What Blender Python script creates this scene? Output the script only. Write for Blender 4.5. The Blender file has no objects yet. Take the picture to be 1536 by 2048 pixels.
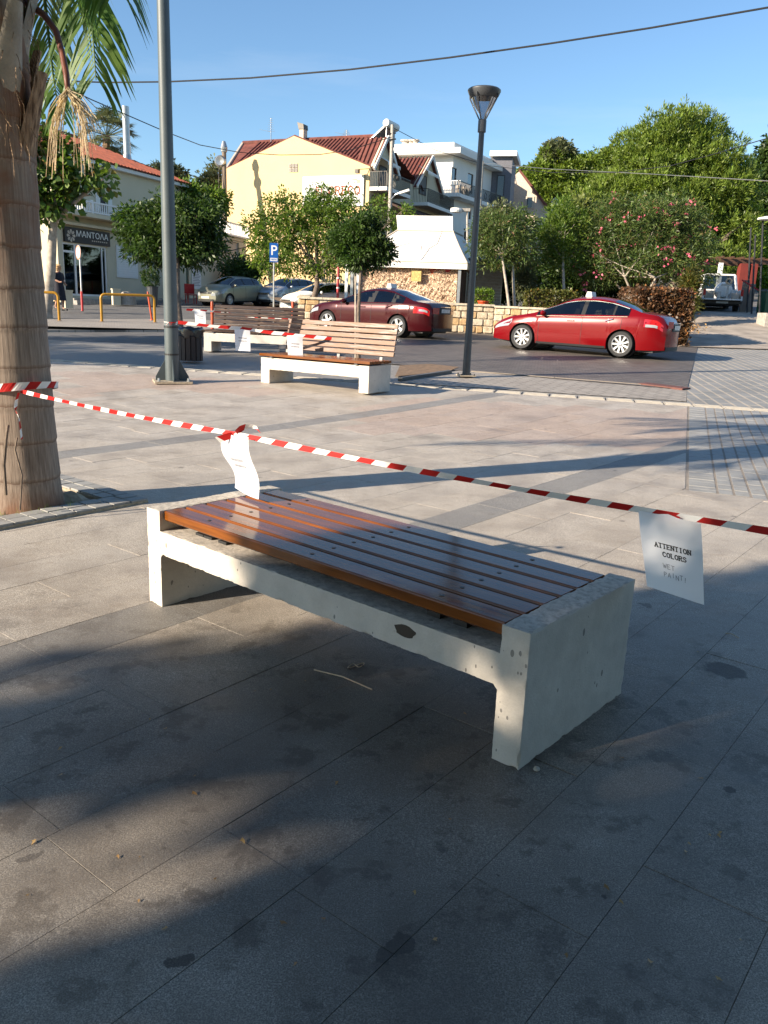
import bpy, bmesh, math, random
import numpy as np
from mathutils import Vector, Matrix
random.seed(7); RNG = np.random.default_rng(11)
S = bpy.context.scene
COL = S.collection
PI = math.pi
def rad(a): return math.radians(a)

# ------------------------------------------------------------------ camera
FPX, PITCH, ROLL, CAMH = 1603.35, 0.2491, -0.041, 1.3574     # focal length in photo pixels (1536 x 2048)
_f = np.array([0, math.cos(PITCH), -math.sin(PITCH)]); _r = np.array([1., 0, 0]); _d = np.cross(_f, _r)
_R = math.cos(ROLL)*_r + math.sin(ROLL)*_d; _D = -math.sin(ROLL)*_r + math.cos(ROLL)*_d
cd = bpy.data.cameras.new('camera'); cam = bpy.data.objects.new('camera', cd); COL.objects.link(cam)
cd.sensor_fit = 'VERTICAL'; cd.sensor_height = 24; cd.sensor_width = 18; cd.lens = 24*FPX/2048
cd.clip_start = .05; cd.clip_end = 3000
cam.matrix_world = Matrix(((_R[0], -_D[0], -_f[0], 0), (_R[1], -_D[1], -_f[1], 0), (_R[2], -_D[2], -_f[2], CAMH), (0, 0, 0, 1)))
S.camera = cam

# ------------------------------------------------------------------ sky, sun, exposure
SUN_AZ, SUN_EL = rad(28.9), rad(22.3)          # direction the light travels in plan / height of the sun
sunvec = Vector((-math.cos(SUN_AZ)*math.cos(SUN_EL), -math.sin(SUN_AZ)*math.cos(SUN_EL), math.sin(SUN_EL)))
w = bpy.data.worlds.new('World'); S.world = w; w.use_nodes = True
nt = w.node_tree; bg = nt.nodes['Background']
sky = nt.nodes.new('ShaderNodeTexSky'); sky.sky_type = 'NISHITA'; sky.sun_disc = False
sky.sun_elevation = SUN_EL; sky.sun_rotation = math.atan2(sunvec.x, sunvec.y)
sky.air_density = 1.0; sky.dust_density = .25; sky.ozone_density = 2.2; sky.altitude = 30
tn = nt.nodes.new('ShaderNodeMix'); tn.data_type = 'RGBA'; tn.blend_type = 'MULTIPLY'; tn.inputs[0].default_value = 1; tn.inputs[7].default_value = (.83, .97, 1.06, 1)   # clear, slightly cyan air
nt.links.new(sky.outputs[0], tn.inputs[6]); 
tcw = nt.nodes.new('ShaderNodeTexCoord'); mpw = nt.nodes.new('ShaderNodeMapping'); mpw.inputs['Scale'].default_value = (1.2, 2.2, 9); mpw.inputs['Rotation'].default_value = (.1, .15, .5)
nt.links.new(tcw.outputs['Generated'], mpw.inputs[0]); nzw = nt.nodes.new('ShaderNodeTexNoise'); nzw.inputs['Scale'].default_value = 1.6; nzw.inputs['Detail'].default_value = 8; nzw.inputs['Roughness'].default_value = .62
nt.links.new(mpw.outputs[0], nzw.inputs['Vector']); mrw = nt.nodes.new('ShaderNodeMapRange'); nt.links.new(nzw.outputs['Fac'], mrw.inputs[0])
for i_, v_ in enumerate((.5, .8, 0, .16)): mrw.inputs[i_+1].default_value = v_
cl = nt.nodes.new('ShaderNodeMix'); cl.data_type = 'RGBA'; nt.links.new(mrw.outputs[0], cl.inputs[0]); nt.links.new(tn.outputs[2], cl.inputs[6]); cl.inputs[7].default_value = (5.2, 5.6, 6.0, 1)    # thin cirrus
nt.links.new(cl.outputs[2], bg.inputs[0]); bg.inputs[1].default_value = .083
sl = bpy.data.lights.new('sun', 'SUN'); so = bpy.data.objects.new('sun', sl); COL.objects.link(so)
sl.energy = 5.0; sl.angle = rad(.53); sl.color = (1, .86, .68)
so.rotation_euler = sunvec.to_track_quat('Z', 'Y').to_euler()
S.view_settings.view_transform = 'Standard'; S.view_settings.look = 'None'; S.view_settings.gamma = 1
S.view_settings.use_curve_mapping = False; S.view_settings.exposure = 1.2
S.render.engine = 'CYCLES'
try:
    S.cycles.max_bounces = 8; S.cycles.transparent_max_bounces = 12; S.cycles.caustics_reflective = False
except Exception: pass

# ------------------------------------------------------------------ places
def sst(a, b, x):
    t = min(1, max(0, (x-a)/(b-a))); return t*t*(3-2*t)
def tz(x, y):                                   # height of the ground: the street climbs gently away from the plaza
    t = y-9.
    z = 0. if t < -2 else (.031*(t+2)**2/8 if t < 2 else .031*t)
    if y > 30: z += .0006*min(y-30, 30)**2
    z += .85*sst(26, 38, y)*sst(6, 13, x) + (.05*max(0, y-38) if x > 13 and y > 38 else 0)*sst(13, 20, x)
    return z
def ray(px, py):
    return (px-768)/FPX*_R + (py-1024)/FPX*_D + _f
def at(px, py, dep):                            # the point seen at (px, py), dep metres from the lens along its axis
    return Vector(ray(px, py)*dep) + Vector((0, 0, CAMH))
def G(px, py, dz=0):                            # the ground point seen at (px, py)
    d = ray(px, py); t = .8
    for _ in range(4000):
        P = d*t
        if P[2]+CAMH <= tz(P[0], P[1])+dz: break
        t *= 1.0015
    return Vector((P[0], P[1], tz(P[0], P[1])))
def GD(px, dep):                                # ground point below image column px at depth dep
    x = (px-768)/FPX*dep; y = dep/math.cos(PITCH)*1.0
    for _ in range(6):
        z = tz(x, y); F = Vector(_f)
        k = (Vector((x, y, z-CAMH))).dot(F); y += (dep-k)/_f[1]
        q = Vector((x, y, z-CAMH)); xi = 768+FPX*q.dot(Vector(_R))/q.dot(F); x += (px-xi)*dep/FPX
    return Vector((x, y, tz(x, y)))

# ------------------------------------------------------------------ mesh collecting
def unit(v): v = Vector(v); return v.normalized() if v.length > 1e-9 else Vector((0, 0, 1))
class MB:
    def __init__(s): s.v = []; s.f = []; s.m = []; s.M = None; s.mi = 0
    def add(s, vs, fs):
        b = len(s.v)
        for p in vs:
            p = Vector(p); s.v.append((s.M @ p) if s.M else p)
        for f in fs: s.f.append([b+i for i in f]); s.m.append(s.mi)
        return s
    def box(s, c, d, rz=0, R=None):
        x, y, z = d[0]/2, d[1]/2, d[2]/2; c = Vector(c)
        R = R or Matrix.Rotation(rz, 3, 'Z')
        vs = [c + R @ Vector(p) for p in ((-x,-y,-z),(x,-y,-z),(x,y,-z),(-x,y,-z),(-x,-y,z),(x,-y,z),(x,y,z),(-x,y,z))]
        return s.add(vs, [(0,3,2,1),(4,5,6,7),(0,1,5,4),(1,2,6,5),(2,3,7,6),(3,0,4,7)])
    def bb(s, a, b):
        return s.box([(a[i]+b[i])/2 for i in range(3)], [abs(b[i]-a[i]) for i in range(3)])
    def bar(s, a, b, w, h):
        a = Vector(a); b = Vector(b); d = b-a; X = unit(d); Z = Vector((0,0,1))
        if abs(X.z) > .98: Z = Vector((0,1,0))
        Y = unit(Z.cross(X)); Z = X.cross(Y)
        return s.box((a+b)/2, (d.length, w, h), R=Matrix((X, Y, Z)).transposed())
    def tube(s, pts, r, n=8, cap=True):
        pts = [Vector(p) for p in pts]; k = len(pts)
        rs = list(r) if isinstance(r, (list, tuple, np.ndarray)) else [r]*k
        prev = None; rings = []; vs = []
        for i, p in enumerate(pts):
            T = unit(pts[min(i+1, k-1)] - pts[max(i-1, 0)])
            if prev is None: prev = unit(T.orthogonal())
            prev = unit(prev - T*prev.dot(T)); B = T.cross(prev)
            for j in range(n):
                a = 2*PI*j/n; vs.append(p + (prev*math.cos(a) + B*math.sin(a))*rs[i])
        fs = [(i*n+j, i*n+(j+1)%n, (i+1)*n+(j+1)%n, (i+1)*n+j) for i in range(k-1) for j in range(n)]
        if cap: fs += [tuple(range(n))[::-1], tuple((k-1)*n+j for j in range(n))]
        return s.add(vs, fs)
    def lathe(s, prof, n=16, c=(0,0,0), ax='Z'):
        vs = []; c = Vector(c)
        for r, z in prof:
            for j in range(n):
                a = 2*PI*j/n; p = (r*math.cos(a), r*math.sin(a), z)
                if ax == 'Y': p = (p[0], z, p[1])
                if ax == 'X': p = (z, p[0], p[1])
                vs.append(c + Vector(p))
        k = len(prof)
        return s.add(vs, [(i*n+j, i*n+(j+1)%n, (i+1)*n+(j+1)%n, (i+1)*n+j) for i in range(k-1) for j in range(n)])
    def prism(s, poly, d):                      # poly: 3D points, extruded by vector d
        n = len(poly); d = Vector(d)
        return s.add([Vector(p) for p in poly] + [Vector(p)+d for p in poly],
                     [tuple(range(n))[::-1], tuple(range(n, 2*n))] + [(i, (i+1)%n, n+(i+1)%n, n+i) for i in range(n)])
    def quad(s, a, b, c, d): return s.add([a, b, c, d], [(0,1,2,3)])
    def build(s, name, mat, parent=None, smooth=False, fix=True, world=False):
        me = bpy.data.meshes.new(name)
        vs = s.v
        if world and parent is not None:
            inv = root_of(parent).matrix_basis.inverted(); vs = [inv @ v for v in vs]
        me.from_pydata([tuple(v) for v in vs], [], s.f)
        mats = mat if isinstance(mat, (list, tuple)) else [mat]
        for m in mats: me.materials.append(m)
        if len(mats) > 1: me.polygons.foreach_set('material_index', s.m)
        if fix:
            bm = bmesh.new(); bm.from_mesh(me); bmesh.ops.recalc_face_normals(bm, faces=bm.faces); bm.to_mesh(me); bm.free()
        if smooth:
            me.polygons.foreach_set('use_smooth', [True]*len(me.polygons))
            if smooth != True:
                try: me.set_sharp_from_angle(angle=rad(smooth))
                except Exception: pass
        o = bpy.data.objects.new(name, me); COL.objects.link(o)
        if parent is not None: o.parent = parent
        return o
def root_of(o):
    while o.parent is not None: o = o.parent
    return o
def tag(o, label=None, cat=None, group=None, kind=None):
    if label: o['label'] = label
    if cat: o['category'] = cat
    if group: o['group'] = group
    if kind: o['kind'] = kind
    return o
def thing(name, label, cat, loc=(0,0,0), rz=0, group=None):
    o = bpy.data.objects.new(name, None); COL.objects.link(o); o.location = loc; o.rotation_euler = (0,0,rz)
    o.empty_display_size = .2
    o.matrix_basis = Matrix.Translation(Vector(loc)) @ Matrix.Rotation(rz, 4, 'Z')
    return tag(o, label, cat, group)
def inst(name, me, parent, loc=(0,0,0), rz=0):
    o = bpy.data.objects.new(name, me); COL.objects.link(o); o.location = loc; o.rotation_euler = (0,0,rz); o.parent = parent
    return o
def kids(o, tbl): return tbl.get(o.name, [])
def copy_tree(o, parent=None):
    tbl = {}
    def rec(o, parent):
        c = o.copy(); COL.objects.link(c)
        if parent is not None: c.parent = parent
        for ch in [x for x in ALLC if x.parent == o]: rec(ch, c)
        return c
    ALLC = list(bpy.data.objects)
    return rec(o, parent)

# ------------------------------------------------------------------ materials
def nodes(name):
    m = bpy.data.materials.new(name); m.use_nodes = True; t = m.node_tree
    return m, t, t.nodes['Principled BSDF'], t.nodes.new, t.links.new
def mat(name, c, rough=.6, metal=0., var=.12, scale=6., bump=.0, bscale=60., c2=None, coat=0., spec=.5, vec='obj', stretch=None, emit=None):
    m, t, b, N, L = nodes(name)
    b.inputs['Roughness'].default_value = rough; b.inputs['Metallic'].default_value = metal
    b.inputs['Coat Weight'].default_value = coat; b.inputs['Coat Roughness'].default_value = .04
    b.inputs['Specular IOR Level'].default_value = spec
    if vec == 'obj': tc = N('ShaderNodeTexCoord').outputs['Object']
    else: tc = N('ShaderNodeNewGeometry').outputs['Position']
    if stretch:
        mp = N('ShaderNodeMapping'); mp.inputs['Scale'].default_value = stretch; L(tc, mp.inputs[0]); tc = mp.outputs[0]
    n1 = N('ShaderNodeTexNoise'); n1.inputs['Scale'].default_value = scale; n1.inputs['Detail'].default_value = 5; L(tc, n1.inputs['Vector'])
    cr = N('ShaderNodeValToRGB'); cr.color_ramp.elements[0].position = .32; cr.color_ramp.elements[1].position = .7
    a = tuple(x*(1-var) for x in c[:3])+(1,); d = tuple(x*(1+var) for x in (c2 or c)[:3])+(1,)
    cr.color_ramp.elements[0].color = a; cr.color_ramp.elements[1].color = d
    L(n1.outputs['Fac'], cr.inputs[0]); L(cr.outputs[0], b.inputs['Base Color'])
    if bump:
        n2 = N('ShaderNodeTexNoise'); n2.inputs['Scale'].default_value = bscale; n2.inputs['Detail'].default_value = 6; L(tc, n2.inputs['Vector'])
        bp = N('ShaderNodeBump'); bp.inputs['Strength'].default_value = bump; bp.inputs['Distance'].default_value = .02
        L(n2.outputs['Fac'], bp.inputs['Height']); L(bp.outputs[0], b.inputs['Normal'])
    return m
def mathn(N, L, op, a, b=None, c=None, clamp=False):
    n = N('ShaderNodeMath'); n.operation = op; n.use_clamp = clamp
    for i, x in enumerate((a, b, c)):
        if x is None: continue
        if isinstance(x, (int, float)): n.inputs[i].default_value = x
        else: L(x, n.inputs[i])
    return n.outputs[0]
def mix(N, L, fac, a, b, mode='MIX'):
    n = N('ShaderNodeMix'); n.data_type = 'RGBA'; n.blend_type = mode
    for i, x in ((0, fac), (6, a), (7, b)):
        if isinstance(x, (int, float)): n.inputs[i].default_value = x
        elif isinstance(x, tuple): n.inputs[i].default_value = x if len(x) == 4 else x+(1,)
        else: L(x, n.inputs[i])
    return n.outputs[2]
def mrange(N, L, v, a, b, c=0., d=1.):
    n = N('ShaderNodeMapRange'); L(v, n.inputs[0])
    for i, x in enumerate((a, b, c, d)): n.inputs[i+1].default_value = x
    return n.outputs[0]
def noise(N, L, vec, scale, detail=4, rough=.5):
    n = N('ShaderNodeTexNoise'); n.inputs['Scale'].default_value = scale; n.inputs['Detail'].default_value = detail
    n.inputs['Roughness'].default_value = rough; L(vec, n.inputs['Vector']); return n

# marks that lie on the granite, broad ones also deepen the tree shade: (px, py, radius m, strength)
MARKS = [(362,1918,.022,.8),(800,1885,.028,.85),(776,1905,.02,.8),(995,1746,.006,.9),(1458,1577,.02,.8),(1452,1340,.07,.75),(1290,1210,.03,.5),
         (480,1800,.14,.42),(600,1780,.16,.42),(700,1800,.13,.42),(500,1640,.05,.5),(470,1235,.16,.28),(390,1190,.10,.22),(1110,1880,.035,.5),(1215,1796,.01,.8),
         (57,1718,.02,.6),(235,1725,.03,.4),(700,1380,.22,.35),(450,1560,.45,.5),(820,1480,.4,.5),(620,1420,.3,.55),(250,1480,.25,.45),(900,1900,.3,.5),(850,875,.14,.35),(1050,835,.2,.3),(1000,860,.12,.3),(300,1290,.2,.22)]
def granite(name, c, dark=.45, marks=True, speck=1.5):
    m, t, b, N, L = nodes(name)
    P = N('ShaderNodeNewGeometry'); pos = P.outputs['Position']
    oi = N('ShaderNodeObjectInfo')
    rnd = mathn(N, L, 'FRACT', mathn(N, L, 'ADD', oi.outputs['Random'], P.outputs['Random Per Island']))
    n1 = noise(N, L, pos, 260, 3, .75); sp = mrange(N, L, n1.outputs['Fac'], .41, .59)
    n1b = noise(N, L, pos, 95, 3, .7); sp2 = mrange(N, L, n1b.outputs['Fac'], .38, .62)
    k = 1*speck
    col = mix(N, L, sp, tuple(x*(1-.42*k) for x in c), tuple(min(.9, x*(1+.36*k)) for x in c))
    col = mix(N, L, mathn(N, L, 'MULTIPLY', sp2, .4*k), col, tuple(x*.55 for x in c))
    n2 = noise(N, L, pos, 2.2, 6, .65); st = mrange(N, L, n2.outputs['Fac'], .44, .68)
    col = mix(N, L, mathn(N, L, 'MULTIPLY', st, dark), col, (c[0]*.42, c[1]*.38, c[2]*.34))
    n3 = noise(N, L, pos, 9, 5, .7); s3 = mrange(N, L, n3.outputs['Fac'], .52, .68)
    col = mix(N, L, mathn(N, L, 'MULTIPLY', s3, .4), col, (c[0]*.5, c[1]*.45, c[2]*.4))
    v = N('ShaderNodeTexVoronoi'); v.inputs['Scale'].default_value = 3.1; L(pos, v.inputs['Vector'])
    vv = N('ShaderNodeVectorMath'); vv.operation = 'MULTIPLY_ADD'; L(n3.outputs['Color'], vv.inputs[0]); vv.inputs[1].default_value = (.12,.12,0); L(pos, vv.inputs[2])
    L(vv.outputs[0], v.inputs['Vector'])
    gum = mrange(N, L, v.outputs['Distance'], .05, .085, 1, 0)
    gate = mathn(N, L, 'GREATER_THAN', v.outputs['Color'], .55)
    col = mix(N, L, mathn(N, L, 'MULTIPLY', mathn(N, L, 'MULTIPLY', gum, gate), .55), col, (.05,.045,.04))
    br = mrange(N, L, rnd, 0, 1, .97, 1.03)
    hs = N('ShaderNodeHueSaturation'); L(col, hs.inputs['Color']); L(br, hs.inputs['Value'])
    L(mathn(N, L, 'MULTIPLY_ADD', mathn(N, L, 'FRACT', mathn(N, L, 'MULTIPLY', rnd, 7.3)), .16, .92), hs.inputs['Saturation'])
    col = hs.outputs[0]
    rough = mathn(N, L, 'MULTIPLY_ADD', st, -.2, .68)
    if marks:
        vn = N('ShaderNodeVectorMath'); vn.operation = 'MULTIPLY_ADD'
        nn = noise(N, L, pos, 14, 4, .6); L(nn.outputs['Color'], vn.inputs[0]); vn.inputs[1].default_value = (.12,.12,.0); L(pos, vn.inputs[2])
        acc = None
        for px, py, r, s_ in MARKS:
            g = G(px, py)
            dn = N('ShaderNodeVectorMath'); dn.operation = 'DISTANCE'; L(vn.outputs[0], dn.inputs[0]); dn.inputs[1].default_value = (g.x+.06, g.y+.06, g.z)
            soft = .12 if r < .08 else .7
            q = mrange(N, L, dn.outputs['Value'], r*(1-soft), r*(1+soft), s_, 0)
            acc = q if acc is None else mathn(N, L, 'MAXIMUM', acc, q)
        # old grime that also paints in deeper tree shade, broken up by noise
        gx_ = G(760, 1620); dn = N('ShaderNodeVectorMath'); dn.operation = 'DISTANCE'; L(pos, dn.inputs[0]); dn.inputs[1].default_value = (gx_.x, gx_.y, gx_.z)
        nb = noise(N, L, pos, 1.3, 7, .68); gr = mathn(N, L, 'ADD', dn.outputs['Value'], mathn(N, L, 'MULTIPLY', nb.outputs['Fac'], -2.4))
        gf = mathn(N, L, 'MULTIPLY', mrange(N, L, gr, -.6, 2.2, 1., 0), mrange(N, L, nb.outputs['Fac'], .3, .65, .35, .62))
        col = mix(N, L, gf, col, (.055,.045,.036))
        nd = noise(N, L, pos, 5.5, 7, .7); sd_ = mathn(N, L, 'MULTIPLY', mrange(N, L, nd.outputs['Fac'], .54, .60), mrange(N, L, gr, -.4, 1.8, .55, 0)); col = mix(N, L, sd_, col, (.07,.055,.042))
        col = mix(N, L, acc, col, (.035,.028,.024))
    L(col, b.inputs['Base Color']); L(rough, b.inputs['Roughness'])
    bp = N('ShaderNodeBump'); bp.inputs['Strength'].default_value = .35; bp.inputs['Distance'].default_value = .003
    L(n1b.outputs['Fac'], bp.inputs['Height']); L(bp.outputs[0], b.inputs['Normal'])
    return m
def brickmat(name, c1, c2, cm, bw, bh, ang, mortar=.012, rough=.7, bump=.5, stain=.4, offset=.5):
    m, t, b, N, L = nodes(name)
    P = N('ShaderNodeNewGeometry'); mp = N('ShaderNodeMapping'); mp.inputs['Rotation'].default_value = (0,0,-ang); L(P.outputs['Position'], mp.inputs[0])
    br = N('ShaderNodeTexBrick'); L(mp.outputs[0], br.inputs['Vector'])
    br.inputs['Scale'].default_value = 1; br.inputs['Brick Width'].default_value = bw; br.inputs['Row Height'].default_value = bh
    br.inputs['Mortar Size'].default_value = mortar/2; br.inputs['Mortar Smooth'].default_value = .2; br.offset = offset
    br.inputs['Color1'].default_value = c1+(1,); br.inputs['Color2'].default_value = c2+(1,); br.inputs['Mortar'].default_value = cm+(1,)
    n2 = noise(N, L, P.outputs['Position'], 1.1, 6, .65); st = mrange(N, L, n2.outputs['Fac'], .42, .7)
    col = mix(N, L, mathn(N, L, 'MULTIPLY', st, stain), br.outputs['Color'], tuple(x*.45 for x in c1))
    n3 = noise(N, L, P.outputs['Position'], 60, 3, .6)
    col = mix(N, L, mrange(N, L, n3.outputs['Fac'], .4, .7, 0, .35), col, tuple(x*1.4 for x in c2))
    L(col, b.inputs['Base Color']); b.inputs['Roughness'].default_value = rough
    bp = N('ShaderNodeBump'); bp.invert = True; bp.inputs['Strength'].default_value = bump; bp.inputs['Distance'].default_value = .01
    L(br.outputs['Fac'], bp.inputs['Height']); L(bp.outputs[0], b.inputs['Normal'])
    return m
def leafmat(name, c1, c2, trans=.35, c3=None):
    m, t, b, N, L = nodes(name)
    g = N('ShaderNodeNewGeometry'); cr = N('ShaderNodeValToRGB'); L(g.outputs['Random Per Island'], cr.inputs[0])
    cr.color_ramp.elements[0].color = c1+(1,); cr.color_ramp.elements[1].color = c2+(1,)
    if c3: e = cr.color_ramp.elements.new(.93); e.color = c2+(1,); cr.color_ramp.elements[2].color = c3+(1,)
    nl_ = noise(N, L, g.outputs['Position'], 1.7, 3, .6); hv = N('ShaderNodeHueSaturation'); L(cr.outputs[0], hv.inputs['Color'])
    L(mrange(N, L, nl_.outputs['Fac'], .3, .7, .62, 1.4), hv.inputs['Value']); L(mrange(N, L, nl_.outputs['Color'], .3, .7, .475, .51), hv.inputs['Hue']); cr = hv
    L(cr.outputs[0], b.inputs['Base Color']); b.inputs['Roughness'].default_value = .45; b.inputs['Specular IOR Level'].default_value = .35
    tr = N('ShaderNodeBsdfTranslucent'); hs = N('ShaderNodeHueSaturation'); hs.inputs['Value'].default_value = 1.5; hs.inputs['Saturation'].default_value = 1.15
    L(cr.outputs[0], hs.inputs['Color']); L(hs.outputs[0], tr.inputs[0])
    mx = N('ShaderNodeMixShader'); mx.inputs[0].default_value = trans; L(b.outputs[0], mx.inputs[1]); L(tr.outputs[0], mx.inputs[2])
    L(mx.outputs[0], t.nodes['Material Output'].inputs[0]); return m
def glassmat(name, tint, fres=1.45, rough=.02):
    m, t, b, N, L = nodes(name); t.nodes.remove(b)
    tr = N('ShaderNodeBsdfTransparent'); tr.inputs[0].default_value = tint+(1,)
    gl = N('ShaderNodeBsdfGlossy'); gl.inputs['Roughness'].default_value = rough; gl.inputs['Color'].default_value = (.95,.97,1,1)
    fr = N('ShaderNodeFresnel'); fr.inputs[0].default_value = fres
    f2 = mathn(N, L, 'MULTIPLY_ADD', fr.outputs[0], 1.3, .03, clamp=True)
    mx = N('ShaderNodeMixShader'); L(f2, mx.inputs[0]); L(tr.outputs[0], mx.inputs[1]); L(gl.outputs[0], mx.inputs[2])
    L(mx.outputs[0], t.nodes['Material Output'].inputs[0]); return m
def concrete_mat(name, c):
    m, t, b, N, L = nodes(name)
    pos = N('ShaderNodeTexCoord').outputs['Object']
    n1 = noise(N, L, pos, 7, 6, .6); n2 = noise(N, L, pos, 130, 3, .6)
    col = mix(N, L, mrange(N, L, n1.outputs['Fac'], .35, .7), tuple(x*.86 for x in c), tuple(x*1.06 for x in c))
    col = mix(N, L, mrange(N, L, n2.outputs['Fac'], .4, .65, 0, .16), col, tuple(x*.6 for x in c))
    v = N('ShaderNodeTexVoronoi'); v.inputs['Scale'].default_value = 17; v.inputs['Randomness'].default_value = 1
    mp = N('ShaderNodeMapping'); mp.inputs['Scale'].default_value = (1,1,.55); L(pos, mp.inputs[0]); L(mp.outputs[0], v.inputs['Vector'])
    sz = mathn(N, L, 'MULTIPLY', mathn(N, L, 'MULTIPLY', v.outputs['Color'], v.outputs['Color']), .24)
    pit = mathn(N, L, 'LESS_THAN', v.outputs['Distance'], mathn(N, L, 'SUBTRACT', sz, .05))
    v2 = N('ShaderNodeTexVoronoi'); v2.inputs['Scale'].default_value = 48; L(mp.outputs[0], v2.inputs['Vector'])
    pit = mathn(N, L, 'MAXIMUM', pit, mathn(N, L, 'LESS_THAN', v2.outputs['Distance'], mathn(N, L, 'SUBTRACT', mathn(N, L, 'MULTIPLY', mathn(N, L, 'MULTIPLY', v2.outputs['Color'], mrange(N, L, n1.outputs['Fac'], .35, .65, .2, 1.)), .5), .16)))
    col = mix(N, L, mathn(N, L, 'MULTIPLY', pit, .75), col, (.12,.11,.10))
    n4 = noise(N, L, pos, 3.2, 5, .7)
    col = mix(N, L, mrange(N, L, n4.outputs['Fac'], .55, .75, 0, .35), col, tuple(x*.55 for x in c))
    geo = N('ShaderNodeNewGeometry'); sx = N('ShaderNodeSeparateXYZ'); L(geo.outputs['Normal'], sx.inputs[0])
    up = mrange(N, L, sx.outputs['Z'], .6, .95, 0, 1); n5 = noise(N, L, pos, 38, 5, .75)
    dirt = mathn(N, L, 'MULTIPLY', up, mrange(N, L, n5.outputs['Fac'], .42, .6, .15, .85))
    col = mix(N, L, dirt, col, tuple(x*.5 for x in c))
    L(col, b.inputs['Base Color']); b.inputs['Roughness'].default_value = .8
    h = mathn(N, L, 'MULTIPLY_ADD', pit, -1.5, n2.outputs['Fac'])
    bp = N('ShaderNodeBump'); bp.inputs['Strength'].default_value = .35; bp.inputs['Distance'].default_value = .004
    L(h, bp.inputs['Height']); L(bp.outputs[0], b.inputs['Normal']); return m
def wood_mat(name, c1, c2, rough=.12, coat=.9, wear=0., wearc=(.45,.36,.28)):
    m, t, b, N, L = nodes(name)
    tc = N('ShaderNodeTexCoord').outputs['Object']
    mp = N('ShaderNodeMapping'); mp.inputs['Scale'].default_value = (1.6, 30, 30); L(tc, mp.inputs[0])
    oi = N('ShaderNodeObjectInfo'); ad = N('ShaderNodeVectorMath'); L(mp.outputs[0], ad.inputs[0])
    cb = N('ShaderNodeCombineXYZ'); L(mathn(N, L, 'MULTIPLY', oi.outputs['Random'], 50), cb.inputs[0]); L(cb.outputs[0], ad.inputs[1])
    n = noise(N, L, ad.outputs[0], 1.5, 6, .6)
    col = mix(N, L, mrange(N, L, n.outputs['Fac'], .3, .7), c1, c2)
    if wear:
        n6 = noise(N, L, tc, 5, 6, .75); mp2 = N('ShaderNodeMapping'); mp2.inputs['Scale'].default_value = (1,9,9); L(tc, mp2.inputs[0]); L(mp2.outputs[0], n6.inputs['Vector'])
        n6.inputs['Scale'].default_value = 2.2
        wf = mrange(N, L, n6.outputs['Fac'], .62-wear*.3, .7-wear*.2, 0, .9); col = mix(N, L, wf, col, wearc)
        L(mathn(N, L, 'MULTIPLY_ADD', wf, .3, rough), b.inputs['Roughness'])
    else: b.inputs['Roughness'].default_value = rough
    L(col, b.inputs['Base Color'])
    b.inputs['Coat Weight'].default_value = coat; b.inputs['Coat Roughness'].default_value = .06
    bp = N('ShaderNodeBump'); bp.inputs['Strength'].default_value = .02; bp.inputs['Distance'].default_value = .002; b.inputs['Specular IOR Level'].default_value = .3
    L(n.outputs['Fac'], bp.inputs['Height']); L(bp.outputs[0], b.inputs['Normal']); return m

M = {}
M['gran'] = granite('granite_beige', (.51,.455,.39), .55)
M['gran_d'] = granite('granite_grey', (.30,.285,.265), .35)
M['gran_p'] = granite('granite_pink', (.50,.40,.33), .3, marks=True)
M['mortar'] = mat('mortar_bed', (.25,.215,.18), .9, bump=.4, vec='pos')
M['sand'] = mat('pale_sand_joint', (.40,.33,.24), .95, bump=.5, bscale=150, vec='pos', var=.25, scale=30)
M['paver_blue'] = granite('grey_paver', (.32,.315,.30), .35, marks=False, speck=.4)
M['asphalt'] = mat('asphalt', (.13,.125,.12), .8, var=.2, scale=2, bump=.4, bscale=120, vec='pos')
M['concrete_road'] = mat('worn_concrete', (.34,.29,.24), .85, var=.25, scale=1.5, bump=.3, vec='pos')
M['road_paver'] = brickmat('dark_road_pavers', (.095,.08,.07), (.18,.155,.135), (.03,.026,.024), .21, .105, rad(8), .024, rough=.6, bump=.9)
M['walk_paver'] = brickmat('pale_walk_pavers', (.33,.29,.25), (.40,.36,.31), (.06,.055,.05), .42, .12, rad(38), .03)
M['right_paver'] = brickmat('grey_drive_pavers', (.21,.21,.20), (.26,.255,.245), (.46,.39,.30), .8, .21, rad(80), .05, stain=.5)
M['earth'] = mat('dry_earth', (.20,.13,.08), .95, var=.35, scale=12, bump=1, bscale=40, vec='pos')
M['ground'] = mat('distant_ground', (.19,.17,.13), .95, var=.3, scale=.4, vec='pos')
M['kerb'] = mat('kerb_stone', (.36,.33,.29), .8, var=.2, scale=8, bump=.3, vec='pos')
M['kerb_red'] = mat('red_kerb_stone', (.13,.05,.04), .8, var=.2, scale=8, vec='pos')
M['white_tile'] = mat('white_tactile_tile', (.42,.385,.33), .7, var=.15, scale=9, bump=.3, vec='pos')
M['bconc'] = concrete_mat('bench_concrete', (.60,.545,.475))
M['slat'] = wood_mat('fresh_varnished_wood', (.085,.026,.006), (.23,.07,.010), .12, .0)
M['slat_w'] = wood_mat('half_painted_wood', (.06,.020,.008), (.17,.06,.022), .38, .1, .6, (.30,.20,.14))
M['slat_k'] = wood_mat('dark_bench_wood', (.02,.010,.007), (.05,.024,.015), .4, .1, .3, (.16,.10,.065))
M['black'] = mat('black_rubber', (.012,.012,.013), .6)
M['dgrey'] = mat('dark_grey_paint', (.055,.058,.062), .42, var=.1)
M['bolt'] = mat('dark_steel', (.06,.055,.05), .45, .8)
M['pole'] = mat('grey_green_paint', (.07,.09,.096), .5, var=.12, scale=3, bump=.05)
M['steel'] = mat('galvanised_steel', (.42,.42,.41), .35, .75, var=.1)
M['white'] = mat('white_paint', (.78,.77,.74), .5, var=.03)
M['paper'] = None
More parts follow.
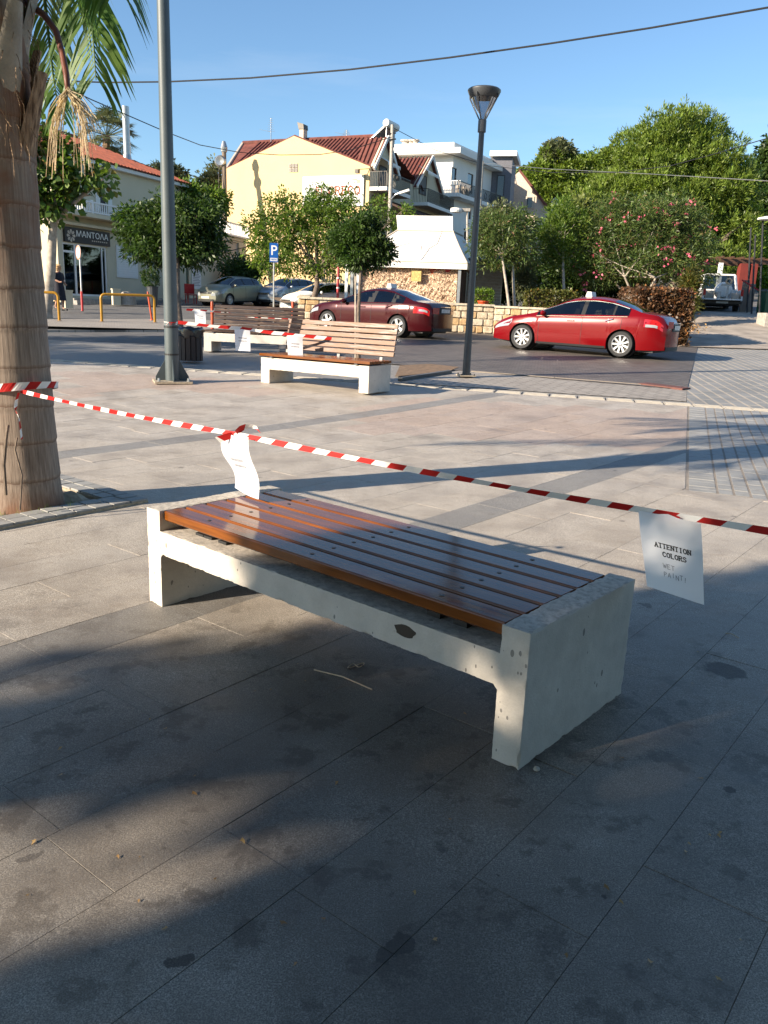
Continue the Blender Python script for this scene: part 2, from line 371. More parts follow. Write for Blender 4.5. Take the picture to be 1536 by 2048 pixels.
M['red'] = mat('barrier_red', (.42,.014,.012), .65, var=.05, spec=.2)
M['tapew'] = mat('barrier_white', (.74,.73,.71), .65, var=.03, spec=.2)
M['orange'] = mat('orange_plastic', (.45,.06,.012), .45)
M['yellow'] = mat('yellow_enamel', (.40,.20,.012), .35, var=.1)
M['redpost'] = mat('red_enamel', (.42,.02,.02), .4)
M['blue'] = mat('sign_blue', (.01,.10,.38), .35)
M['ink'] = mat('black_ink', (.012,.012,.014), .6)
M['pencil'] = mat('pencil_grey', (.22,.22,.24), .6)
M['cream'] = mat('cream_render', (.60,.53,.38), .85, var=.06, scale=.6, bump=.12, bscale=30)
M['yellowwall'] = mat('yellow_render', (.72,.52,.27), .85, var=.05, scale=.5, bump=.12, bscale=30)
M['whitewall'] = mat('white_render', (.76,.75,.71), .8, var=.04, scale=.5)
M['beigewall'] = mat('beige_render', (.55,.47,.38), .85, var=.07, scale=.5)
M['tile'] = mat('terracotta_tile', (.27,.062,.026), .7, var=.35, scale=3, bump=.2)
M['darktile'] = mat('dark_terracotta_tile', (.15,.045,.032), .75, var=.35, scale=2.5, bump=.2)
M['dglass'] = mat('window_glass', (.02,.025,.03), .06, var=.2, coat=.5)
M['shutter'] = mat('dark_shutter', (.03,.028,.03), .55)
M['wood_d'] = mat('dark_brown_timber', (.07,.035,.02), .6, var=.3, scale=10)
M['wood_b'] = mat('bin_timber', (.05,.028,.02), .65, var=.3, scale=9, stretch=(8,8,1))
M['woodpole'] = mat('weathered_pole', (.20,.15,.11), .85, var=.3, scale=8, stretch=(6,6,.6), bump=.3)
M['bark'] = mat('tree_bark', (.16,.12,.09), .9, var=.35, scale=14, stretch=(2,2,.5), bump=.8, bscale=25)
M['palebark'] = mat('pale_bark', (.36,.31,.25), .85, var=.25, scale=7, bump=.4)
M['sign_brown'] = mat('shop_sign_brown', (.012,.006,.005), .5)
M['stone'] = mat('warm_stone', (.50,.39,.25), .85, var=.25, scale=9, bump=.7, bscale=25, c2=(.60,.50,.36), vec='pos')
M['stone2'] = mat('pale_stone', (.55,.47,.35), .85, var=.2, scale=9, bump=.7, bscale=25, vec='pos')
M['stone3'] = mat('ochre_stone', (.48,.32,.16), .85, var=.25, scale=9, bump=.7, bscale=25, vec='pos')
M['canvas'] = mat('white_membrane', (.80,.78,.73), .6, var=.04, scale=1.2)
M['net'] = mat('beige_camouflage_net', (.34,.22,.14), .9, var=.55, scale=22, c2=(.62,.46,.32), bump=1, bscale=35)
M['bag'] = mat('black_plastic_bag', (.01,.01,.012), .22, var=.2, coat=.4)
M['tyre'] = mat('tyre_rubber', (.02,.02,.021), .75, bump=.1)
M['alloy'] = mat('alloy_wheel', (.62,.62,.62), .3, .55)
M['chrome'] = mat('chrome', (.7,.7,.7), .12, 1)
M['lamp_w'] = mat('headlamp_lens', (.32,.34,.36), .1, coat=1)
M['lamp_r'] = mat('tail_lamp_lens', (.45,.01,.012), .15, coat=1)
M['plate'] = mat('number_plate', (.6,.6,.56), .4)
M['seatcloth'] = mat('car_seat_cloth', (.12,.10,.085), .9)
M['lglass'] = glassmat('clear_car_glass', (.62,.66,.64))
M['tglass'] = glassmat('tinted_car_glass', (.20,.22,.23), 1.5)
M['skin'] = mat('skin', (.45,.24,.16), .5)
M['dress'] = mat('navy_dress', (.012,.012,.022), .85)
M['hair'] = mat('light_brown_hair', (.28,.13,.05), .6)
M['grass'] = mat('grass_base', (.07,.09,.03), .95, vec='pos')
def paint(name, c, rough=.25, metal=.25):
    m = mat(name, c, rough, metal, var=.03, coat=.15, spec=.35); return m
def paper_mat():
    m, t, b, N, L = nodes('white_paper'); b.inputs['Base Color'].default_value = (.80,.80,.83,1); b.inputs['Roughness'].default_value = .7
    tr = N('ShaderNodeBsdfTranslucent'); tr.inputs[0].default_value = (.85,.84,.82,1)
    mx = N('ShaderNodeMixShader'); mx.inputs[0].default_value = .3; L(b.outputs[0], mx.inputs[1]); L(tr.outputs[0], mx.inputs[2])
    L(mx.outputs[0], t.nodes['Material Output'].inputs[0]); return m
M['paper'] = paper_mat()
def palm_mat():
    m, t, b, N, L = nodes('palm_trunk_bark')
    tc = N('ShaderNodeTexCoord').outputs['Object']; mp = N('ShaderNodeMapping'); mp.inputs['Scale'].default_value = (80,80,1.8); L(tc, mp.inputs[0])
    n = noise(N, L, mp.outputs[0], 1, 6, .65); n2 = noise(N, L, tc, 3.5, 5, .6)
    col = mix(N, L, mrange(N, L, n.outputs['Fac'], .3, .68), (.13,.095,.072), (.33,.262,.21))
    sx = N('ShaderNodeSeparateXYZ'); L(tc, sx.inputs[0]); 
    zz = mathn(N, L, 'MULTIPLY_ADD', n2.outputs['Fac'], .09, sx.outputs['Z'])
    rg = mathn(N, L, 'FRACT', mathn(N, L, 'MULTIPLY', zz, 4.2))
    dk = mrange(N, L, rg, 0, .1, .65, 0); col = mix(N, L, dk, col, (.10,.05,.03))
    up = mathn(N, L, 'MULTIPLY', mrange(N, L, sx.outputs['Z'], 1.3, 2.0, 0, .75), mrange(N, L, n2.outputs['Fac'], .4, .6))
    col = mix(N, L, up, col, (.20,.075,.03))
    foot = mathn(N, L, 'MULTIPLY', mrange(N, L, sx.outputs['Z'], .0, .16, .85, 0), mrange(N, L, n2.outputs['Fac'], .35, .6)); col = mix(N, L, foot, col, (.18,.07,.03))
    L(col, b.inputs['Base Color']); b.inputs['Roughness'].default_value = .9
    bp = N('ShaderNodeBump'); bp.inputs['Strength'].default_value = .5; bp.inputs['Distance'].default_value = .006
    L(mathn(N, L, 'SUBTRACT', n.outputs['Fac'], dk), bp.inputs['Height']); L(bp.outputs[0], b.inputs['Normal']); return m
M['palm'] = palm_mat()
M['fibre'] = mat('palm_fibre', (.17,.085,.04), .95, var=.5, scale=6, stretch=(8,8,.8), bump=1, bscale=20, c2=(.36,.25,.16))
M['strand'] = leafmat('dry_palm_strand', (.50,.40,.25), (.70,.58,.40), .3)
M['stalk'] = mat('red_brown_stalk', (.16,.05,.03), .5, var=.3)
M['lf_palm'] = leafmat('palm_frond_green', (.05,.11,.025), (.11,.19,.05), .35)
M['lf_dark'] = leafmat('dark_glossy_leaf', (.025,.05,.012), (.065,.115,.025), .3)
M['lf_bright'] = leafmat('bright_broad_leaf', (.05,.10,.02), (.16,.24,.04), .4)
M['lf_plane'] = leafmat('plane_tree_leaf', (.045,.09,.018), (.11,.18,.03), .25, (.26,.15,.05))
M['lf_pine'] = leafmat('pine_needle_green', (.075,.12,.02), (.19,.27,.045), .3)
M['lf_hill'] = leafmat('hillside_pine_green', (.06,.085,.02), (.16,.19,.045), .25)
M['lf_ole'] = leafmat('oleander_leaf', (.04,.08,.02), (.12,.17,.045), .3, (.25,.15,.08))
M['lf_hedge'] = leafmat('hedge_leaf', (.05,.07,.015), (.13,.13,.03), .3, (.28,.12,.04))
M['lf_ivy'] = leafmat('browned_hedge_leaf', (.05,.035,.018), (.15,.08,.035), .2, (.30,.13,.04))
M['lf_green'] = leafmat('fresh_green_leaf', (.08,.15,.02), (.18,.30,.04), .4)
M['lf_olive'] = leafmat('grey_green_leaf', (.07,.09,.04), (.16,.18,.09), .3)
M['petal'] = leafmat('pink_petal', (.55,.10,.14), (.75,.22,.26), .3)
M['dryleaf'] = leafmat('dry_leaf', (.25,.14,.05), (.42,.28,.12), .2)

# ------------------------------------------------------------------ writing
_txt = {}
def text2d(s, size=1.):                         # flat glyph mesh of a word, origin at its left baseline
    if s not in _txt:
        c = bpy.data.curves.new('t', 'FONT'); c.body = s; c.size = 1.; c.offset = .008; c.resolution_u = 3
        o = bpy.data.objects.new('t', c); COL.objects.link(o); bpy.context.view_layer.update()
        me = bpy.data.meshes.new_from_object(o.evaluated_get(bpy.context.evaluated_depsgraph_get()))
        _txt[s] = ([tuple(v.co[:2]) for v in me.vertices], [tuple(p.vertices) for p in me.polygons])
        bpy.data.objects.remove(o); bpy.data.curves.remove(c); bpy.data.meshes.remove(me)
    v, f = _txt[s]
    return [(x*size, y*size) for x, y in v], f
SF = {  # stroke letters on a 0..1 x 0..1.4 cell; each list is one stroke
 'A': [[(.08,0),(.5,1.4),(.92,0)],[(.24,.5),(.76,.5)]], 'T': [[(.08,1.4),(.92,1.4)],[(.5,1.4),(.5,0)]],
 'E': [[(.9,1.4),(.15,1.4),(.15,0),(.9,0)],[(.15,.74),(.7,.74)]], 'N': [[(.12,0),(.12,1.4),(.88,0),(.88,1.4)]],
 'I': [[(.5,0),(.5,1.4)]], 'O': [[(.5+.42*math.sin(a*PI/8), .7+.7*math.cos(a*PI/8)) for a in range(17)]],
 'C': [[(.5+.44*math.cos(a*PI/9), .7+.7*math.sin(a*PI/9)) for a in range(2, 17)]], 'L': [[(.15,1.4),(.15,0),(.9,0)]],
 'R': [[(.12,0),(.12,1.4),(.6,1.4),(.85,1.22),(.85,.95),(.6,.72),(.12,.72)],[(.5,.72),(.92,0)]],
 'S': [[(.86,1.15),(.7,1.35),(.4,1.4),(.15,1.2),(.18,.9),(.5,.73),(.82,.55),(.86,.25),(.6,.02),(.3,.0),(.12,.25)]],
 'G': [[(.5+.44*math.cos(a*PI/9), .7+.7*math.sin(a*PI/9)) for a in range(2, 16)]+[(.9,.3),(.9,.62),(.55,.62)]],
 'W': [[(.0,1.4),(.25,0),(.5,1.),(.75,0),(1,1.4)]], 'P': [[(.15,0),(.15,1.4),(.65,1.35),(.85,1.1),(.6,.75),(.15,.7)]], '!': [[(.5,1.4),(.42,.4)],[(.4,.12),(.4,.0)]]}
SER = {'A': [(.08,0),(.92,0)], 'T': [(.5,0)], 'N': [(.12,0),(.12,1.4),(.88,1.4)], 'I': [(.5,0),(.5,1.4)], 'L': [(.15,1.4)], 'R': [(.12,0),(.92,0),(.12,1.4)], 'E': [(.15,0),(.15,1.4)]}
def strokes(word, h, lw, serif=True, adv=1.18, wob=0.):
    vs, fs = [], []; k = h/1.4
    def seg(a, b):
        d = Vector((b[0]-a[0], b[1]-a[1])); L_ = d.length
        if L_ < 1e-6: return
        d /= L_; n = Vector((-d.y, d.x))*lw/2; e = d*lw*.35; i = len(vs)
        for q in ((a[0]-n.x-e.x, a[1]-n.y-e.y), (b[0]-n.x+e.x, b[1]-n.y+e.y), (b[0]+n.x+e.x, b[1]+n.y+e.y), (a[0]+n.x-e.x, a[1]+n.y-e.y)): vs.append(q)
        fs.append((i, i+1, i+2, i+3))
    for ci, ch in enumerate(word):
        ox = ci*adv*k; oy = random.uniform(-wob, wob)*h
        for st in SF.get(ch, []):
            for a, b in zip(st, st[1:]): seg((ox+a[0]*k, oy+a[1]*k), (ox+b[0]*k, oy+b[1]*k))
        if serif:
            for x, y in SER.get(ch, []): seg((ox+(x-.17)*k, oy+y*k), (ox+(x+.17)*k, oy+y*k))
    return vs, fs, len(word)*adv*k
# ================================================================== GROUND
def clip_half(poly, p, n):                      # keep the side where (x-p).n <= 0
    out = []
    for i in range(len(poly)):
        a, b = poly[i], poly[(i+1) % len(poly)]
        da = (a[0]-p[0])*n[0]+(a[1]-p[1])*n[1]; db = (b[0]-p[0])*n[0]+(b[1]-p[1])*n[1]
        if da <= 0: out.append(a)
        if (da < 0 < db) or (db < 0 < da):
            t = da/(da-db); out.append((a[0]+(b[0]-a[0])*t, a[1]+(b[1]-a[1])*t))
    return out
def halves(conv):                               # counter-clockwise convex polygon -> list of (p, outward n)
    A = sum(conv[i][0]*conv[(i+1)%len(conv)][1]-conv[(i+1)%len(conv)][0]*conv[i][1] for i in range(len(conv)))
    if A < 0: conv = conv[::-1]
    return [(a, (b[1]-a[1], -(b[0]-a[0]))) for a, b in zip(conv, conv[1:]+conv[:1])]
def clip_conv(poly, conv):
    for p, n in halves(conv):
        poly = clip_half(poly, p, n)
        if len(poly) < 3: return []
    return poly
def subtract(poly, conv):
    out = []; rest = poly
    for p, n in halves(conv):
        o = clip_half(rest, p, (-n[0], -n[1]))
        if len(o) >= 3: out.append(o)
        rest = clip_half(rest, p, n)
        if len(rest) < 3: break
    return out
def area(poly): return abs(sum(poly[i][0]*poly[(i+1)%len(poly)][1]-poly[(i+1)%len(poly)][0]*poly[i][1] for i in range(len(poly))))/2
def sheet(name, conv, dz, m, step=1., parent=None, drop=.0):
    mb = MB(); xs = [p[0] for p in conv]; ys = [p[1] for p in conv]
    for i in range(math.floor(min(xs)/step), math.ceil(max(xs)/step)):
        for j in range(math.floor(min(ys)/step), math.ceil(max(ys)/step)):
            c = clip_conv([(i*step, j*step), ((i+1)*step, j*step), ((i+1)*step, (j+1)*step), (i*step, (j+1)*step)], conv)
            if len(c) >= 3 and area(c) > 1e-4: mb.add([(x, y, tz(x, y)+dz) for x, y in c], [tuple(range(len(c)))])
    if drop:
        n = len(conv)
        for a, b in zip(conv, conv[1:]+conv[:1]):
            k = max(1, int(math.dist(a, b)/step))
            for q in range(k):
                p0 = [a[t]+(b[t]-a[t])*q/k for t in (0,1)]; p1 = [a[t]+(b[t]-a[t])*(q+1)/k for t in (0,1)]
                z0 = tz(*p0)+dz; z1 = tz(*p1)+dz
                mb.quad((p0[0],p0[1],z0-drop), (p1[0],p1[1],z1-drop), (p1[0],p1[1],z1), (p0[0],p0[1],z0))
    bm_o = mb.build(name, m, parent)
    for p in bm_o.data.polygons:
        if p.normal.z < -.3: p.flip()
    return tag(bm_o, kind='structure') if parent is None else bm_o
def xy(v): return (v[0], v[1])

# far ground out to the horizon
mb = MB()
def gz_(x, y): return tz(x, min(y, 75)) - (.35 if y < 200 else 0.5)
gx = [-1500,-600,-250,-120,-60,-40,-20,-10,-6,-3,0,3,6,10,13,16,20,40,60,120,250,600,1500]; gy = [-300,-100,-30,-10,0,5,10,15,20,25,28,30,32,34,36,38,42,46,52,60,75,120,250,600,1500]
for i in range(len(gx)-1):
    for j in range(len(gy)-1):
        mb.quad(*[(x, y, gz_(x, y)) for x, y in ((gx[i],gy[j]),(gx[i+1],gy[j]),(gx[i+1],gy[j+1]),(gx[i],gy[j+1]))])
tag(mb.build('ground', M['ground']), kind='structure')

ANG = rad(52); DX = (math.cos(ANG), math.sin(ANG)); NX = (-DX[1], DX[0])
def rc(u, v): return (u*DX[0]+v*NX[0], u*DX[1]+v*NX[1])
def uv(x, y): return (x*DX[0]+y*DX[1], x*NX[0]+y*NX[1])
def strip_y(x): return 13.28-.236*x
PA = (2.48, 6.49); ca = rad(70.3); cb_ = rad(-24)
WEDGE = [PA, (PA[0]+12*math.cos(cb_), PA[1]+12*math.sin(cb_)), (16, 16), (PA[0]+14*math.cos(ca), PA[1]+14*math.sin(ca))]
# tree pit (in slab directions)
PCu, PCv = uv(-1.62, 5.33)
PIT = [rc(PCu, PCv), rc(PCu-1.75, PCv), rc(PCu-1.75, PCv+1.35), rc(PCu, PCv+1.35)]
EDGE = .215
STRIP_N = [(-14, strip_y(-14)-.0), (14, strip_y(14))]
PLAZA = [(-14, -6), (9, -6), (9, strip_y(9)), (-14, strip_y(-14))]
sheet('plaza_bed', PLAZA, -.0032, M['mortar'], 1.)
plaza = [o for o in bpy.data.objects if o.name == 'plaza_bed'][0]
bands = [uv(*xy(G(1332,903)))[1], uv(*xy(G(300,893)))[1], uv(*xy(G(560,1192)))[1]]
row0, RH, SLW = .236, .305, .915
bandrows = {math.floor((b-row0)/RH) for b in bands[:2]}
pinkpoly = [xy(G(*p)) for p in ((620,838),(760,802),(900,800),(1372,822),(1362,905),(1290,915),(1080,880),(840,868))]
pinkL = [xy(G(*p)) for p in ((110,735),(520,758),(540,790),(300,775),(112,800))]
def inside(p, poly):
    c = False; n = len(poly)
    for i in range(n):
        a, b = poly[i], poly[(i+1)%n]
        if (a[1] > p[1]) != (b[1] > p[1]) and p[0] < (b[0]-a[0])*(p[1]-a[1])/(b[1]-a[1])+a[0]: c = not c
    return c
pieces = []
for k in range(-16, 60):
    v0 = row0+k*RH; sh = (k*.37+.11*((k*7) % 5)) % SLW
    for j in range(-14, 26):
        u0 = j*SLW+sh; g = .0007
        poly = [rc(u0+g, v0+g), rc(u0+SLW-g, v0+g), rc(u0+SLW-g, v0+RH-g), rc(u0+g, v0+RH-g)]
        full = area(poly); P1 = clip_conv(poly, PLAZA)
        if len(P1) < 3: continue
        L1 = subtract(P1, WEDGE); L2 = []
        for q in L1: L2 += subtract(q, PIT)
        for q in L2:
            if area(q) < .004: continue
            cx = sum(p[0] for p in q)/len(q); cy = sum(p[1] for p in q)/len(q)
            mk = 1 if k in bandrows else (2 if (inside((cx, cy), pinkpoly) or inside((cx, cy), pinkL)) else 0)
            pieces.append((q, cx, cy, mk, abs(area(q)-full) < 1e-4))
def in_view(x, y, z=0):
    q = np.array([x, y, z-CAMH]); d = q@_f
    if d < .3: return False
    px = 768+FPX*(q@_R)/d; py = 1024+FPX*(q@_D)/d
    return -60 < px < 1596 and -60 < py < 2120
pieces.sort(key=lambda t: (not in_view(t[1], t[2]), math.hypot(t[1], t[2])))
def slab_geo(mb, q, cx, cy, local=False, h=.014, lift=0):
    n = len(q); b = .0009; top = []; mid = []; bot = []
    for x, y in q:
        d = math.hypot(x-cx, y-cy) or 1; s_ = 1-b/d
        zz = 0 if local else tz(x, y); o = (cx, cy) if local else (0, 0)
        top.append((cx+(x-cx)*s_-o[0], cy+(y-cy)*s_-o[1], zz+lift)); mid.append((x-o[0], y-o[1], zz-.0007+lift)); bot.append((x-o[0], y-o[1], zz-h))
    vs = top+mid+bot
    mb.add(vs, [tuple(range(n))]+[(i, n+i, n+(i+1)%n, (i+1)%n) for i in range(n)]+[(n+i, 2*n+i, 2*n+(i+1)%n, n+(i+1)%n) for i in range(n)])
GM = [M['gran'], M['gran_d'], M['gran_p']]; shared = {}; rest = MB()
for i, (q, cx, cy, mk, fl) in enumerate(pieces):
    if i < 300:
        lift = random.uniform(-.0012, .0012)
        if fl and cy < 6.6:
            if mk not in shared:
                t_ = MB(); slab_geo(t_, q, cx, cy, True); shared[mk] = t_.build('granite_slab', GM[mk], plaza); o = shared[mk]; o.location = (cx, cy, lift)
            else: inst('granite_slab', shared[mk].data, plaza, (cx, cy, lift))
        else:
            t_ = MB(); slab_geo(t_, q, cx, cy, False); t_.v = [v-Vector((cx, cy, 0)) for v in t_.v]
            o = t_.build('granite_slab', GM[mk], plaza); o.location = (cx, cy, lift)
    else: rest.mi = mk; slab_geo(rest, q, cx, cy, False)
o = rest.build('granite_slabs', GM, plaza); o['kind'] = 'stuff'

# raised paver edging of the tree pit, pit soil
pit = thing('tree_pit', 'square tree pit at the palm foot edged with two rows of grey pavers', 'tree pit', (rc(PCu, PCv)[0], rc(PCu, PCv)[1], 0), ANG)
mb = MB(); mb.bb((-1.75,0,-.02), (0,EDGE,.018)); mb.bb((-EDGE,EDGE+.001,-.02), (0,1.35,.017)); mb.bb((-1.75,1.35-EDGE,-.02), (-EDGE-.001,1.35,.017)); mb.build('mortar_strip', M['sand'], pit)
def paverbox(mb, x, y, a, b, h=.032): mb.box((x, y, h/2-.002), (a, b, h))
t_ = MB(); paverbox(t_, 0, 0, .122, .094); me_p = t_.build('paver', M['paver_blue'], pit); first = True
def put_paver(x, y, rz=0):
    global first
    z = random.uniform(-.002, .002); rz += random.uniform(-.015, .015)
    if first: me_p.location = (x, y, z); me_p.rotation_euler = (0,0,rz); first = False
    else: inst('paver', me_p.data, pit, (x, y, z), rz)
for i in range(13):
    for r_ in (0, 1): put_paver(-.066-i*.134, .052+r_*.108)
for i in range(8):
    for r_ in (0, 1): put_paver(-.052-r_*.108, EDGE+.075+i*.134, PI/2)
for i in range(11):
    for r_ in (0, 1): put_paver(-EDGE-.075-i*.134, 1.35-.052-r_*.108)
mb = MB(); n = 30
for i in range(n):
    for j in range(n):
        q = []
        for a, b in ((0,0),(1,0),(1,1),(0,1)):
            x = -1.75+(1.75-EDGE)*(i+a)/n; y = EDGE+(1.35-2*EDGE)*(j+b)/n
            h = -.012+.03*math.sin(x*9+y*5)*math.sin(y*11)+.055*math.exp(-((x+.28)**2+(y-.42)**2)/.02)
            e = min(1, (y-EDGE)/.08+.01, (1.35-EDGE-y)/.08+.01, (-EDGE-x)/.08+.01); q.append((x, y, -.012+(h+.012)*max(0, e)))
        mb.quad(*q)
soil = mb.build('soil', M['sand'], pit, smooth=True)
# grass blades round the palm foot
# (added with the palm)

# paver drive on the right, in front of the tactile strip
drive = sheet('paver_drive', clip_conv(WEDGE, PLAZA), -.014, M['sand'], 1.)
cu = (math.cos(ca), math.sin(ca)); cn = (math.sin(ca), -math.cos(ca))
def pc(u, v): return (PA[0]+u*cu[0]+v*cn[0], PA[1]+u*cu[1]+v*cn[1])
pv = []; v = .028; first_col = True
WCL = clip_conv(WEDGE, PLAZA)
while v < 9:
    wcol = .212 if first_col else .105; step = .112 if first_col else .205
    for k in range(-40, 110):
        u0 = k*step+(0 if first_col else .13*(int(v*100) % 2))
        q = clip_conv([pc(u0+.004, v), pc(u0+step-.004, v), pc(u0+step-.004, v+wcol), pc(u0+.004, v+wcol)], WCL)
        if len(q) < 3 or area(q) < .004: continue
        cx = sum(p[0] for p in q)/len(q); cy = sum(p[1] for p in q)/len(q)
        if not in_view(cx, cy, tz(cx, cy)): 
            if cx > 7: continue
        pv.append((q, cx, cy))
    v += wcol+(.021 if not first_col else .021); first_col = False
pv.sort(key=lambda t: (not in_view(t[1], t[2]), math.hypot(t[1], t[2])))
rest = MB()
for i, (q, cx, cy) in enumerate(pv):
    if i < 300:
        t_ = MB(); slab_geo(t_, q, cx, cy); t_.v = [a-Vector((cx, cy, 0)) for a in t_.v]; o = t_.build('paver', M['paver_blue'], drive); o.location = (cx, cy, random.uniform(-.002, .001))
    else: slab_geo(rest, q, cx, cy)
o = rest.build('pavers', M['paver_blue'], drive); o['kind'] = 'stuff'

# tactile guide strip: white ribbed tiles
sa = math.atan2(-.236, 1); STW = .36
sx0 = -14; band = [(-14, strip_y(-14)), (14, strip_y(14)), (14, strip_y(14)+STW+.02), (-14, strip_y(-14)+STW+.02)]
tact = sheet('tactile_strip', band, -.012, M['mortar'], 1.)
t_ = MB(); t_.box((0,0,-.005), (.40,STW,.012))
for k in range(4): t_.box((0, -.12+k*.08, .003), (.36,.035,.006))
tl = t_.build('tactile_tile', M['white_tile'], tact); k = 0; x = -9.
while x < 9:
    c = (x, strip_y(x)+STW/2+.01); z = tz(*c)+.0015
    if k == 0: tl.location = (c[0], c[1], z); tl.rotation_euler = (0,0,sa)
    else: inst('tactile_tile', tl.data, tact, (c[0], c[1], z), sa)
    x += .432*math.cos(sa); k += 1

# zones beyond the strip, painted as layered sheets of real paving
def hull(P):
    P = sorted(set(P)); 
    def half(Q):
        o = []
        for p in Q:
            while len(o) > 1 and (o[-1][0]-o[-2][0])*(p[1]-o[-2][1])-(o[-1][1]-o[-2][1])*(p[0]-o[-2][0]) <= 0: o.pop()
            o.append(p)
        return o
    a = half(P); b = half(P[::-1]); return a[:-1]+b[:-1]
B0 = [(-14, strip_y(-14)+STW+.02), (14, strip_y(14)+STW+.02), (14, 30), (-14, 30)]
sheet('street', [(-60, strip_y(-14)+.3), (60, 10.4), (60, 75), (-60, 75)], -.05, M['asphalt'], 2.)
KE_ = [xy(G(*p)) for p in ((60,702),(420,704),(600,716),(800,757),(942,739),(1374,776))]
band2 = hull([(-14, strip_y(-14)+STW*.5), (5.2, strip_y(5.2)+STW*.5), xy(G(1374,770)), xy(G(930,730)), xy(G(600,700)), (-14, 20.)])
sheet('grey_granite_band', band2, -.034, M['gran_d'], 1.)
wk = [xy(G(*p)) for p in ((800,760),(1373,797),(1374,776),(942,739),(880,746))]
sheet('ribbed_pavement', hull([xy(G(*p)) for p in ((800,762),(1373,800),(1374,770),(942,735),(860,748))]), -.024, M['walk_paver'], 1.)
rd = [xy(G(*p)) for p in ((430,700),(800,757),(942,739),(1374,777),(1374,690),(1380,640),(600,640))]
sheet('road', hull([xy(G(560,706)), xy(G(942,741)), xy(G(1374,778)), (12,32), (-4.5,32)]), -.014, M['road_paver'], 1.)
dr = [xy(G(*p)) for p in ((1374,815),(1700,845),(1700,705),(1374,692))]
sheet('paved_drive', dr, -.024, M['right_paver'], 1.)
dv = [xy(G(*p)) for p in ((1360,693),(1750,706),(1650,622),(1378,622))]
sheet('driveway', dv, .01, M['concrete_road'], 1.)
# red kerb wedge and the kerb line
def kerbline(name, a, b, w_, h, m, ln=.8):
    a = Vector(a); b = Vector(b); L_ = (b-a).length; n = max(1, int(L_/ln)); K = MB()
    for i in range(n):
        p = a.lerp(b, (i+.01)/n); q = a.lerp(b, (i+.99)/n); p.z = tz(p.x, p.y)+h/2-.03; q.z = tz(q.x, q.y)+h/2-.03
        K.bar(p, q, w_, h+.03)
    return tag(K.build(name, m), kind='structure')
kerbline('kerb', G(942,741), G(1290,768), .05, .012, M['mortar'])
kerbline('kerb_red', G(1285,766), G(1374,777), .34, .02, M['kerb_red'])
kerbline('kerb_bed', G(800,759), G(900,744), .09, .05, M['dgrey'], .3)
sheet('earth_patch', [xy(G(*p)) for p in ((790,752),(897,742),(918,733),(860,727),(800,730))], -.008, M['earth'], .5)
# raised island with the yellow rails, left; shop pavement behind
sheet('traffic_island', [xy(G(*p)) for p in ((-100,663),(380,662),(620,668),(640,655),(380,640),(-100,640))], .03, M['walk_paver'], 1., drop=.06)
sheet('shop_pavement', [xy(G(*p)) for p in ((-160,611),(310,603),(365,602),(365,596),(-160,592))], .06, M['concrete_road'], 1., drop=.14)

# ================================================================== BENCH IN FRONT
def rough_frame(mb, root, m, voxel=.0075, chips=.5):
    o = mb.build('frame_src', m, None); md = o.modifiers.new('r', 'REMESH'); md.mode = 'SHARP'; md.octree_depth = 8 if voxel < .01 else 7; md.scale = .98; md.sharpness = 1.; md.use_smooth_shade = True
    bpy.context.view_layer.update()
    me = bpy.data.meshes.new_from_object(o.evaluated_get(bpy.context.evaluated_depsgraph_get()))
    bpy.data.objects.remove(o); n = len(me.vertices)
    co = np.empty(n*3); me.vertices.foreach_get('co', co); co = co.reshape(-1, 3)
    no = np.empty(n*3); me.vertex_normals.foreach_get('vector', no); no = no.reshape(-1, 3)
    from mathutils import noise as mn
    edge = 1-np.abs(no).max(axis=1); out = co.copy()
    for i in range(n):
        v = Vector(co[i]); d = .0009*mn.noise(v*40)
        if edge[i] > .04:
            a = mn.noise(v*16)+.5*mn.noise(v*45); d -= chips*max(0, a-.02)*.016*min(1, edge[i]*4)+chips*.0025*abs(mn.noise(v*90))
        out[i] = co[i]+no[i]*d
    me.vertices.foreach_set('co', out.ravel()); me.update()
    me.materials.clear(); me.materials.append(m); me.polygons.foreach_set('use_smooth', [True]*len(me.polygons))
    me.set_sharp_from_angle(angle=rad(32)); f = bpy.data.objects.new('concrete_frame', me); COL.objects.link(f); f.parent = root; return f
def slat_mesh(x0, x1, y0, y1, z0, z1, r=.006, rot=None):
    mb = MB(); prof = [(y0,z0+r),(y0,z1-r),(y0+r*.3,z1-r*.3),(y0+r,z1),(y1-r,z1),(y1-r*.3,z1-r*.3),(y1,z1-r),(y1,z0+r),(y1-r,z0),(y0+r,z0)]
    n = 12; k = len(prof)
    vs = [(x0+(x1-x0)*i/n, y, z) for i in range(n+1) for y, z in prof]
    fs = [(i*k+j, i*k+(j+1)%k, (i+1)*k+(j+1)%k, (i+1)*k+j) for i in range(n) for j in range(k)]+[tuple(range(k)), tuple(n*k+j for j in range(k))[::-1]]
    mb.add(vs, fs)
    if rot: mb.v = [rot @ v for v in mb.v]
    return mb
BL, BW, BT = 1.985, .72, .098
b1 = thing('concrete_bench', 'backless concrete bench with freshly varnished brown slats in the foreground', 'bench', (-1.065,3.482,0), rad(139.47-180))
mb = MB(); prof = [(0,0),(0,.45),(BT,.45),(BT,.357),(BL-BT,.357),(BL-BT,.45),(BL,.45),(BL,0),(BL-BT,0),(BL-BT,.235),(BL-BT-.015,.25),(BT+.015,.25),(BT,.235),(BT,0)]
mb.prism([(x, 0, z) for x, z in prof], (0, BW, 0)); rough_frame(mb, b1, M['bconc'])
boltm = MB(); boltm.lathe([(0,.0015),(.0085,.0015),(.0095,.0),(.0095,-.002)], 10)
bolt0 = None
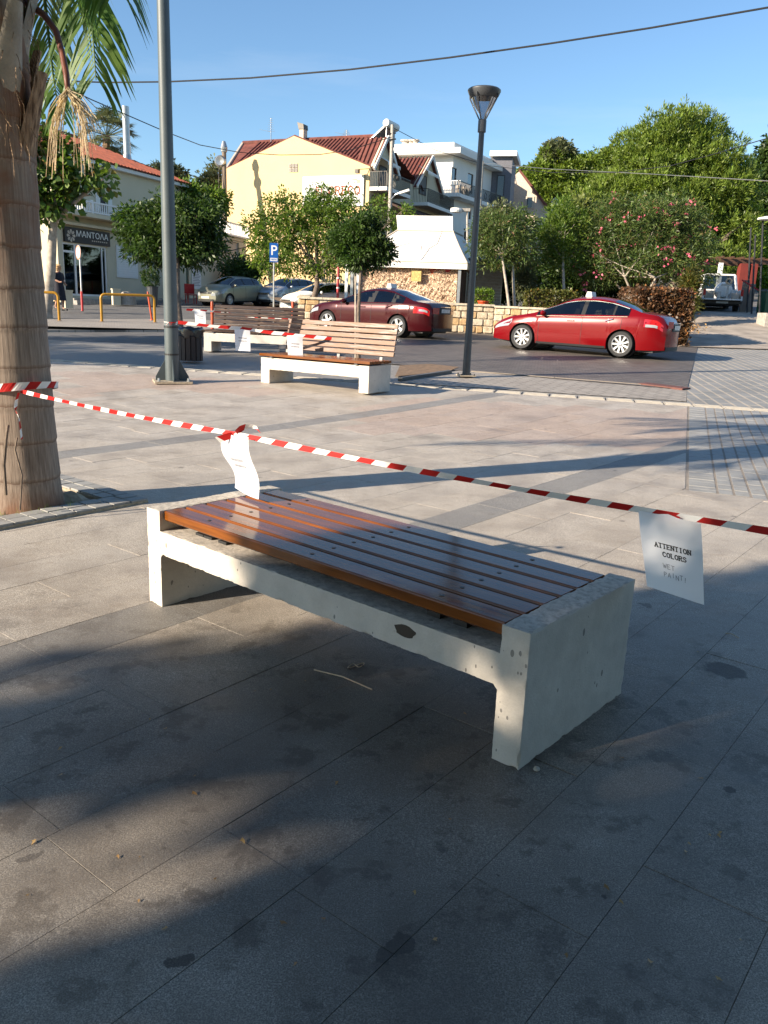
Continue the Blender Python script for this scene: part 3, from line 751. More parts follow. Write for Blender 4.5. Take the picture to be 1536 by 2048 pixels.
for i in range(6):
    y0 = .022+i*.1145
    s_ = slat_mesh(BT+.006, BL-BT-.006, y0, y0+.098, .403, .448).build('slat', M['slat'], b1)
    for x in (.34, .385+.0, BL/2, BL-.40) if False else (.36, BL/2+.0, BL-.38):
        if bolt0 is None: bolt0 = boltm.build('bolt', M['bolt'], s_); bolt0.location = (x, y0+.05, .4482)
        else: inst('bolt', bolt0.data, s_, (x, y0+.05, .4482))
for x, h_ in ((.27,.018), (.33,.018), (.43,.02), (BL-.42,.03), (BL-.31,.032)):
    MB().box((x, .115, .357+h_*.3), (.055, .06, h_*.6)).build('rubber_pad', M['black'], b1)
for x in (.36, BL/2, BL-.38):
    MB().box((x, BW/2+.06, .380), (.045, BW-.34, .045)).build('support_bar', M['black'], b1)
MB().add([(BL-.47+.045*math.cos(a*PI/8)*(1+.15*math.sin(a*2)), -.0008, .315+.022*math.sin(a*PI/8)) for a in range(16)]+[(BL-.47+.045*math.cos(a*PI/8)*(1+.15*math.sin(a*2)), .004, .315+.022*math.sin(a*PI/8)) for a in range(16)], [tuple(range(16))]+[(i,(i+1)%16,16+(i+1)%16,16+i) for i in range(16)]).build('dark_stain', M['bolt'], b1)

# benches with backrests
def back_bench(loc, rz, label, ms, mbk, L_=2.04, W_=.62, voxel=.016):
    t = thing('backrest_bench', label, 'bench', loc, rz, 'slatted benches with backrests')
    mb = MB(); T = .17; prof = [(0,0),(0,.40),(L_,.40),(L_,0),(L_-T,0),(L_-T,.22),(T,.22),(T,0)]
    mb.prism([(x, 0, z) for x, z in prof], (0, W_, 0)); rough_frame(mb, t, M['bconc'], voxel, .6)
    for i in range(6):
        y0 = -.02+i*.105; slat_mesh(-.02, L_+.02, y0, y0+.09, .425, .465, .005).build('seat_slat', ms, t)
    for x in (.22, L_-.22):
        MB().box((x, W_/2-.02, .412), (.05, W_, .024)).build('support_bar', M['dgrey'], t)
    lean = Matrix.Translation((0, W_+.03, .47)) @ Matrix.Rotation(rad(-12), 4, 'X')
    for i in range(6):
        z0 = .045+i*.085; slat_mesh(-.02, L_+.02, -.018, .018, z0, z0+.068, .004, lean).build('back_slat', mbk, t)
    for x in (.22, L_/2, L_-.22):
        b_ = MB(); b_.box((x, .035, .25), (.05,.02,.56)); b_.v = [lean @ v for v in b_.v]; b_.build('back_strap', M['dgrey'], t)
    return t
o_ = G(522,765); back_bench(o_, rad(-31), 'bench with worn reddish glossy backrest, tape tied to its right end', M['slat'], M['slat_w'])
o_ = G(408,702); back_bench(o_, rad(-9), 'darker slatted bench behind the bin, seen beyond the other backrest bench', M['slat_k'], M['slat_k'])

# litter bin
g = G(382,722); t = thing('litter_bin', 'brown wooden slatted litter bin with a black bag beside the mast', 'bin', g, rad(-12))
MB().lathe([(.2,.02),(.2,.56)], 12).build('liner', M['black'], t)
for k in range(14):
    a = 2*PI*k/14; c = (.215*math.cos(a), .215*math.sin(a), .29); MB().box(c, (.022,.082,.56), a).build('plank', M['wood_b'], t)
mb = MB(); n = 28; rings = []
for i, (r, z) in enumerate([(.236,.46),(.245,.5),(.242,.56),(.25,.60),(.235,.635),(.205,.625),(.19,.55)]):
    rings.append([(r*(1+.05*math.sin(7*a+i*1.3)+.04*math.sin(13*a+i))*math.cos(a), r*(1+.05*math.sin(7*a+i*1.3))*math.sin(a), z+.018*math.sin(5*a+i*.9)) for a in [2*PI*j/n for j in range(n)]])
mb.add([p for r in rings for p in r], [(i*n+j, i*n+(j+1)%n, (i+1)*n+(j+1)%n, (i+1)*n+j) for i in range(len(rings)-1) for j in range(n)])
mb.build('bin_bag', M['bag'], t, smooth=True)

# tall mast left, with base gussets
g = G(345,765); t = thing('floodlight_mast', 'tall grey green mast with triangular base gussets left of the benches', 'mast', g, rad(20)); MAST = g.copy()
MB().tube([(0,0,0),(0,0,2.2),(0,0,5.5),(0,0,9.5)], [.106,.100,.084,.062], 20).build('shaft', M['pole'], t, smooth=40)
MB().box((0,0,.018), (.56,.56,.03)).build('base_plate', M['sand'], t)
for k in range(4):
    a = k*PI/2; mb = MB(); X = Vector((math.cos(a), math.sin(a), 0)); Y = Vector((-math.sin(a), math.cos(a), 0))
    mb.prism([X*.1+Vector((0,0,.033))-Y*.007, X*.25+Vector((0,0,.033))-Y*.007, X*.25+Vector((0,0,.09))-Y*.007, X*.1+Vector((0,0,.36))-Y*.007], Y*.014); mb.build('gusset', M['pole'], t)
    a += PI/4; MB().lathe([(0,.085),(.016,.085),(.02,.05),(.026,.05),(.026,.033)], 8, (.31*math.cos(a), .31*math.sin(a), 0)).build('anchor_bolt', M['steel'], t)
for z in (.43,.84): MB().lathe([(.101,z-.012),(.109,z-.012),(.109,z+.012),(.101,z+.012)], 20).build('cable_tie', M['black'], t)
mb = MB(); mb.bar((-.8,0,9.4),(.8,0,9.4),.08,.08); mb.build('crossarm', M['pole'], t)
for x in (-.6,.6): MB().box((x,-.15,9.25),(.42,.16,.34)).build('floodlight', M['dgrey'], t)

# lamp post
g = G(932,752); t = thing('street_lamp', 'dark grey lamp post with a four armed conical lantern in front of the red car', 'street lamp', g, rad(12), 'plaza lamp posts'); LAMP = t
def zof(px, py): d = ray(px, py); return CAMH+d[2]*g.y/d[1]-g.z
ZT, ZR, ZA, ZC = zof(966,174), zof(966,194), zof(963,241), zof(962,262)
MB().tube([(0,0,0),(0,0,1.1),(0,0,ZC)], [.072,.064,.048], 18).build('shaft', M['dgrey'], t, smooth=40)
mb = MB(); mb.box((0,0,.01), (.30,.30,.02)); mb.build('base_plate', M['sand'], t)
for k in range(4):
    a = PI/4+k*PI/2; MB().lathe([(0,.05),(.012,.05),(.016,.02)], 6, (.17*math.cos(a), .17*math.sin(a), 0)).build('anchor_bolt', M['bolt'], t)
MB().lathe([(.05,ZC-.02),(.072,ZC-.02),(.072,ZA),(.055,ZA+.02),(0,ZA+.03)], 16).build('collar', M['dgrey'], t, smooth=35)
for k in range(4):
    a = PI/4+k*PI/2; e = Vector((math.cos(a), math.sin(a), 0))
    MB().tube([e*.05+Vector((0,0,ZA)), e*.15+Vector((0,0,ZA+(ZR-ZA)*.45)), e*.265+Vector((0,0,ZR-.01)), e*.27+Vector((0,0,ZR+.03))], .013, 6).build('arm', M['dgrey'], t)
MB().lathe([(0,ZT),(.14,ZT-.01),(.26,ZT-.03),(.285,ZT-.05),(.285,ZT-.07),(.25,ZR+.01),(.22,ZR-.02),(0,ZR-.03)], 24).build('lamp_cap', M['dgrey'], t, smooth=35)
MB().lathe([(.21,ZR-.025),(.15,ZR-(ZR-ZA)*.4),(.06,ZA+.1),(.03,ZA+.03)], 20).build('lamp_shade', glassmat('lantern_glass', (.5,.55,.6), 1.5), t, smooth=True)

# ================================================================== TAPES AND NOTICES
def ribbon(name, pts, w_, stripe, label, seg=.02, twist=.25, phase=0., tw2=0, group=None):
    pts = [Vector(p) for p in pts]; L_ = [0]
    for a, b in zip(pts, pts[1:]): L_.append(L_[-1]+(b-a).length)
    tot = L_[-1]
    def P(s_):
        s_ = min(max(s_, 0), tot); i = max(k for k in range(len(L_)-1) if L_[k] <= s_+1e-9) if s_ < tot else len(L_)-2
        return pts[i].lerp(pts[i+1], (s_-L_[i])/(L_[i+1]-L_[i]))
    mb = MB(); s_ = 0; col = 0; sk = w_*.9
    while s_ < tot:
        e = min(s_+stripe, tot); n = 4
        for k in range(n):
            a = s_+(e-s_)*k/n; b = s_+(e-s_)*(k+1)/n; q = []
            for s0, side in ((a,-1),(b,-1),(b,1),(a,1)):
                s1 = s0+side*sk/2; p = P(s1); d = unit(P(s1+.02)-P(s1-.02)); U = unit(Vector((0,0,1))-d*d.z)
                th = twist*math.sin(s0*2.3+phase)+tw2*s0; N_ = d.cross(U); wv = U*math.cos(th)+N_*math.sin(th)
                ww = w_*(1+.12*math.sin(s0*9+phase)); q.append(p+wv*ww/2*side)
            mb.mi = col; mb.quad(*q)
        col ^= 1; s_ = e
    o = mb.build(name, [M['red'], M['tapew']], None, fix=False)
    return tag(o, label, 'barrier tape', group)
def _lines(word, h, lw, ser, wob):
    if ser == 'type': v, f = text2d(word, h*1.35); return v, f, max(a for a, b in v)
    return strokes(word, h, lw, ser, wob=wob)
def notice(name, TL, TR, BL_, BR_, label, lines, bulge=.02, wave=0., group=None, serif=True):
    TL, TR, BL_, BR_ = map(Vector, (TL, TR, BL_, BR_)); base = (TL+TR)/2; N_ = unit((TR-TL).cross(BL_-TL))
    if N_.y > 0: N_ = -N_
    def Sf(u, v, off=0):
        p = TL.lerp(TR, u).lerp(BL_.lerp(BR_, u), v); p = p+N_*(bulge*math.sin(PI*u)*(1-.5*v)+wave*math.sin(PI*2*v)+.006*math.sin(5*v+3*u)+off)
        pin = math.exp(-((u-.5)**2/.012+(v/.12)**2)); return p+Vector((0,0,.008))*pin
    t = thing(name, label, 'notice', base, 0, group); mb = MB(); a, b = 14, 18
    mb.add([Sf(i/a, j/b) for j in range(b+1) for i in range(a+1)], [(j*(a+1)+i, j*(a+1)+i+1, (j+1)*(a+1)+i+1, (j+1)*(a+1)+i) for j in range(b) for i in range(a)])
    mb.build('sheet', M['paper'], t, smooth=True, world=True)
    Wp = .21; Hp = .297
    for word, u0, v0, h, lw, mt, ser, wob in lines:
        vs, fs, wd = _lines(word, h, lw, ser, wob); mb = MB()
        mb.add([Sf(u0+(x-wd/2)/Wp, v0-y/Hp, .0014) for x, y in vs], fs); mb.build('lettering', mt, t, fix=False, world=True)
    return t
KN = at(40, 782, 4.93); P1 = at(471, 868, 3.78); P2 = at(1351, 1031, 2.78)
PR = at(1352, 1033, 2.78)+(P2-P1)*.95; PR.z = P2.z+.015
tp_ = thing('steel_post', 'thin steel post beyond the right edge holding the end of the barrier tape', 'post', (PR.x, PR.y, 0)); MB().tube([(0,0,-.02),(0,0,PR.z+.12)], .024, 10).build('post', M['steel'], tp_); MB().lathe([(0,.012),(.14,.01),(.15,0)], 14).build('base', M['dgrey'], tp_)
def sag(a, b, n, s_): return [a.lerp(b, i/n)-Vector((0,0,s_*4*(i/n)*(1-i/n))) for i in range(n+1)]
ptsT = sag(KN, P1, 8, .012)[:-1]+sag(P1, P2, 14, .012)[:-1]+sag(P2, PR, 8, .01)
ribbon('barrier_tape', ptsT, .024, .078, 'red and white barrier tape stretched from the palm trunk past the front bench', twist=.35)
# tape loop round the palm and its tail
PALM = Vector((-2.36, 5.12, 0)); PR_ = .232
loop = [PALM+Vector((PR_*1.03*math.cos(a), PR_*1.03*math.sin(a), KN.z+.0+.035*math.sin(a+2.2))) for a in np.linspace(rad(-125), rad(215), 26)]
ribbon('barrier_tape', loop, .045, .075, 'loop of red and white tape wound round the palm trunk', twist=.1)
ribbon('barrier_tape', [at(38,784,4.88), at(33,800,4.86), at(30,820,4.86), at(38,835,4.84), at(44,880,4.84)], .02, .05, 'short tape tail hanging down the palm trunk', twist=1.2)
notice('paper_notice', at(1277,1021,2.84), at(1402,1047,2.72), at(1293,1172,2.80), at(1409,1210,2.70), 'white paper notice reading ATTENTION COLORS on the tape right of the bench',
       [('ATTENTION', .53, .43, .0165, .0036, M['ink'], True, 0), ('COLORS', .55, .535, .0165, .0036, M['ink'], True, 0),
        ('WET', .44, .68, .017, .0019, M['pencil'], False, .15), ('PAINT!', .54, .79, .017, .0019, M['pencil'], False, .15)], .012)
def gzp(px, py, z):
    d = ray(px, py); k = (z-CAMH)/d[2]; return Vector(d*k)+Vector((0,0,CAMH))
notice('paper_notice', at(444,868,3.86), at(497,874,3.70), gzp(468,976,.469), gzp(519,998,.467), 'white paper notice hanging over the left end of the varnished bench, brightly lit', [('ΠΡΟΣΟΧΗ', .5, .42, .013, 0, M['pencil'], 'type', 0), ('ΧΡΩΜΑΤΑ', .5, .54, .013, 0, M['pencil'], 'type', 0)], .014, .016)
bow = lambda c, s_, lab: ribbon('tape_bow', [c, c+Vector((.03,0,.03))*s_, c+Vector((.065,-.01,.045))*s_, c+Vector((.10,-.01,.04))*s_, c+Vector((.125,-.02,.01))*s_], .035*s_, .06*s_, lab, twist=1.0, phase=1)
bow(P1+Vector((0,-.01,0)), 1., 'fluttering tape bow on top of the notice over the bench')
ribbon('tape_bow', [P1+Vector((0,-.01,0)), P1+Vector((-.04,-.02,-.012)), P1+Vector((-.085,-.03,-.03))], .03, .07, 'red tape end sticking out left of the notice over the bench', twist=.5)
ribbon('tape_bow', [P2+Vector((0,-.012,.006)), P2+Vector((.004,-.018,-.012)), P2+Vector((.006,-.02,-.035))], .018, .07, 'small red tape knot pinching the ATTENTION COLORS notice', twist=.6)
# tape from the mast to the backrest bench
A_ = MAST+Vector((.1,-.1,0)); A_.z = at(350,645,12.75).z; A_ = at(352,644,12.7); E_ = at(745,684,12.9)
m1, m2 = at(485,657,12.75), at(590,670,12.75)
ribbon('barrier_tape', [A_, at(420,652,12.72), m1, at(540,665,12.75), m2, at(670,678,12.8), E_], .05, .17, 'barrier tape running from the grey mast to the backrest bench', twist=.2)
ribbon('barrier_tape', [E_, at(760,683,12.85), at(752,692,12.85), at(745,680,12.85), at(766,700,12.8)], .03, .1, 'tangled tape end on the right end of the backrest bench', twist=.8)
lp = [MAST+Vector((.108*math.cos(a), .108*math.sin(a), A_.z-MAST.z+.01*math.sin(a))) for a in np.linspace(0, 2*PI*.99, 14)]
ribbon('barrier_tape', lp, .05, .12, 'band of red and white tape round the grey mast', twist=.1)
def small_note(px0, py0, px1, py1, dep, lab, skew=0):
    notice('paper_notice', at(px0, py0, dep), at(px1, py0+2, dep-.02), at(px0+2, py1, dep), at(px1+1, py1+2, dep-.02), lab, [('ΠΡΟΣΟΧΗ', .5, .42, .017, 0, M['ink'], 'type', 0), ('ΧΡΩΜΑΤΑ', .5, .56, .017, 0, M['ink'], 'type', 0)] if px1-px0 > 15 else [], .02)
small_note(469,659,500,701,12.7, 'white notice on the tape in front of the dark bench, right of the bin')
small_note(574,671,605,712,12.68, 'white notice taped over the left end of the worn backrest bench')
a3, b3 = at(372,619,18.6), at(717,648,18.2)
ribbon('barrier_tape', [a3, at(400,621,18.6), at(430,623,18.7), at(500,633,18.8), at(600,641,18.6), at(660,646,18.4), b3], .045, .16, 'far barrier tape passing behind the dark bench to the staked tree', twist=.3)
small_note(389,621,411,648,18.55, 'bluish paper notice on the far tape left of the dark bench')
small_note(600,642,610,652,18.5, 'tiny bluish paper on the far tape in front of the maroon car')
for nm, (px0, py0, px1, py1, dep) in {'a': (469,659,500,701,12.68), 'b': (574,671,605,712,12.66), 'c': (389,621,411,648,18.53)}.items():
    pass

# dry twig, rubber loop, scattered leaves
o = MB().tube([G(628,1342)+Vector((0,0,.004)), G(685,1360)+Vector((0,0,.012)), G(744,1381)+Vector((0,0,.004))], .0025, 6).build('twig', M['strand']); tag(o, 'long pale dry twig lying in front of the bench', 'twig')
c = G(712,1333); o = MB().tube([c+Vector((.028*math.cos(a)*(1+.5*math.sin(a)), .02*math.sin(2*a)+.01*math.cos(a), .004)) for a in np.linspace(0, 2*PI*.96, 30)], .0018, 6).build('wire_loop', M['strand']); tag(o, 'small curled loop of wire on the slabs before the bench', 'wire')
c = G(1463,1272); o = MB().tube([c+Vector((-.02,.02,.004)), c+Vector((.0,0,.01)), c+Vector((.02,-.03,.004))], .002, 5).build('twig', M['strand']); tag(o, 'short dry twig below the ATTENTION COLORS notice', 'twig')
o = MB().lathe([(0,.012),(.008,.009),(.011,.003),(.009,0)], 8, G(1073,1541)).build('pebble', M['white_tile']); tag(o, 'small white pebble at the bench foot', 'pebble')
mb = MB()
for px, py in [(237,1716),(279,1716),(68,1688),(278,1804),(329,1861),(487,1685),(1400,1559),(1420,1672),(1440,1669),(1370,1705),(830,1788),(870,1881),(1298,1926),(1480,1882),(595,1330),(840,1300),(490,1345),(300,1440),(120,1500),(900,1640),(390,1590),(645,905),(1000,1010),(905,1012)]+[(random.uniform(50,1500), random.uniform(1150,2000)) for _ in range(26)]:
    g = G(px, py); a = random.uniform(0, 6.28); s_ = random.uniform(.005,.011); R_ = Matrix.Rotation(a, 3, 'Z')
    mb.add([g+R_@Vector(p)*s_+Vector((0,0,.002)) for p in ((-1,0,0),(0,-.35,.3),(1,0,.5),(0,.4,.2),(.2,.9,.3))], [(0,1,2,3),(3,2,4)])
tag(mb.build('fallen_leaves', M['dryleaf'], fix=False), 'scattered tiny dry leaf bits on the granite', 'leaf litter', kind='stuff')
# ================================================================== FOLIAGE TOOLS
def leaf_mesh(name, C, D, size, aspect, m, parent, droop=.3, world=True):
    n = len(C); D = D/np.maximum(1e-6, np.linalg.norm(D, axis=1, keepdims=True))
    Rr = RNG.normal(size=(n, 3)); Sd = np.cross(D, Rr); Sd /= np.maximum(1e-6, np.linalg.norm(Sd, axis=1, keepdims=True))
    sz = np.asarray(size).reshape(-1, 1)*np.ones((n, 1)); w_ = sz*aspect/2
    tip = C+D*sz; tip[:, 2] -= (sz[:, 0]*droop*RNG.random(n)); mid = C+D*sz*.5
    V = np.stack([C, mid+Sd*w_, tip, mid-Sd*w_], axis=1).reshape(-1, 3)
    if world and parent is not None:
        inv = np.array(root_of(parent).matrix_basis.inverted()); V = V@inv[:3,:3].T+inv[:3,3]
    me = bpy.data.meshes.new(name); me.vertices.add(4*n); me.vertices.foreach_set('co', V.ravel())
    me.loops.add(4*n); me.loops.foreach_set('vertex_index', np.arange(4*n, dtype=np.int32))
    me.polygons.add(n); me.polygons.foreach_set('loop_start', np.arange(n, dtype=np.int32)*4)
    me.materials.append(m); me.update(calc_edges=True)
    o = bpy.data.objects.new(name, me); COL.objects.link(o)
    if parent is not None: o.parent = parent
    return o
def rdir(n):
    v = RNG.normal(size=(n, 3)); return v/np.linalg.norm(v, axis=1, keepdims=True)
def crown_pts(lobes, nclump, per, rc, shell=.55, flat=1.):
    L_ = np.array(lobes, float); wt = (L_[:,3]*L_[:,4]*L_[:,5])**.67; wt /= wt.sum()
    idx = RNG.choice(len(L_), nclump, p=wt); d = rdir(nclump); r = shell+(1-shell)*RNG.random((nclump, 1))**.7; r *= (1+.12*RNG.normal(size=(nclump,1)))
    c = L_[idx,:3]+d*r*L_[idx,3:6]
    rcs = rc*(.6+.8*RNG.random((nclump, 1, 1)))
    off = rdir(nclump*per).reshape(nclump, per, 3)*(RNG.random((nclump, per, 1))**.6)*rcs*np.array([1,1,flat])
    C = (c[:,None,:]+off).reshape(-1, 3); Dv = (off/rc*1.2+d[:,None,:]*.5).reshape(-1, 3)
    return C, Dv
def sublobes(lobes, n, r):
    out = []
    for l in lobes:
        k = max(3, int(n*(l[3]*l[5])/4)); d = rdir(k)
        for i in range(k): rr = r*random.uniform(.6,1.35); out.append((l[0]+d[i][0]*l[3]*.85, l[1]+d[i][1]*l[4]*.85, l[2]+d[i][2]*l[5]*.85, rr, rr, rr*.85))
    return out
def px_lobes(els, dep, ry=1.):
    out = []
    for e in els:
        px, py, rx, rz = e[:4]; dd = dep+(e[4] if len(e) > 4 else 0); c = at(px, py, dd); k = dd/FPX
        out.append((c.x, c.y, c.z, rx*k, rx*k*ry, rz*k))
    return out
def tree(name, label, cat, base, lobes, m, size, nclump, per, rc, aspect=.45, trunk_r=.1, bark='bark', group=None, shell=.5, up=0., limbs=6, stems=1, droop=.3, fork=.45, spread=.3, flat=1., lean=0):
    t = thing(name, label, cat, base, 0, group); b = Vector(base)
    C, Dv = crown_pts(lobes, nclump, per, rc, shell, flat); Dv = Dv+RNG.normal(size=Dv.shape)*.5; Dv[:,2] += up
    leaf_mesh('crown', C, Dv, size*(.6+.7*RNG.random(len(C))), aspect, m, t, droop)
    mb = MB(); cx = sum(l[0] for l in lobes)/len(lobes); cy = sum(l[1] for l in lobes)/len(lobes); zlo = min(l[2]-l[5]*.5 for l in lobes); ztop = max(l[2] for l in lobes)
    for s_ in range(stems):
        a = s_*2*PI/max(1, stems)+.7; q0 = b+Vector((math.cos(a), math.sin(a), 0))*(trunk_r*2.5 if stems > 1 else 0)
        fk = Vector((b.x+(cx-b.x)*.6+(spread*math.cos(a) if stems > 1 else lean), b.y+(cy-b.y)*.6+(spread*math.sin(a) if stems > 1 else 0), max(b.z+.3, zlo+(ztop-zlo)*(fork-.35))))
        mid = q0.lerp(fk, .5)+Vector((random.uniform(-1,1), random.uniform(-1,1), 0))*trunk_r*.7
        mb.tube([q0-Vector((0,0,.1)), q0+(mid-q0)*.15, mid, fk], [trunk_r*1.25, trunk_r, trunk_r*.85, trunk_r*.7], 9, False)
        Ls = random.sample(list(lobes), min(limbs, len(lobes))) if len(lobes) >= limbs else [random.choice(lobes) for _ in range(limbs)]
        for l in Ls:
            e = Vector((l[0]+random.uniform(-.5,.5)*l[3], l[1]+random.uniform(-.5,.5)*l[4], l[2]+l[5]*random.uniform(-.1,.6)))
            md = fk.lerp(e, .5)+Vector((random.uniform(-.1,.1), random.uniform(-.1,.1), -.05))*(e-fk).length*.6
            mb.tube([fk, md, e], [trunk_r*.6, trunk_r*.38, trunk_r*.12], 6, False)
            for _ in range(2):
                e2 = md.lerp(e, .4)+Vector([random.uniform(-.6,.6)*l[3+k] for k in range(3)]); mb.tube([md.lerp(e, .2), e2], [trunk_r*.25, trunk_r*.08], 5, False)
    mb.build('trunk', M[bark] if isinstance(bark, str) else bark, t, smooth=True, world=True)
    return t

# ================================================================== PALM
t = thing('palm_tree', 'palm tree with ringed trunk and hanging dry flower strands at the left edge', 'palm tree', PALM)
from mathutils import noise as mno
n = 44; prof = []; z = -.03
while z < 3.6: prof.append(z); z += .02
vs = []; fs = []
for i, z in enumerate(prof):
    r = .222+.016*math.exp(-max(z,0)/.12)-.014*math.sin(z*.9)+.018*sst(1.5, 2.1, z)
    zr = (z*4.2+.25) % 1; r += .007*(1-zr)+(-.008 if zr < .06 else 0)
    for j in range(n):
        a = 2*PI*j/n; q = 1+.035*mno.noise(Vector((math.cos(a)*1.5, math.sin(a)*1.5, z*1.3)))+.012*mno.noise(Vector((math.cos(a)*9, math.sin(a)*9, z*1.)))
        vs.append((r*q*math.cos(a)-.02*z, r*q*math.sin(a), z))
k = len(prof)
mb = MB(); mb.add(vs, [(i*n+j, i*n+(j+1)%n, (i+1)*n+(j+1)%n, (i+1)*n+j) for i in range(k-1) for j in range(n)]); mb.build('trunk', M['palm'], t, smooth=True)
# old leaf bases
for i in range(30):
    a = i*2.4; z = 1.98+i*.07; e = Vector((math.cos(a), math.sin(a), 0)); sd = Vector((-math.sin(a), math.cos(a), 0)); mb = MB(); wv = random.uniform(.10,.15); hh = random.uniform(.30,.62)
    c0 = Vector((-.02*z, 0, z)); rows = []
    for q in range(7):
        f = q/6; out = .15+.10*f+.06*f*f; hw = wv*(1-.62*f); th = .03*(1-.5*f)
        rows.append([c0+e*(out)+sd*(-hw)+Vector((0,0,hh*f)), c0+e*(out+th*1.6)+sd*(-hw*.5)+Vector((0,0,hh*f)), c0+e*(out+th*1.9)+Vector((0,0,hh*f)), c0+e*(out+th*1.6)+sd*(hw*.5)+Vector((0,0,hh*f)), c0+e*out+sd*hw+Vector((0,0,hh*f)), c0+e*(out-.02)+Vector((0,0,hh*f))])
    mb.add([p for r in rows for p in r], [(q*6+j, q*6+(j+1)%6, (q+1)*6+(j+1)%6, (q+1)*6+j) for q in range(6) for j in range(6)]+[tuple(36+j for j in range(6))])
    mb.build('leaf_base', M['palebark'] if i % 3 else M['fibre'], t, smooth=50)
# fibres
mb = MB()
for i in range(300):
    a = random.uniform(0, 6.28); z = random.uniform(2.2, 3.4); r = .235+random.uniform(0,.05); p = Vector((r*math.cos(a)-.02*z, r*math.sin(a), z))
    q = p+Vector((math.cos(a)*random.uniform(0,.04), math.sin(a)*random.uniform(0,.04), -random.uniform(.05,.22))) + Vector((random.uniform(-.05,.05), random.uniform(-.05,.05), 0))
    mb.tube([p, p.lerp(q, .5)+Vector((math.cos(a), math.sin(a), 0))*.02, q], [.0022,.0018,.001], 3, False)
mb.build('fibre', M['fibre'], t)
def frond(parent, pts, ll, nl, m, lw=.028, seed=0, hang=.55, sides=(1,-1), stalk=.02):
    rr = random.Random(seed); pts = [Vector(p) for p in pts]; mb = MB(); inv = root_of(parent).matrix_basis.inverted(); pts = [inv@p for p in pts]
    mb.tube(pts, [stalk*(1-.8*i/(len(pts)-1)) for i in range(len(pts))], 6, False)
    def P(f):
        x = f*(len(pts)-1); i = min(int(x), len(pts)-2); return pts[i].lerp(pts[i+1], x-i)
    for i in range(nl):
        f = .08+.92*i/nl; p = P(f); T = unit(P(min(1, f+.02))-P(max(0, f-.02)))
        sd = unit(T.cross(Vector((0,0,1)))) if abs(T.z) < .95 else Vector((1,0,0)); L_ = ll*(.55+.6*math.sin(PI*min(1, f*.9+.1)))*rr.uniform(.85,1.1)
        for s_ in sides:
            d = unit(sd*s_*.75+T*.6+Vector((0,0,-.15+rr.uniform(-.1,.1)))+Vector((rr.uniform(-.12,.12), rr.uniform(-.12,.12), 0)))
            q = [p]; 
            for k in range(3): d = unit(d+Vector((0,0,-hang*.55))); q.append(q[-1]+d*L_/3)
            wn = unit(d.cross(T)+Vector((0,0,.01)))*lw/2; wn = unit(T-d*T.dot(d))*lw/2
            vs = [q[0]-wn*.3, q[0]+wn*.3, q[1]-wn, q[1]+wn, q[2]-wn*.7, q[2]+wn*.7, q[3]]
            mb.add(vs, [(0,1,3,2),(2,3,5,4),(4,5,6)])
    return mb.build('frond', m, parent, fix=False)
def in_view2(P):
    q = np.array([P[0], P[1], P[2]-CAMH]); d = q@_f
    if d < .2: return False
    px = 768+FPX*(q@_R)/d; py = 1024+FPX*(q@_D)/d; return px > 60 and px < 1700 and py > -260
TOP = PALM+Vector((-.07,0,3.55))
fr = [
 ([TOP, at(70,-260,5.25), at(125,-150,5.4), at(165,-60,5.5), at(185,60,5.55), at(192,160,5.55)], .60, 46),
 ([TOP, at(50,-150,5.5), at(85,-40,5.75), at(97,70,5.9), at(106,150,5.95), at(118,225,5.95)], .40, 44),
 ([TOP, at(80,-300,5.0), at(160,-230,5.0), at(215,-130,5.0), at(235,-20,5.0)], .62, 40),
 ([TOP, at(60,-240,5.6), at(110,-180,6.0), at(150,-80,6.3), at(165,40,6.4)], .55, 36)]
for i, (p, ll, nl) in enumerate(fr): frond(t, p, ll, nl, M['lf_palm'], seed=i)
for i in range(15):
    a = i*2.4+.5; e = Vector((math.cos(a), math.sin(a), 0)); el = random.uniform(.1, 1.3)
    if math.sin(a) < -.3 and math.cos(a) > -.2: el = max(el, .7)
    L_ = 2.4; p = [TOP+e*.1]; d = unit(e+Vector((0,0,el)))
    for k in range(6): d = unit(d+Vector((0,0,-.24))); p.append(p[-1]+d*L_/6)
    if a % (2*PI) < 2.6 and False: continue
    if any(in_view2(x) for x in p[2:]): continue
    frond(t, p, .5, 38, M['lf_palm'], seed=i+20)
mb = MB(); inv = t.matrix_basis.inverted()
sp = [at(20,-10,4.85), at(52,5,4.75), at(88,30,4.65), at(112,62,4.6), at(124,105,4.55), at(133,150,4.52), at(136,186,4.5)]
mb.tube([inv@p for p in sp], [.028,.024,.020,.018,.017,.017,.014], 10); st = mb.build('flower_stalk', M['stalk'], t, smooth=True)
mb = MB(); rr = random.Random(4)
for i in range(76):
    s_ = -1 if i % 5 < 2 else 1; p = at(136+rr.uniform(-3,3), 182+rr.uniform(-8,4), 4.5+rr.uniform(-.02,.02)); L_ = rr.uniform(35, 150); dx = rr.gauss(-33, 9) if s_ < 0 else rr.gauss(42, 13); yy = rr.uniform(8, 30)
    q = [p, at(136+dx*.45, 182+yy, 4.5+rr.uniform(-.1,.1)), at(136+dx*.8, 185+yy+L_*.4, 4.5+rr.uniform(-.15,.15)), at(136+dx+rr.uniform(-6,6), 185+yy+L_*1., 4.5+rr.uniform(-.15,.15))]
    mb.tube([inv@x for x in q], [.0032,.0028,.0024,.0012], 4, False)
mb.build('dry_strands', M['strand'], t, fix=False)
mb = MB(); vp = [at(12,990,4.9), at(8,930,4.86), at(12,880,4.84), at(16,850,4.85)]
mb.tube([inv@x for x in vp], .010, 6); mb.tube([inv@x for x in (at(40,1020,4.86), at(44,950,4.86), at(30,900,4.85), at(34,875,4.85))], .006, 6); mb.build('trunk_root', M['bark'], t)
mb = MB()
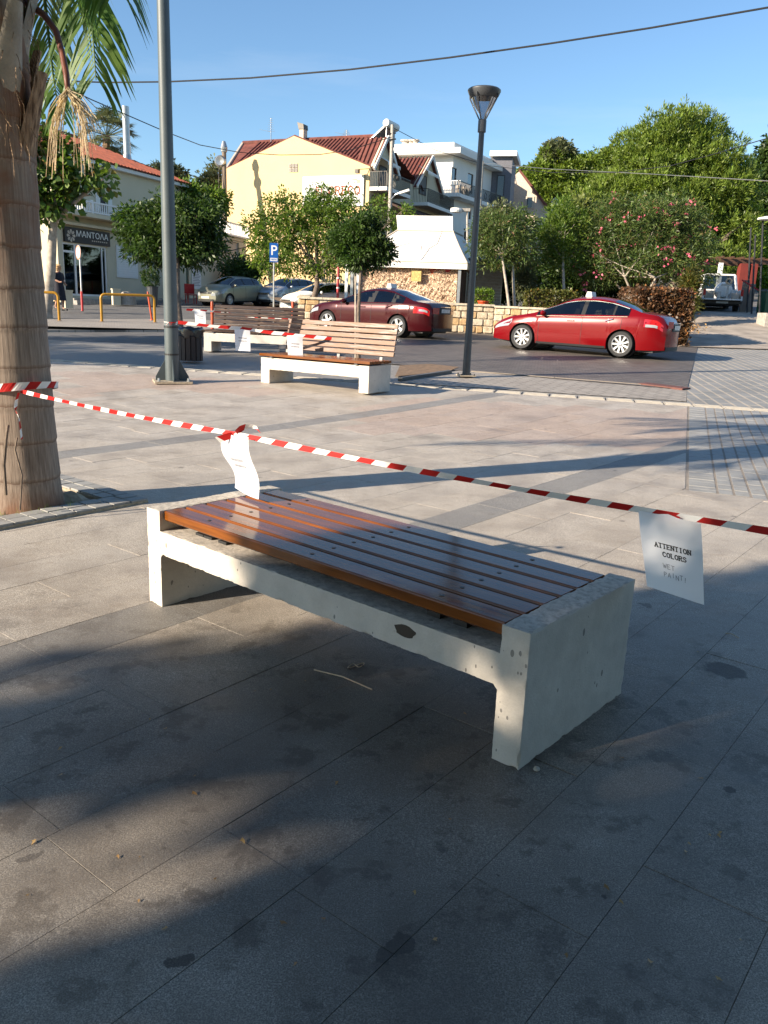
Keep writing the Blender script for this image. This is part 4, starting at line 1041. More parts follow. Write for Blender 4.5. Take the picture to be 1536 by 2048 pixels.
for i in range(140):
    a = random.uniform(0, 6.28); r = random.uniform(.24,.36); p = PALM+Vector((r*math.cos(a), r*math.sin(a), .0)); q = p+Vector((random.uniform(-.03,.03), random.uniform(-.03,.03), random.uniform(.02,.07)))
    sd = Vector((random.uniform(-1,1), random.uniform(-1,1), 0))*.003; mb.add([p-sd, p+sd, q], [(0,1,2)])
tag(mb.build('grass', M['lf_green'], fix=False), 'sparse grass blades round the palm foot', 'grass', kind='stuff')

# ================================================================== SHADE TREES BEHIND THE CAMERA (they throw the dappled shade)
SD = np.array([math.cos(SUN_AZ), math.sin(SUN_AZ)]); SQ = np.array([-SD[1], SD[0]]); TE = math.tan(SUN_EL)
def shade_tree(label, s_rng, q_rng, dist, dens, N, size, nclump_r=.35, base_dist=None):
    N0 = N//14; s = RNG.uniform(*s_rng, N0); q = RNG.uniform(*q_rng, N0); keep = np.array([RNG.random() < dens(a, b) for a, b in zip(s, q)]); s = s[keep]; q = q[keep]
    dd = dist+RNG.uniform(-1.7, 1.7, len(s))
    sc, qc = (s_rng[0]+s_rng[1])/2, (q_rng[0]+q_rng[1])/2; base = SD*(sc-dist)+SQ*qc
    P = (SD[None,:]*(s-dd)[:,None]+SQ[None,:]*q[:,None]); Z = dd*TE
    C = np.concatenate([P, Z[:,None]], axis=1); C = np.repeat(C, 14, axis=0)+rdir(len(C)*14)*RNG.random((len(C)*14, 1))*np.array([.4,.4,.16])*1.0
    # keep gaps clean: test each leaf again
    s2 = C[:,0]*SD[0]+C[:,1]*SD[1]+C[:,2]/TE; q2 = C[:,0]*SQ[0]+C[:,1]*SQ[1]
    k2 = np.array([dens(a, b) > .18+.35*RNG.random() for a, b in zip(s2, q2)]); C = C[k2]
    t = thing('shade_tree', label, 'tree', (base[0], base[1], 0), 0, 'leafy trees left of the plaza'); D_ = rdir(len(C)); D_[:,2] -= .2
    leaf_mesh('crown', C, D_, size*(.6+.7*RNG.random(len(C))), .75, M['lf_plane'], t, .2)
    mb = MB(); top = Vector((base[0], base[1], dist*TE-.6)); mb.tube([(base[0],base[1],-.1),(base[0]+.1,base[1],1.6), top], [.24,.18,.15], 10)
    for i in range(0, len(C), max(1, len(C)//26)):
        e = Vector(C[i]); mb.tube([top, top.lerp(e, .5)+Vector((0,0,.2)), e], [.09,.05,.015], 6, False)
    mb.build('trunk', M['palebark'], t, smooth=True, world=True); return t
def dens1(s, q):
    n_ = mno.noise(Vector((s*.5, q*1.6, 3)))*.5+mno.noise(Vector((s*1.2, q*4, 7)))*.25
    e = 3.06+.26*n_-.10*(s-.5)
    if q > e: return 0.
    if q > e-.5: return .42+.5*(e-q)+.5*n_
    gap = 1.5*math.exp(-((q-1.86-.10*n_)/(.32 if s < .75 else .17))**2); gap = min(1., gap)
    g2 = math.exp(-((q-1.25)/.1)**2)*.55*(1 if s < .6 else .2)
    v = 1-gap*(1.0 if s < .75 else (.4 if s < 1.35 else .74))-g2
    return max(0, v+.1*n_)
shade_tree('large leafy plane tree behind the camera shading the front of the plaza', (-2.5, 5.5), (-4.5, 3.1), 14., dens1, 46000, .17)
for lab, a, b in (('second leafy tree left of the mast whose crown shades the street', G(280,716), 1.9), ('third leafy tree further left shading the far street', G(60,684), 2.2), ('fourth leafy tree left shading the street by the bin', G(380,682), 2.4)):
    sg, qg = float(np.dot(SD, xy(a))), float(np.dot(SQ, xy(a))); L_ = 13.5
    lob = []
    for k in range(7):
        ds, dq = random.uniform(-2.2,2.2), random.uniform(-.65,.65)*b; dd = L_+random.uniform(-1,1); p = SD*(sg+ds-dd)+SQ*(qg+dq); lob.append((p[0], p[1], a.z+dd*TE, 1.3, 1.3, .8))
    p = SD*(sg-L_)+SQ*qg; tree('shade_tree', lab, 'tree', (p[0], p[1], 0), lob, M['lf_plane'], .17, 420, 14, .4, .75, .16, 'palebark', 'leafy trees left of the plaza', shell=.1, fork=.3)

# unseen crown over the camera and building behind it, added to darken the foreground
lob = [(x, y, z, 1.9, 1.9, 1.0) for x, y, z in ((-2.2,-.5,4.6),(0,1.2,4.9),(2.2,1.4,5.0),(4.2,.4,4.9),(-1,-2.4,4.6),(1.2,-1.4,4.4),(3.2,-2.2,4.7),(0,-4.6,4.8),(2.6,-5,4.9),(5.4,-3,5.),(.8,-.4,6.2),(2.6,-2.8,6.3),(-1.2,-3.4,6.),(-2.6,-4.8,5.2),(1.4,2.4,5.6),(-1.4,1.6,5.5))]
tree('shade_tree', 'spreading leafy tree standing right behind the camera', 'tree', (1.6,-2.8,0), lob, M['lf_plane'], .19, 2600, 15, .42, .8, .22, 'palebark', 'leafy trees left of the plaza', shell=.1, fork=.5, limbs=12)
t = thing('added_building', 'plain cream three storey building behind the camera facing the shops', 'building', (-9,-15,0)); MB().bb((0,-9,-.5),(34,0,11)).build('wall', M['cream'], t)
for fl in range(3):
    for k in range(9):
        f_ = MB(); f_.bb((2+k*3.6,.0,1.+fl*3.4),(3.3+k*3.6,.05,3.0+fl*3.4)); w_ = f_.build('window', M['white'], t); MB().bb((2.08+k*3.6,.051,1.08+fl*3.4),(3.22+k*3.6,.056,2.92+fl*3.4)).build('pane', M['dglass'], w_)
# ================================================================== TREES AND SHRUBS IN VIEW
g = G(365,692)
tree('street_tree', 'dense dark round street tree right behind the grey mast', 'tree', g, px_lobes([(345,468,95,50),(290,458,55,42),(400,455,50,45),(350,425,65,32),(415,435,32,35),(268,438,35,28),(330,500,80,28),(390,500,60,28)], 19.4), M['lf_dark'], .115, 1500, 16, .16, .4, .075, limbs=6, shell=.35, fork=.38)
g = GD(92, 27.5)
tree('plane_tree', 'plane tree with broad lobed leaves between the palm and the shop', 'tree', g, px_lobes([(120,335,38,42),(165,345,42,26),(205,357,24,15),(112,400,33,42),(138,378,28,22),(112,290,25,32),(60,380,60,60),(40,300,60,60)], 26.5), M['lf_plane'], .24, 300, 10, .38, .85, .19, 'palebark', limbs=8, shell=.3, fork=.2)
g = GD(625, 35.); g.z += .6
tree('mulberry_tree', 'bright leafy tree in the stone planter behind the P sign', 'tree', g, px_lobes([(560,480,60,55),(640,460,75,60),(700,450,60,50),(600,430,60,38),(660,415,50,28),(530,500,40,40),(575,525,65,28),(690,500,55,40),(540,418,16,32),(572,400,14,26),(650,388,16,26),(622,398,14,26),(700,396,15,28),(505,450,20,26),(760,410,16,22),(525,440,18,26),(740,440,30,30),(785,440,22,22),(650,540,40,20),(812,425,12,20)], 35.6, .9), M['lf_bright'], .16, 1300, 17, .22, .42, .13, limbs=12, shell=.3, fork=.4)
g = GD(717,16.6)
tree('young_tree', 'small dark round tree on a thin stem right of the worn bench', 'tree', g, px_lobes([(722,470,42,38),(700,490,35,30),(745,500,38,32),(765,505,22,26),(715,520,35,22),(680,480,20,26),(735,445,28,22)], 16.6), M['lf_dark'], .085, 900, 15, .11, .42, .045, shell=.35, limbs=5, fork=.38)
mb = MB().tube([GD(711,16.6), at(711,540,16.6)], .022, 6); o = mb.build('tree_stake', M['palebark']); tag(o, 'pale wooden stake beside the stem of the small dark tree', 'stake')
def side_tree(label, px, dep, els, m, **k):
    g = GD(px, dep); g.z += .7; return tree('garden_tree', label, 'tree', g, px_lobes(els, dep+.3), m, **k)
side_tree('thin pale stemmed tree just right of the lamp post', 1022, 31., [(1010,470,55,45),(980,455,35,35),(1045,500,38,35),(1000,510,45,28),(1040,445,35,25),(960,490,22,30)], M['lf_ole'], size=.16, nclump=800, per=14, rc=.2, aspect=.25, trunk_r=.06, bark='palebark', stems=2, limbs=6, fork=.45)
side_tree('bright green upright tree behind the red car roof', 1128, 32.5, [(1110,470,40,50),(1120,430,30,30),(1135,510,35,35),(1085,500,28,40),(1150,450,25,30)], M['lf_bright'], size=.17, nclump=650, per=14, rc=.22, aspect=.25, trunk_r=.07, bark='palebark', up=.6, limbs=6)
ol = px_lobes([(1290,470,80,50),(1215,490,55,50),(1380,490,50,50),(1300,425,80,35),(1230,430,50,35),(1370,435,45,35),(1180,510,35,45),(1290,530,90,35),(1400,540,30,40),(1340,530,60,35),(1195,545,45,30)], 33)
g = GD(1275, 33); g.z += .6
ot = tree('oleander_shrub', 'big oleander with pink flowers behind the red car', 'shrub', g, ol, M['lf_ole'], .19, 2300, 15, .24, .2, .055, 'palebark', stems=6, limbs=4, spread=1.2, fork=.4, shell=.45, up=.2)
C, Dv = crown_pts(ol, 95, 7, .13, .98); k = C[:,1] < np.median(C[:,1])+.5; leaf_mesh('blossom', C[k], Dv[k], .11, .9, M['petal'], ot)
pl = px_lobes([(1365,305,80,60),(1292,322,58,48),(1432,335,52,66),(1330,288,58,40),(1400,280,50,34),(1468,375,26,46),(1255,365,32,40),(1300,380,80,60),(1270,390,60,55),(1360,400,80,60),(1460,400,45,60),(1230,430,50,45),(1470,470,35,50),(1420,470,50,45),(1440,540,50,45),(1320,470,70,40),(1190,440,50,45),(1470,450,18,36)], 50)
g = GD(1360, 51)
tree('pine_tree', 'huge bright green pine towering above the oleander', 'pine tree', g, sublobes(pl, 13, 1.05), M['lf_pine'], .25, 8500, 20, .27, .26, .5, limbs=9, shell=.8, up=.9, droop=0)
def bush(label, els, dep, m, size, ncl, base=None, name='shrub', rc=.3, aspect=.4, up=0., per=14, tr=.05, group=None):
    L_ = px_lobes(els, dep); b = base or GD(els[0][0], dep); return tree(name, label, 'shrub', b, L_, m, size, ncl, per, rc, aspect, tr, shell=.3, up=up, limbs=5, group=group)
bush('yellowish bushy tree between the beige house and the pine', [(1160,450,45,50),(1200,480,50,50),(1130,480,40,40)], 44, M['lf_hill'], .3, 650, rc=.4, up=.4)
bush('dark shrub mass under the garden trees', [(1080,560,60,40),(1170,560,60,35),(1010,570,35,35),(1240,560,60,40)], 36, M['lf_dark'], .2, 1100, rc=.35)
bush('feathery green shrub beside the driveway', [(1380,570,16,38),(1378,605,16,26)], 31, M['lf_hedge'], .22, 260, rc=.2, up=.5, aspect=.15)
bush('small shrub in the planter at the shutter hut', [(1048,560,20,35)], 33, M['lf_olive'], .15, 160, rc=.2)
bush('dark tree at the far right edge', [(1520,360,30,55),(1540,330,30,60),(1525,430,25,60),(1545,470,25,60)], 60, M['lf_dark'], .4, 700, rc=.5)
bush('light green slope shrubs behind the pergola', [(1430,470,60,30),(1490,500,50,40),(1440,560,40,40),(1510,560,40,60)], 55, M['lf_green'], .3, 900, rc=.5)
bush('shrub behind the utility pole left of the yellow house', [(420,370,24,20),(432,345,12,22),(395,385,20,15)], 66, M['lf_olive'], .35, 260, rc=.5, up=.5)
bush('tree top showing over the red tiled shop roof', [(335,345,22,14),(350,352,20,12),(318,340,12,9)], 64, M['lf_olive'], .35, 220, rc=.45)
bush('green shrubs above the low wing of the shop', [(300,405,40,22),(370,390,40,22),(430,400,30,22)], 46, M['lf_bright'], .25, 500, rc=.4)
bush('leafy bush at the gap between the shop wing and the yellow house', [(470,540,30,30),(500,550,30,30)], 44, M['lf_dark'], .2, 300, rc=.3)
bush('oleander branches left of the white building corner', [(985,440,25,20),(1005,425,22,16)], 40, M['lf_olive'], .2, 200, rc=.3)
# clipped hedges
def hedge(label, px0, px1, py0, py1, dep, thick, m, size, dens, extra=0):
    a = at(px0, py1, dep); b = at(px1, py1, dep); top = at((px0+px1)/2, py0, dep).z; zb = tz(a.x, a.y)+extra; L_ = (b-a).length
    rz = math.atan2(b.y-a.y, b.x-a.x); t = thing('clipped_hedge', label, 'hedge', (a.x, a.y, zb), rz, 'clipped hedges'); h = top-zb; n = int(dens*(L_*h+L_*thick+2*thick*h))
    MB().bb((.08,.08,0), (L_-.08, thick-.08, h-.1)).build('branches', M['bark'], t)
    f = RNG.random((n, 3))*[L_, thick, h]; wch = RNG.random(n); f[wch < .45, 1] = 0; f[(wch >= .45) & (wch < .8), 2] = h; f[(wch >= .8) & (wch < .9), 0] = 0; f[wch >= .9, 0] = L_
    f += RNG.normal(size=f.shape)*.05; leaf_mesh('foliage', f, rdir(n)+[0,-.3,.3], size*(.6+.8*RNG.random(n)), .6, m, t, .2, world=False)
hedge('low trimmed green hedge behind the hood of the red car', 1055, 1150, 585, 620, 31.5, .9, M['lf_hedge'], .10, 700, .3)
hedge('brown leaved dense hedge block right behind the trunk of the red car', 1268, 1376, 583, 668, 25.8, 2.2, M['lf_ivy'], .11, 750)
hedge('short bright green box shrub on the stone wall', 944, 984, 582, 612, 31.0, .6, M['lf_green'], .07, 900, .78)
o = MB().lathe([(.16,0),(.21,.13),(.23,.13),(.23,.17),(.19,.17)], 14, at(966,611,30.6)); o = o.build('flower_pot', M['orange']); tag(o, 'orange flower pot rim under the box shrub on the wall', 'pot')
mb = MB(); g0 = G(1368,664)
for i in range(160):
    p = g0+Vector((random.gauss(0,.35), random.gauss(0,.5), 0)); p.z = tz(p.x, p.y)+.06+random.uniform(0,.12); R_ = Matrix.Rotation(random.uniform(0,6.28), 3, (random.random(), random.random(), 1)); s_ = .06
    mb.add([p+R_@Vector(q)*s_ for q in ((-1,0,0),(0,-.5,.2),(1,0,.3),(0,.5,.1))], [(0,1,2,3)])
tag(mb.build('leaf_pile', M['dryleaf'], fix=False), 'pile of dry leaves at the foot of the brown hedge', 'leaf litter', kind='stuff')

# wooded hill behind
mb = MB(); hx = [at(x, 620, 150).x for x in (880,960,1040,1120,1200,1300,1450,1700)]; hz = [at(x, y, 150).z for x, y in ((880,600),(960,470),(1040,400),(1120,370),(1200,370),(1300,380),(1450,380),(1700,420))]
for i in range(len(hx)-1):
    mb.quad((hx[i],120,2),(hx[i+1],120,2),(hx[i+1],160,hz[i+1]),(hx[i],160,hz[i])); mb.quad((hx[i],160,hz[i]),(hx[i+1],160,hz[i+1]),(hx[i+1],320,hz[i+1]*.6),(hx[i],320,hz[i]*.6))
tag(mb.build('wooded_hill', M['grass']), kind='structure')
hl = [(1060,360,34,26,'leftmost rounded pine on the hill edge'),(1105,340,38,28,'rounded pine on the hill with a pale top'),(1150,345,36,28,'rounded pine in the middle of the hill'),(1200,345,36,28,'rounded pine on the hill beside the big pine'),(1080,395,34,26,'lower rounded pine just above the beige roof'),(1130,385,36,26,'lower rounded pine in the middle of the slope'),(1180,390,36,26,'lower rounded pine near the yellowish bushes'),(1115,315,20,20,'tall thin topped tree crowning the hill'),(1225,325,26,22,'pine behind the left flank of the big pine')]
for px, py, rx, rz, lab in hl:
    d_ = 138; c = at(px, py, d_); b = Vector((c.x, c.y, c.z-rz*d_/FPX-3)); L_ = sublobes(px_lobes([(px+random.uniform(-.6,.6)*rx, py+random.uniform(-.6,.5)*rz, rx*.5, rz*.5) for _ in range(7)], d_), 1.2, 1.5)
    tree('hillside_tree', lab, 'tree', b, L_, M['lf_pine'] if rz != 20 else M['lf_olive'], .7, 700, 14, .5, .4, .3, shell=.6, up=.5, limbs=4, group='pines on the hillside')
# fan palm behind the shop roof
g = GD(212, 62); t = thing('fan_palm', 'tall fan palm behind the red tiled shop roof', 'palm tree', g)
top = at(213, 272, 60); mb = MB(); mb.tube([g, Vector((top.x, top.y, top.z))], [.35,.28], 10); mb.build('trunk', M['fibre'], t, world=True)
mb = MB()
for i in range(80):
    a = random.uniform(0, 6.28); el = random.uniform(-1.0, 1.2); d = Vector((math.cos(a)*math.cos(el), math.sin(a)*math.cos(el), math.sin(el))); c = top+d*random.uniform(1.1,1.9); mb.tube([top, c], .02, 4, False)
    sd = unit(d.cross(Vector((0,0,1)))); u2 = sd.cross(d)
    for k in range(13):
        th = -1.5+3*k/12; e = unit(d*math.cos(th)+(sd*math.sin(th)))*random.uniform(.75,1.0)+Vector((0,0,-.28)); q = c+e; wv = unit(e.cross(u2))*.05
        mb.add([c, c.lerp(q, .5)-wv, q, c.lerp(q, .5)+wv], [(0,1,2,3)])
mb.build('fronds', M['lf_olive'], t, fix=False, world=True)
# ================================================================== BUILDINGS
CAMP = Vector((0, 0, CAMH))
def frameM(P0, P1):
    a = math.atan2(P1.y-P0.y, P1.x-P0.x); return Matrix.Translation(P0) @ Matrix.Rotation(a, 4, 'Z')
def sub(Mx, x, y, ang): return Mx @ Matrix.Translation((x, y, 0)) @ Matrix.Rotation(rad(ang), 4, 'Z')
def ploc(Mx, px, py, y=0.):                      # where the sight line meets the facade plane
    inv = Mx.inverted(); o = inv @ CAMP; d = inv.to_3x3() @ Vector(ray(px, py)); t = (y-o.y)/d.y; p = o+d*t; return p.x, p.z
def prect(Mx, x0, y0, x1, y1, y=0.):
    a = ploc(Mx, x0, (y0+y1)/2, y)[0]; b = ploc(Mx, x1, (y0+y1)/2, y)[0]; c = ploc(Mx, (x0+x1)/2, y1, y)[1]; d = ploc(Mx, (x0+x1)/2, y0, y)[1]
    return [min(a, b), max(a, b), c, d]
def wall_holes(mb, x0, x1, z0, z1, holes, depth=.18, y=0.):
    xs = sorted({x0, x1}|{min(max(h[i], x0), x1) for h in holes for i in (0,1)}); zs = sorted({z0, z1}|{min(max(h[i], z0), z1) for h in holes for i in (2,3)})
    for i in range(len(xs)-1):
        for j in range(len(zs)-1):
            cx, cz = (xs[i]+xs[i+1])/2, (zs[j]+zs[j+1])/2
            if any(h[0] < cx < h[1] and h[2] < cz < h[3] for h in holes): continue
            mb.quad((xs[i],y,zs[j]),(xs[i+1],y,zs[j]),(xs[i+1],y,zs[j+1]),(xs[i],y,zs[j+1]))
    for a, b, c, d in holes:
        e = y+depth
        mb.quad((a,y,c),(b,y,c),(b,e,c),(a,e,c)); mb.quad((a,y,d),(a,e,d),(b,e,d),(b,y,d)); mb.quad((a,y,c),(a,e,c),(a,e,d),(a,y,d)); mb.quad((b,y,c),(b,y,d),(b,e,d),(b,e,c))
def loc_mb(root, Mx):
    mb = MB(); mb.M = root.matrix_basis.inverted() @ Mx; return mb
def window(root, Mx, r, fr='white', pane='dglass', depth=.12, fw=.06, bars=0, name='window', shut=None, y=0.):
    a, b, c, d = r; mb = loc_mb(root, Mx); Y0 = y+depth-.05; Y1 = y+depth
    mb.bb((a,Y0,c),(a+fw,Y1,d)); mb.bb((b-fw,Y0,c),(b,Y1,d)); mb.bb((a+fw,Y0,c),(b-fw,Y1,c+fw)); mb.bb((a+fw,Y0,d-fw),(b-fw,Y1,d))
    for k in range(bars): x = a+(b-a)*(k+1)/(bars+1); mb.bb((x-fw/3,Y0+.005,c+fw),(x+fw/3,Y1-.005,d-fw))
    w_ = mb.build(name, M[fr], root); m2 = loc_mb(root, Mx); m2.bb((a+.01,Y1-.02,c+.01),(b-.01,Y1-.012,d-.01)); m2.build('pane', M[pane], w_)
    if shut:
        for s_, x in ((-1, a), (1, b)):
            ww = (b-a)/2; m3 = loc_mb(root, Mx); x0_, x1_ = (x-ww, x) if s_ < 0 else (x, x+ww); m3.bb((x0_,y-.05,c),(x1_,y-.015,d))
            for k in range(int((d-c)/.12)): m3.bb((x0_+.04,y-.062,c+.04+k*.12),(x1_-.04,y-.05,c+.11+k*.12))
            m3.build('shutter', M[shut], w_)
    return w_
def holes_r(rs): return [list(r) for r in rs]
def tiled_slope(mb, e0, e1, r0, r1, pitch=.3, rad_=.09, courses=0):
    e0, e1, r0, r1 = map(Vector, (e0, e1, r0, r1)); L_ = (e1-e0).length; n = max(2, int(L_/pitch)); N_ = unit((e1-e0).cross(r0-e0))
    if N_.z < 0: N_ = -N_
    mb.add([e0, e1, r1, r0], [(0,1,2,3)])
    W_ = unit(e1-e0)*pitch*.34
    for i in range(n):
        f = (i+.5)/n; a = e0.lerp(e1, f); 
        # run up the slope perpendicular to the eave, clipped by hip ends
        up_ = N_.cross(unit(e1-e0)); up_ = up_ if up_.z > 0 else -up_; H_ = (r0-e0).dot(up_); s0 = (r0-e0).dot(unit(e1-e0)); s1 = (r1-e0).dot(unit(e1-e0)); s = f*L_; top = H_
        if s0 > 0 and s < s0: top = H_*s/s0
        if s1 < L_ and s > s1: top = H_*(L_-s)/(L_-s1)
        b = a+up_*top; o = N_*rad_
        mb.add([a-W_, a-W_*.5+o, a+W_*.5+o, a+W_, b-W_, b-W_*.5+o, b+W_*.5+o, b+W_], [(0,1,5,4),(1,2,6,5),(2,3,7,6),(0,3,2,1),(4,5,6,7)])
def ptext(root, Mx, s, x, z, size, m, y=-.02, name='lettering', parent=None, skew=0, wx=None):
    v, f = text2d(s, size); 
    if wx: k = wx/max(p[0] for p in v); v = [(a*k, b) for a, b in v]
    mb = loc_mb(root, Mx); mb.add([(x+a+skew*b, y, z+b) for a, b in v], f); return mb.build(name, M[m] if isinstance(m, str) else m, parent or root, fix=False)
def pstroke(root, Mx, s, x, z, h, wx, lw, m, y=-.02, parent=None):
    v, f, wd = strokes(s, h, lw, True); k = wx/wd; mb = loc_mb(root, Mx); mb.add([(x+a*k, y, z+b) for a, b in v], f); return mb.build('lettering', m, parent or root, fix=False)

# ---- shop with the brown sign
P0 = GD(122, 38.); P1 = GD(373, 47.); P0.z = tz(P0.x, P0.y); Ms = frameM(P0, P1); LS = (P1-P0).xy.length; DS = 9.
shop = thing('shop_building', 'cream two storey shop with red tiled roof and brown shop sign at the left', 'building', P0, math.atan2(P1.y-P0.y, P1.x-P0.x))
ze = (ploc(Ms, 133, 324)[1]+ploc(Ms, 370, 370)[1])/2
store = prect(Ms, 128, 489, 215, 592); sgn = prect(Ms, 126, 459, 216, 488); upd = prect(Ms, 199, 384, 215, 425); upl = prect(Ms, 112, 352, 126, 420)
store[2] = max(.25, store[2])
mb = loc_mb(shop, Ms); wall_holes(mb, 0, LS, -.3, ze, [store, upd, upl]); mb.bb((0,.19,-.3),(LS,DS,ze)); mb.bb((-.02,0,-.3),(0.,DS,ze)); mb.bb((LS-.001,.0,-.3),(LS+.02,DS,ze))
mb.build('wall', M['cream'], shop)
mb = loc_mb(shop, Ms); mb.bb((-.3,-.3,ze+.0),(LS+.3,-.12,ze+.16)); mb.bb((-.3,-.12,ze),(LS+.3,DS+.3,ze+.06)); mb.build('eave', M['whitewall'], shop)
mb = loc_mb(shop, Ms); rh = 1.9; mb2 = mb
tiled_slope(mb, (-.35,-.38,ze+.18), (LS+.35,-.38,ze+.18), (3.4,4.5,ze+.2+rh), (LS-3.4,4.5,ze+.2+rh), .26, .08)
tiled_slope(mb, (-.35,DS+.38,ze+.18), (-.35,-.38,ze+.18), (3.4,4.5,ze+.2+rh), (3.4,4.5,ze+.2+rh), .26, .08)
tiled_slope(mb, (LS+.35,-.38,ze+.18), (LS+.35,DS+.38,ze+.18), (LS-3.4,4.5,ze+.2+rh), (LS-3.4,4.5,ze+.2+rh), .26, .08)
mb.quad((-.35,DS+.38,ze+.18),(LS+.35,DS+.38,ze+.18),(LS-3.4,4.5,ze+.2+rh),(3.4,4.5,ze+.2+rh)); mb.tube([(3.4,4.5,ze+.24+rh),(LS-3.4,4.5,ze+.24+rh)], .12, 6)
rf = mb.build('roof', M['tile'], shop); 
fx, fz = ploc(Ms, 254, 305, 2.2); f1 = ploc(Ms, 254, 214, 2.2)[1]
mb = loc_mb(shop, Ms); mb.tube([(fx,2.2,fz-.7),(fx,2.2,f1)], .19, 14); mb.tube([(fx,2.2,fz-.9),(fx,2.2,fz-.1)], [.34,.2], 14); mb.build('flue', M['steel'], rf, smooth=40)
w_ = window(shop, Ms, store, 'white', 'lglass', .1, .09, 0, 'shopfront')
xd = ploc(Ms, 153, 540)[0]; xr = ploc(Ms, 207, 540)[0]
mb = loc_mb(shop, Ms); mb.bb((xd-.06,.045,store[2]),(xd+.06,.1,store[3]-.09)); mb.build('mullion', M['white'], shop); zt = ploc(Ms, 140, 503)[1]; mb = loc_mb(shop, Ms); mb.bb((store[0]+.09,.045,zt-.05),(xd-.061,.1,zt+.05)); mb.build('transom', M['white'], shop); mb = loc_mb(shop, Ms); mb.bb((xr-.05,.05,store[2]+.09),(xr+.02,.1,store[3]-.09)); mb.build('mullion', M['white'], shop)
mb = loc_mb(shop, Ms); mb.bb((store[0]-.2,.185,store[2]-.1),(store[1]+.2,.188,store[3])); mb.build('dark_interior', M['sign_brown'], shop)
mb = loc_mb(shop, Ms); cx = ploc(Ms, 185, 560)[0]; zc = ploc(Ms, 180, 553)[1]; mb.bb((xd+.15,.12,store[2]+.35),(xr-.1,.17,zc)); mb.build('counter', M['canvas'], shop)
mb = loc_mb(shop, Ms)
for i in range(9): mb.bb((xd+.5+i*.22,.11,zc),(xd+.62+i*.22,.16,zc+.12+.06*(i%3)))
mb.build('goods', M['red'], shop)
mb = loc_mb(shop, Ms); mb.bb((sgn[0],-.12,sgn[2]),(sgn[1],.0-.003,sgn[3])); sg = mb.build('shop_sign', M['sign_brown'], shop)
tx = prect(Ms, 148, 466, 214, 479); ptext(shop, Ms, 'ΜΑΝΤΟΛΑ', tx[0], tx[2]+.05, (tx[3]-tx[2])*1.25, 'canvas', -.125, parent=sg, wx=(tx[1]-tx[0])*.97)
tx = prect(Ms, 180, 482, 212, 486); mb = loc_mb(shop, Ms)
for i in range(8): x = tx[0]+(tx[1]-tx[0])*i/8; mb.bb((x,-.128,tx[2]+.02),(x+(tx[1]-tx[0])*.07,-.122,tx[3]-.02))
cxf = ploc(Ms, 138, 471)
for k in range(8):
    a = k*PI/4; c = Vector((cxf[0]+.22*math.cos(a), -.125, cxf[1]+.22*math.sin(a))); mb.add([c+Vector((.07*math.cos(b), 0, .07*math.sin(b))) for b in np.linspace(a-2, a+2, 6)]+[Vector((cxf[0]+.06*math.cos(a), -.125, cxf[1]+.06*math.sin(a)))], [tuple(range(7))])
mb.build('emblem', M['beigewall'], sg, fix=False)
window(shop, Ms, upd, 'white', 'shutter', .12, .04, shut='whitewall'); window(shop, Ms, upl, 'white', 'shutter', .12, .04, shut='whitewall')
wr = prect(Ms, 232, 493, 274, 556); mb = loc_mb(shop, Ms); mb.bb((wr[0],-.05,wr[2]),(wr[1],-.003,wr[3])); ws_ = mb.build('closed_shutter', M['whitewall'], shop)
mb = loc_mb(shop, Ms); n = 12; 
for i in range(n): z = wr[2]+.08+(wr[3]-wr[2]-.16)*i/n; mb.bb((wr[0]+.08,-.066,z),(wr[1]-.08,-.05,z+(wr[3]-wr[2]-.16)/n*.72))
mb.build('louvre', M['white'], ws_)
# ledge and balcony
zl = ploc(Ms, 170, 455)[1]; mb = loc_mb(shop, Ms); mb.bb((-.3,-.35,zl),(sgn[1]+.6,-.002,zl+.12)); mb.build('ledge', M['cream'], shop)
b0 = ploc(Ms, 118, 425, -.9)[0]; b1_ = min(LS-.3, ploc(Ms, 262, 428, -.9)[0]+3); zb = ploc(Ms, 190, 428, -.9)[1]; zr = ploc(Ms, 190, 404, -.9)[1]
mb = loc_mb(shop, Ms); mb.bb((b0,-.95,zb-.18),(b1_,-.002,zb)); mb.build('balcony', M['cream'], shop)
mb = loc_mb(shop, Ms); mb.bb((b0,-.93,zr-.07),(b1_,-.85,zr)); mb.bb((b0,-.93,zb+.03),(b1_,-.85,zb+.09)); x = b0
while x < b1_: mb.bb((x,-.905,zb+.09),(x+.055,-.875,zr-.07)); x += .15
x = b0
while x < b1_: mb.bb((x,-.95,zb),(x+.11,-.84,zr+.06)); x += 2.1
o = mb.build('balustrade', M['white'], shop); o['kind'] = 'stuff'
mb = loc_mb(shop, Ms); xx, zz = 0, 0; mb.tube([(-.03,.28,ploc(Ms,118,455)[1]),(-.05,.28,0)], .05, 8); mb.build('drain_pipe', M['yellow'], shop)
mb = loc_mb(shop, Ms); mb.bb((sgn[0]-.3,-.9,-.2),(sgn[1]+.3,-.003,.14)); mb.bb((sgn[0]-.1,-.55,.14),(sgn[1]+.1,-.004,.24)); mb.build('step', M['kerb'], shop)
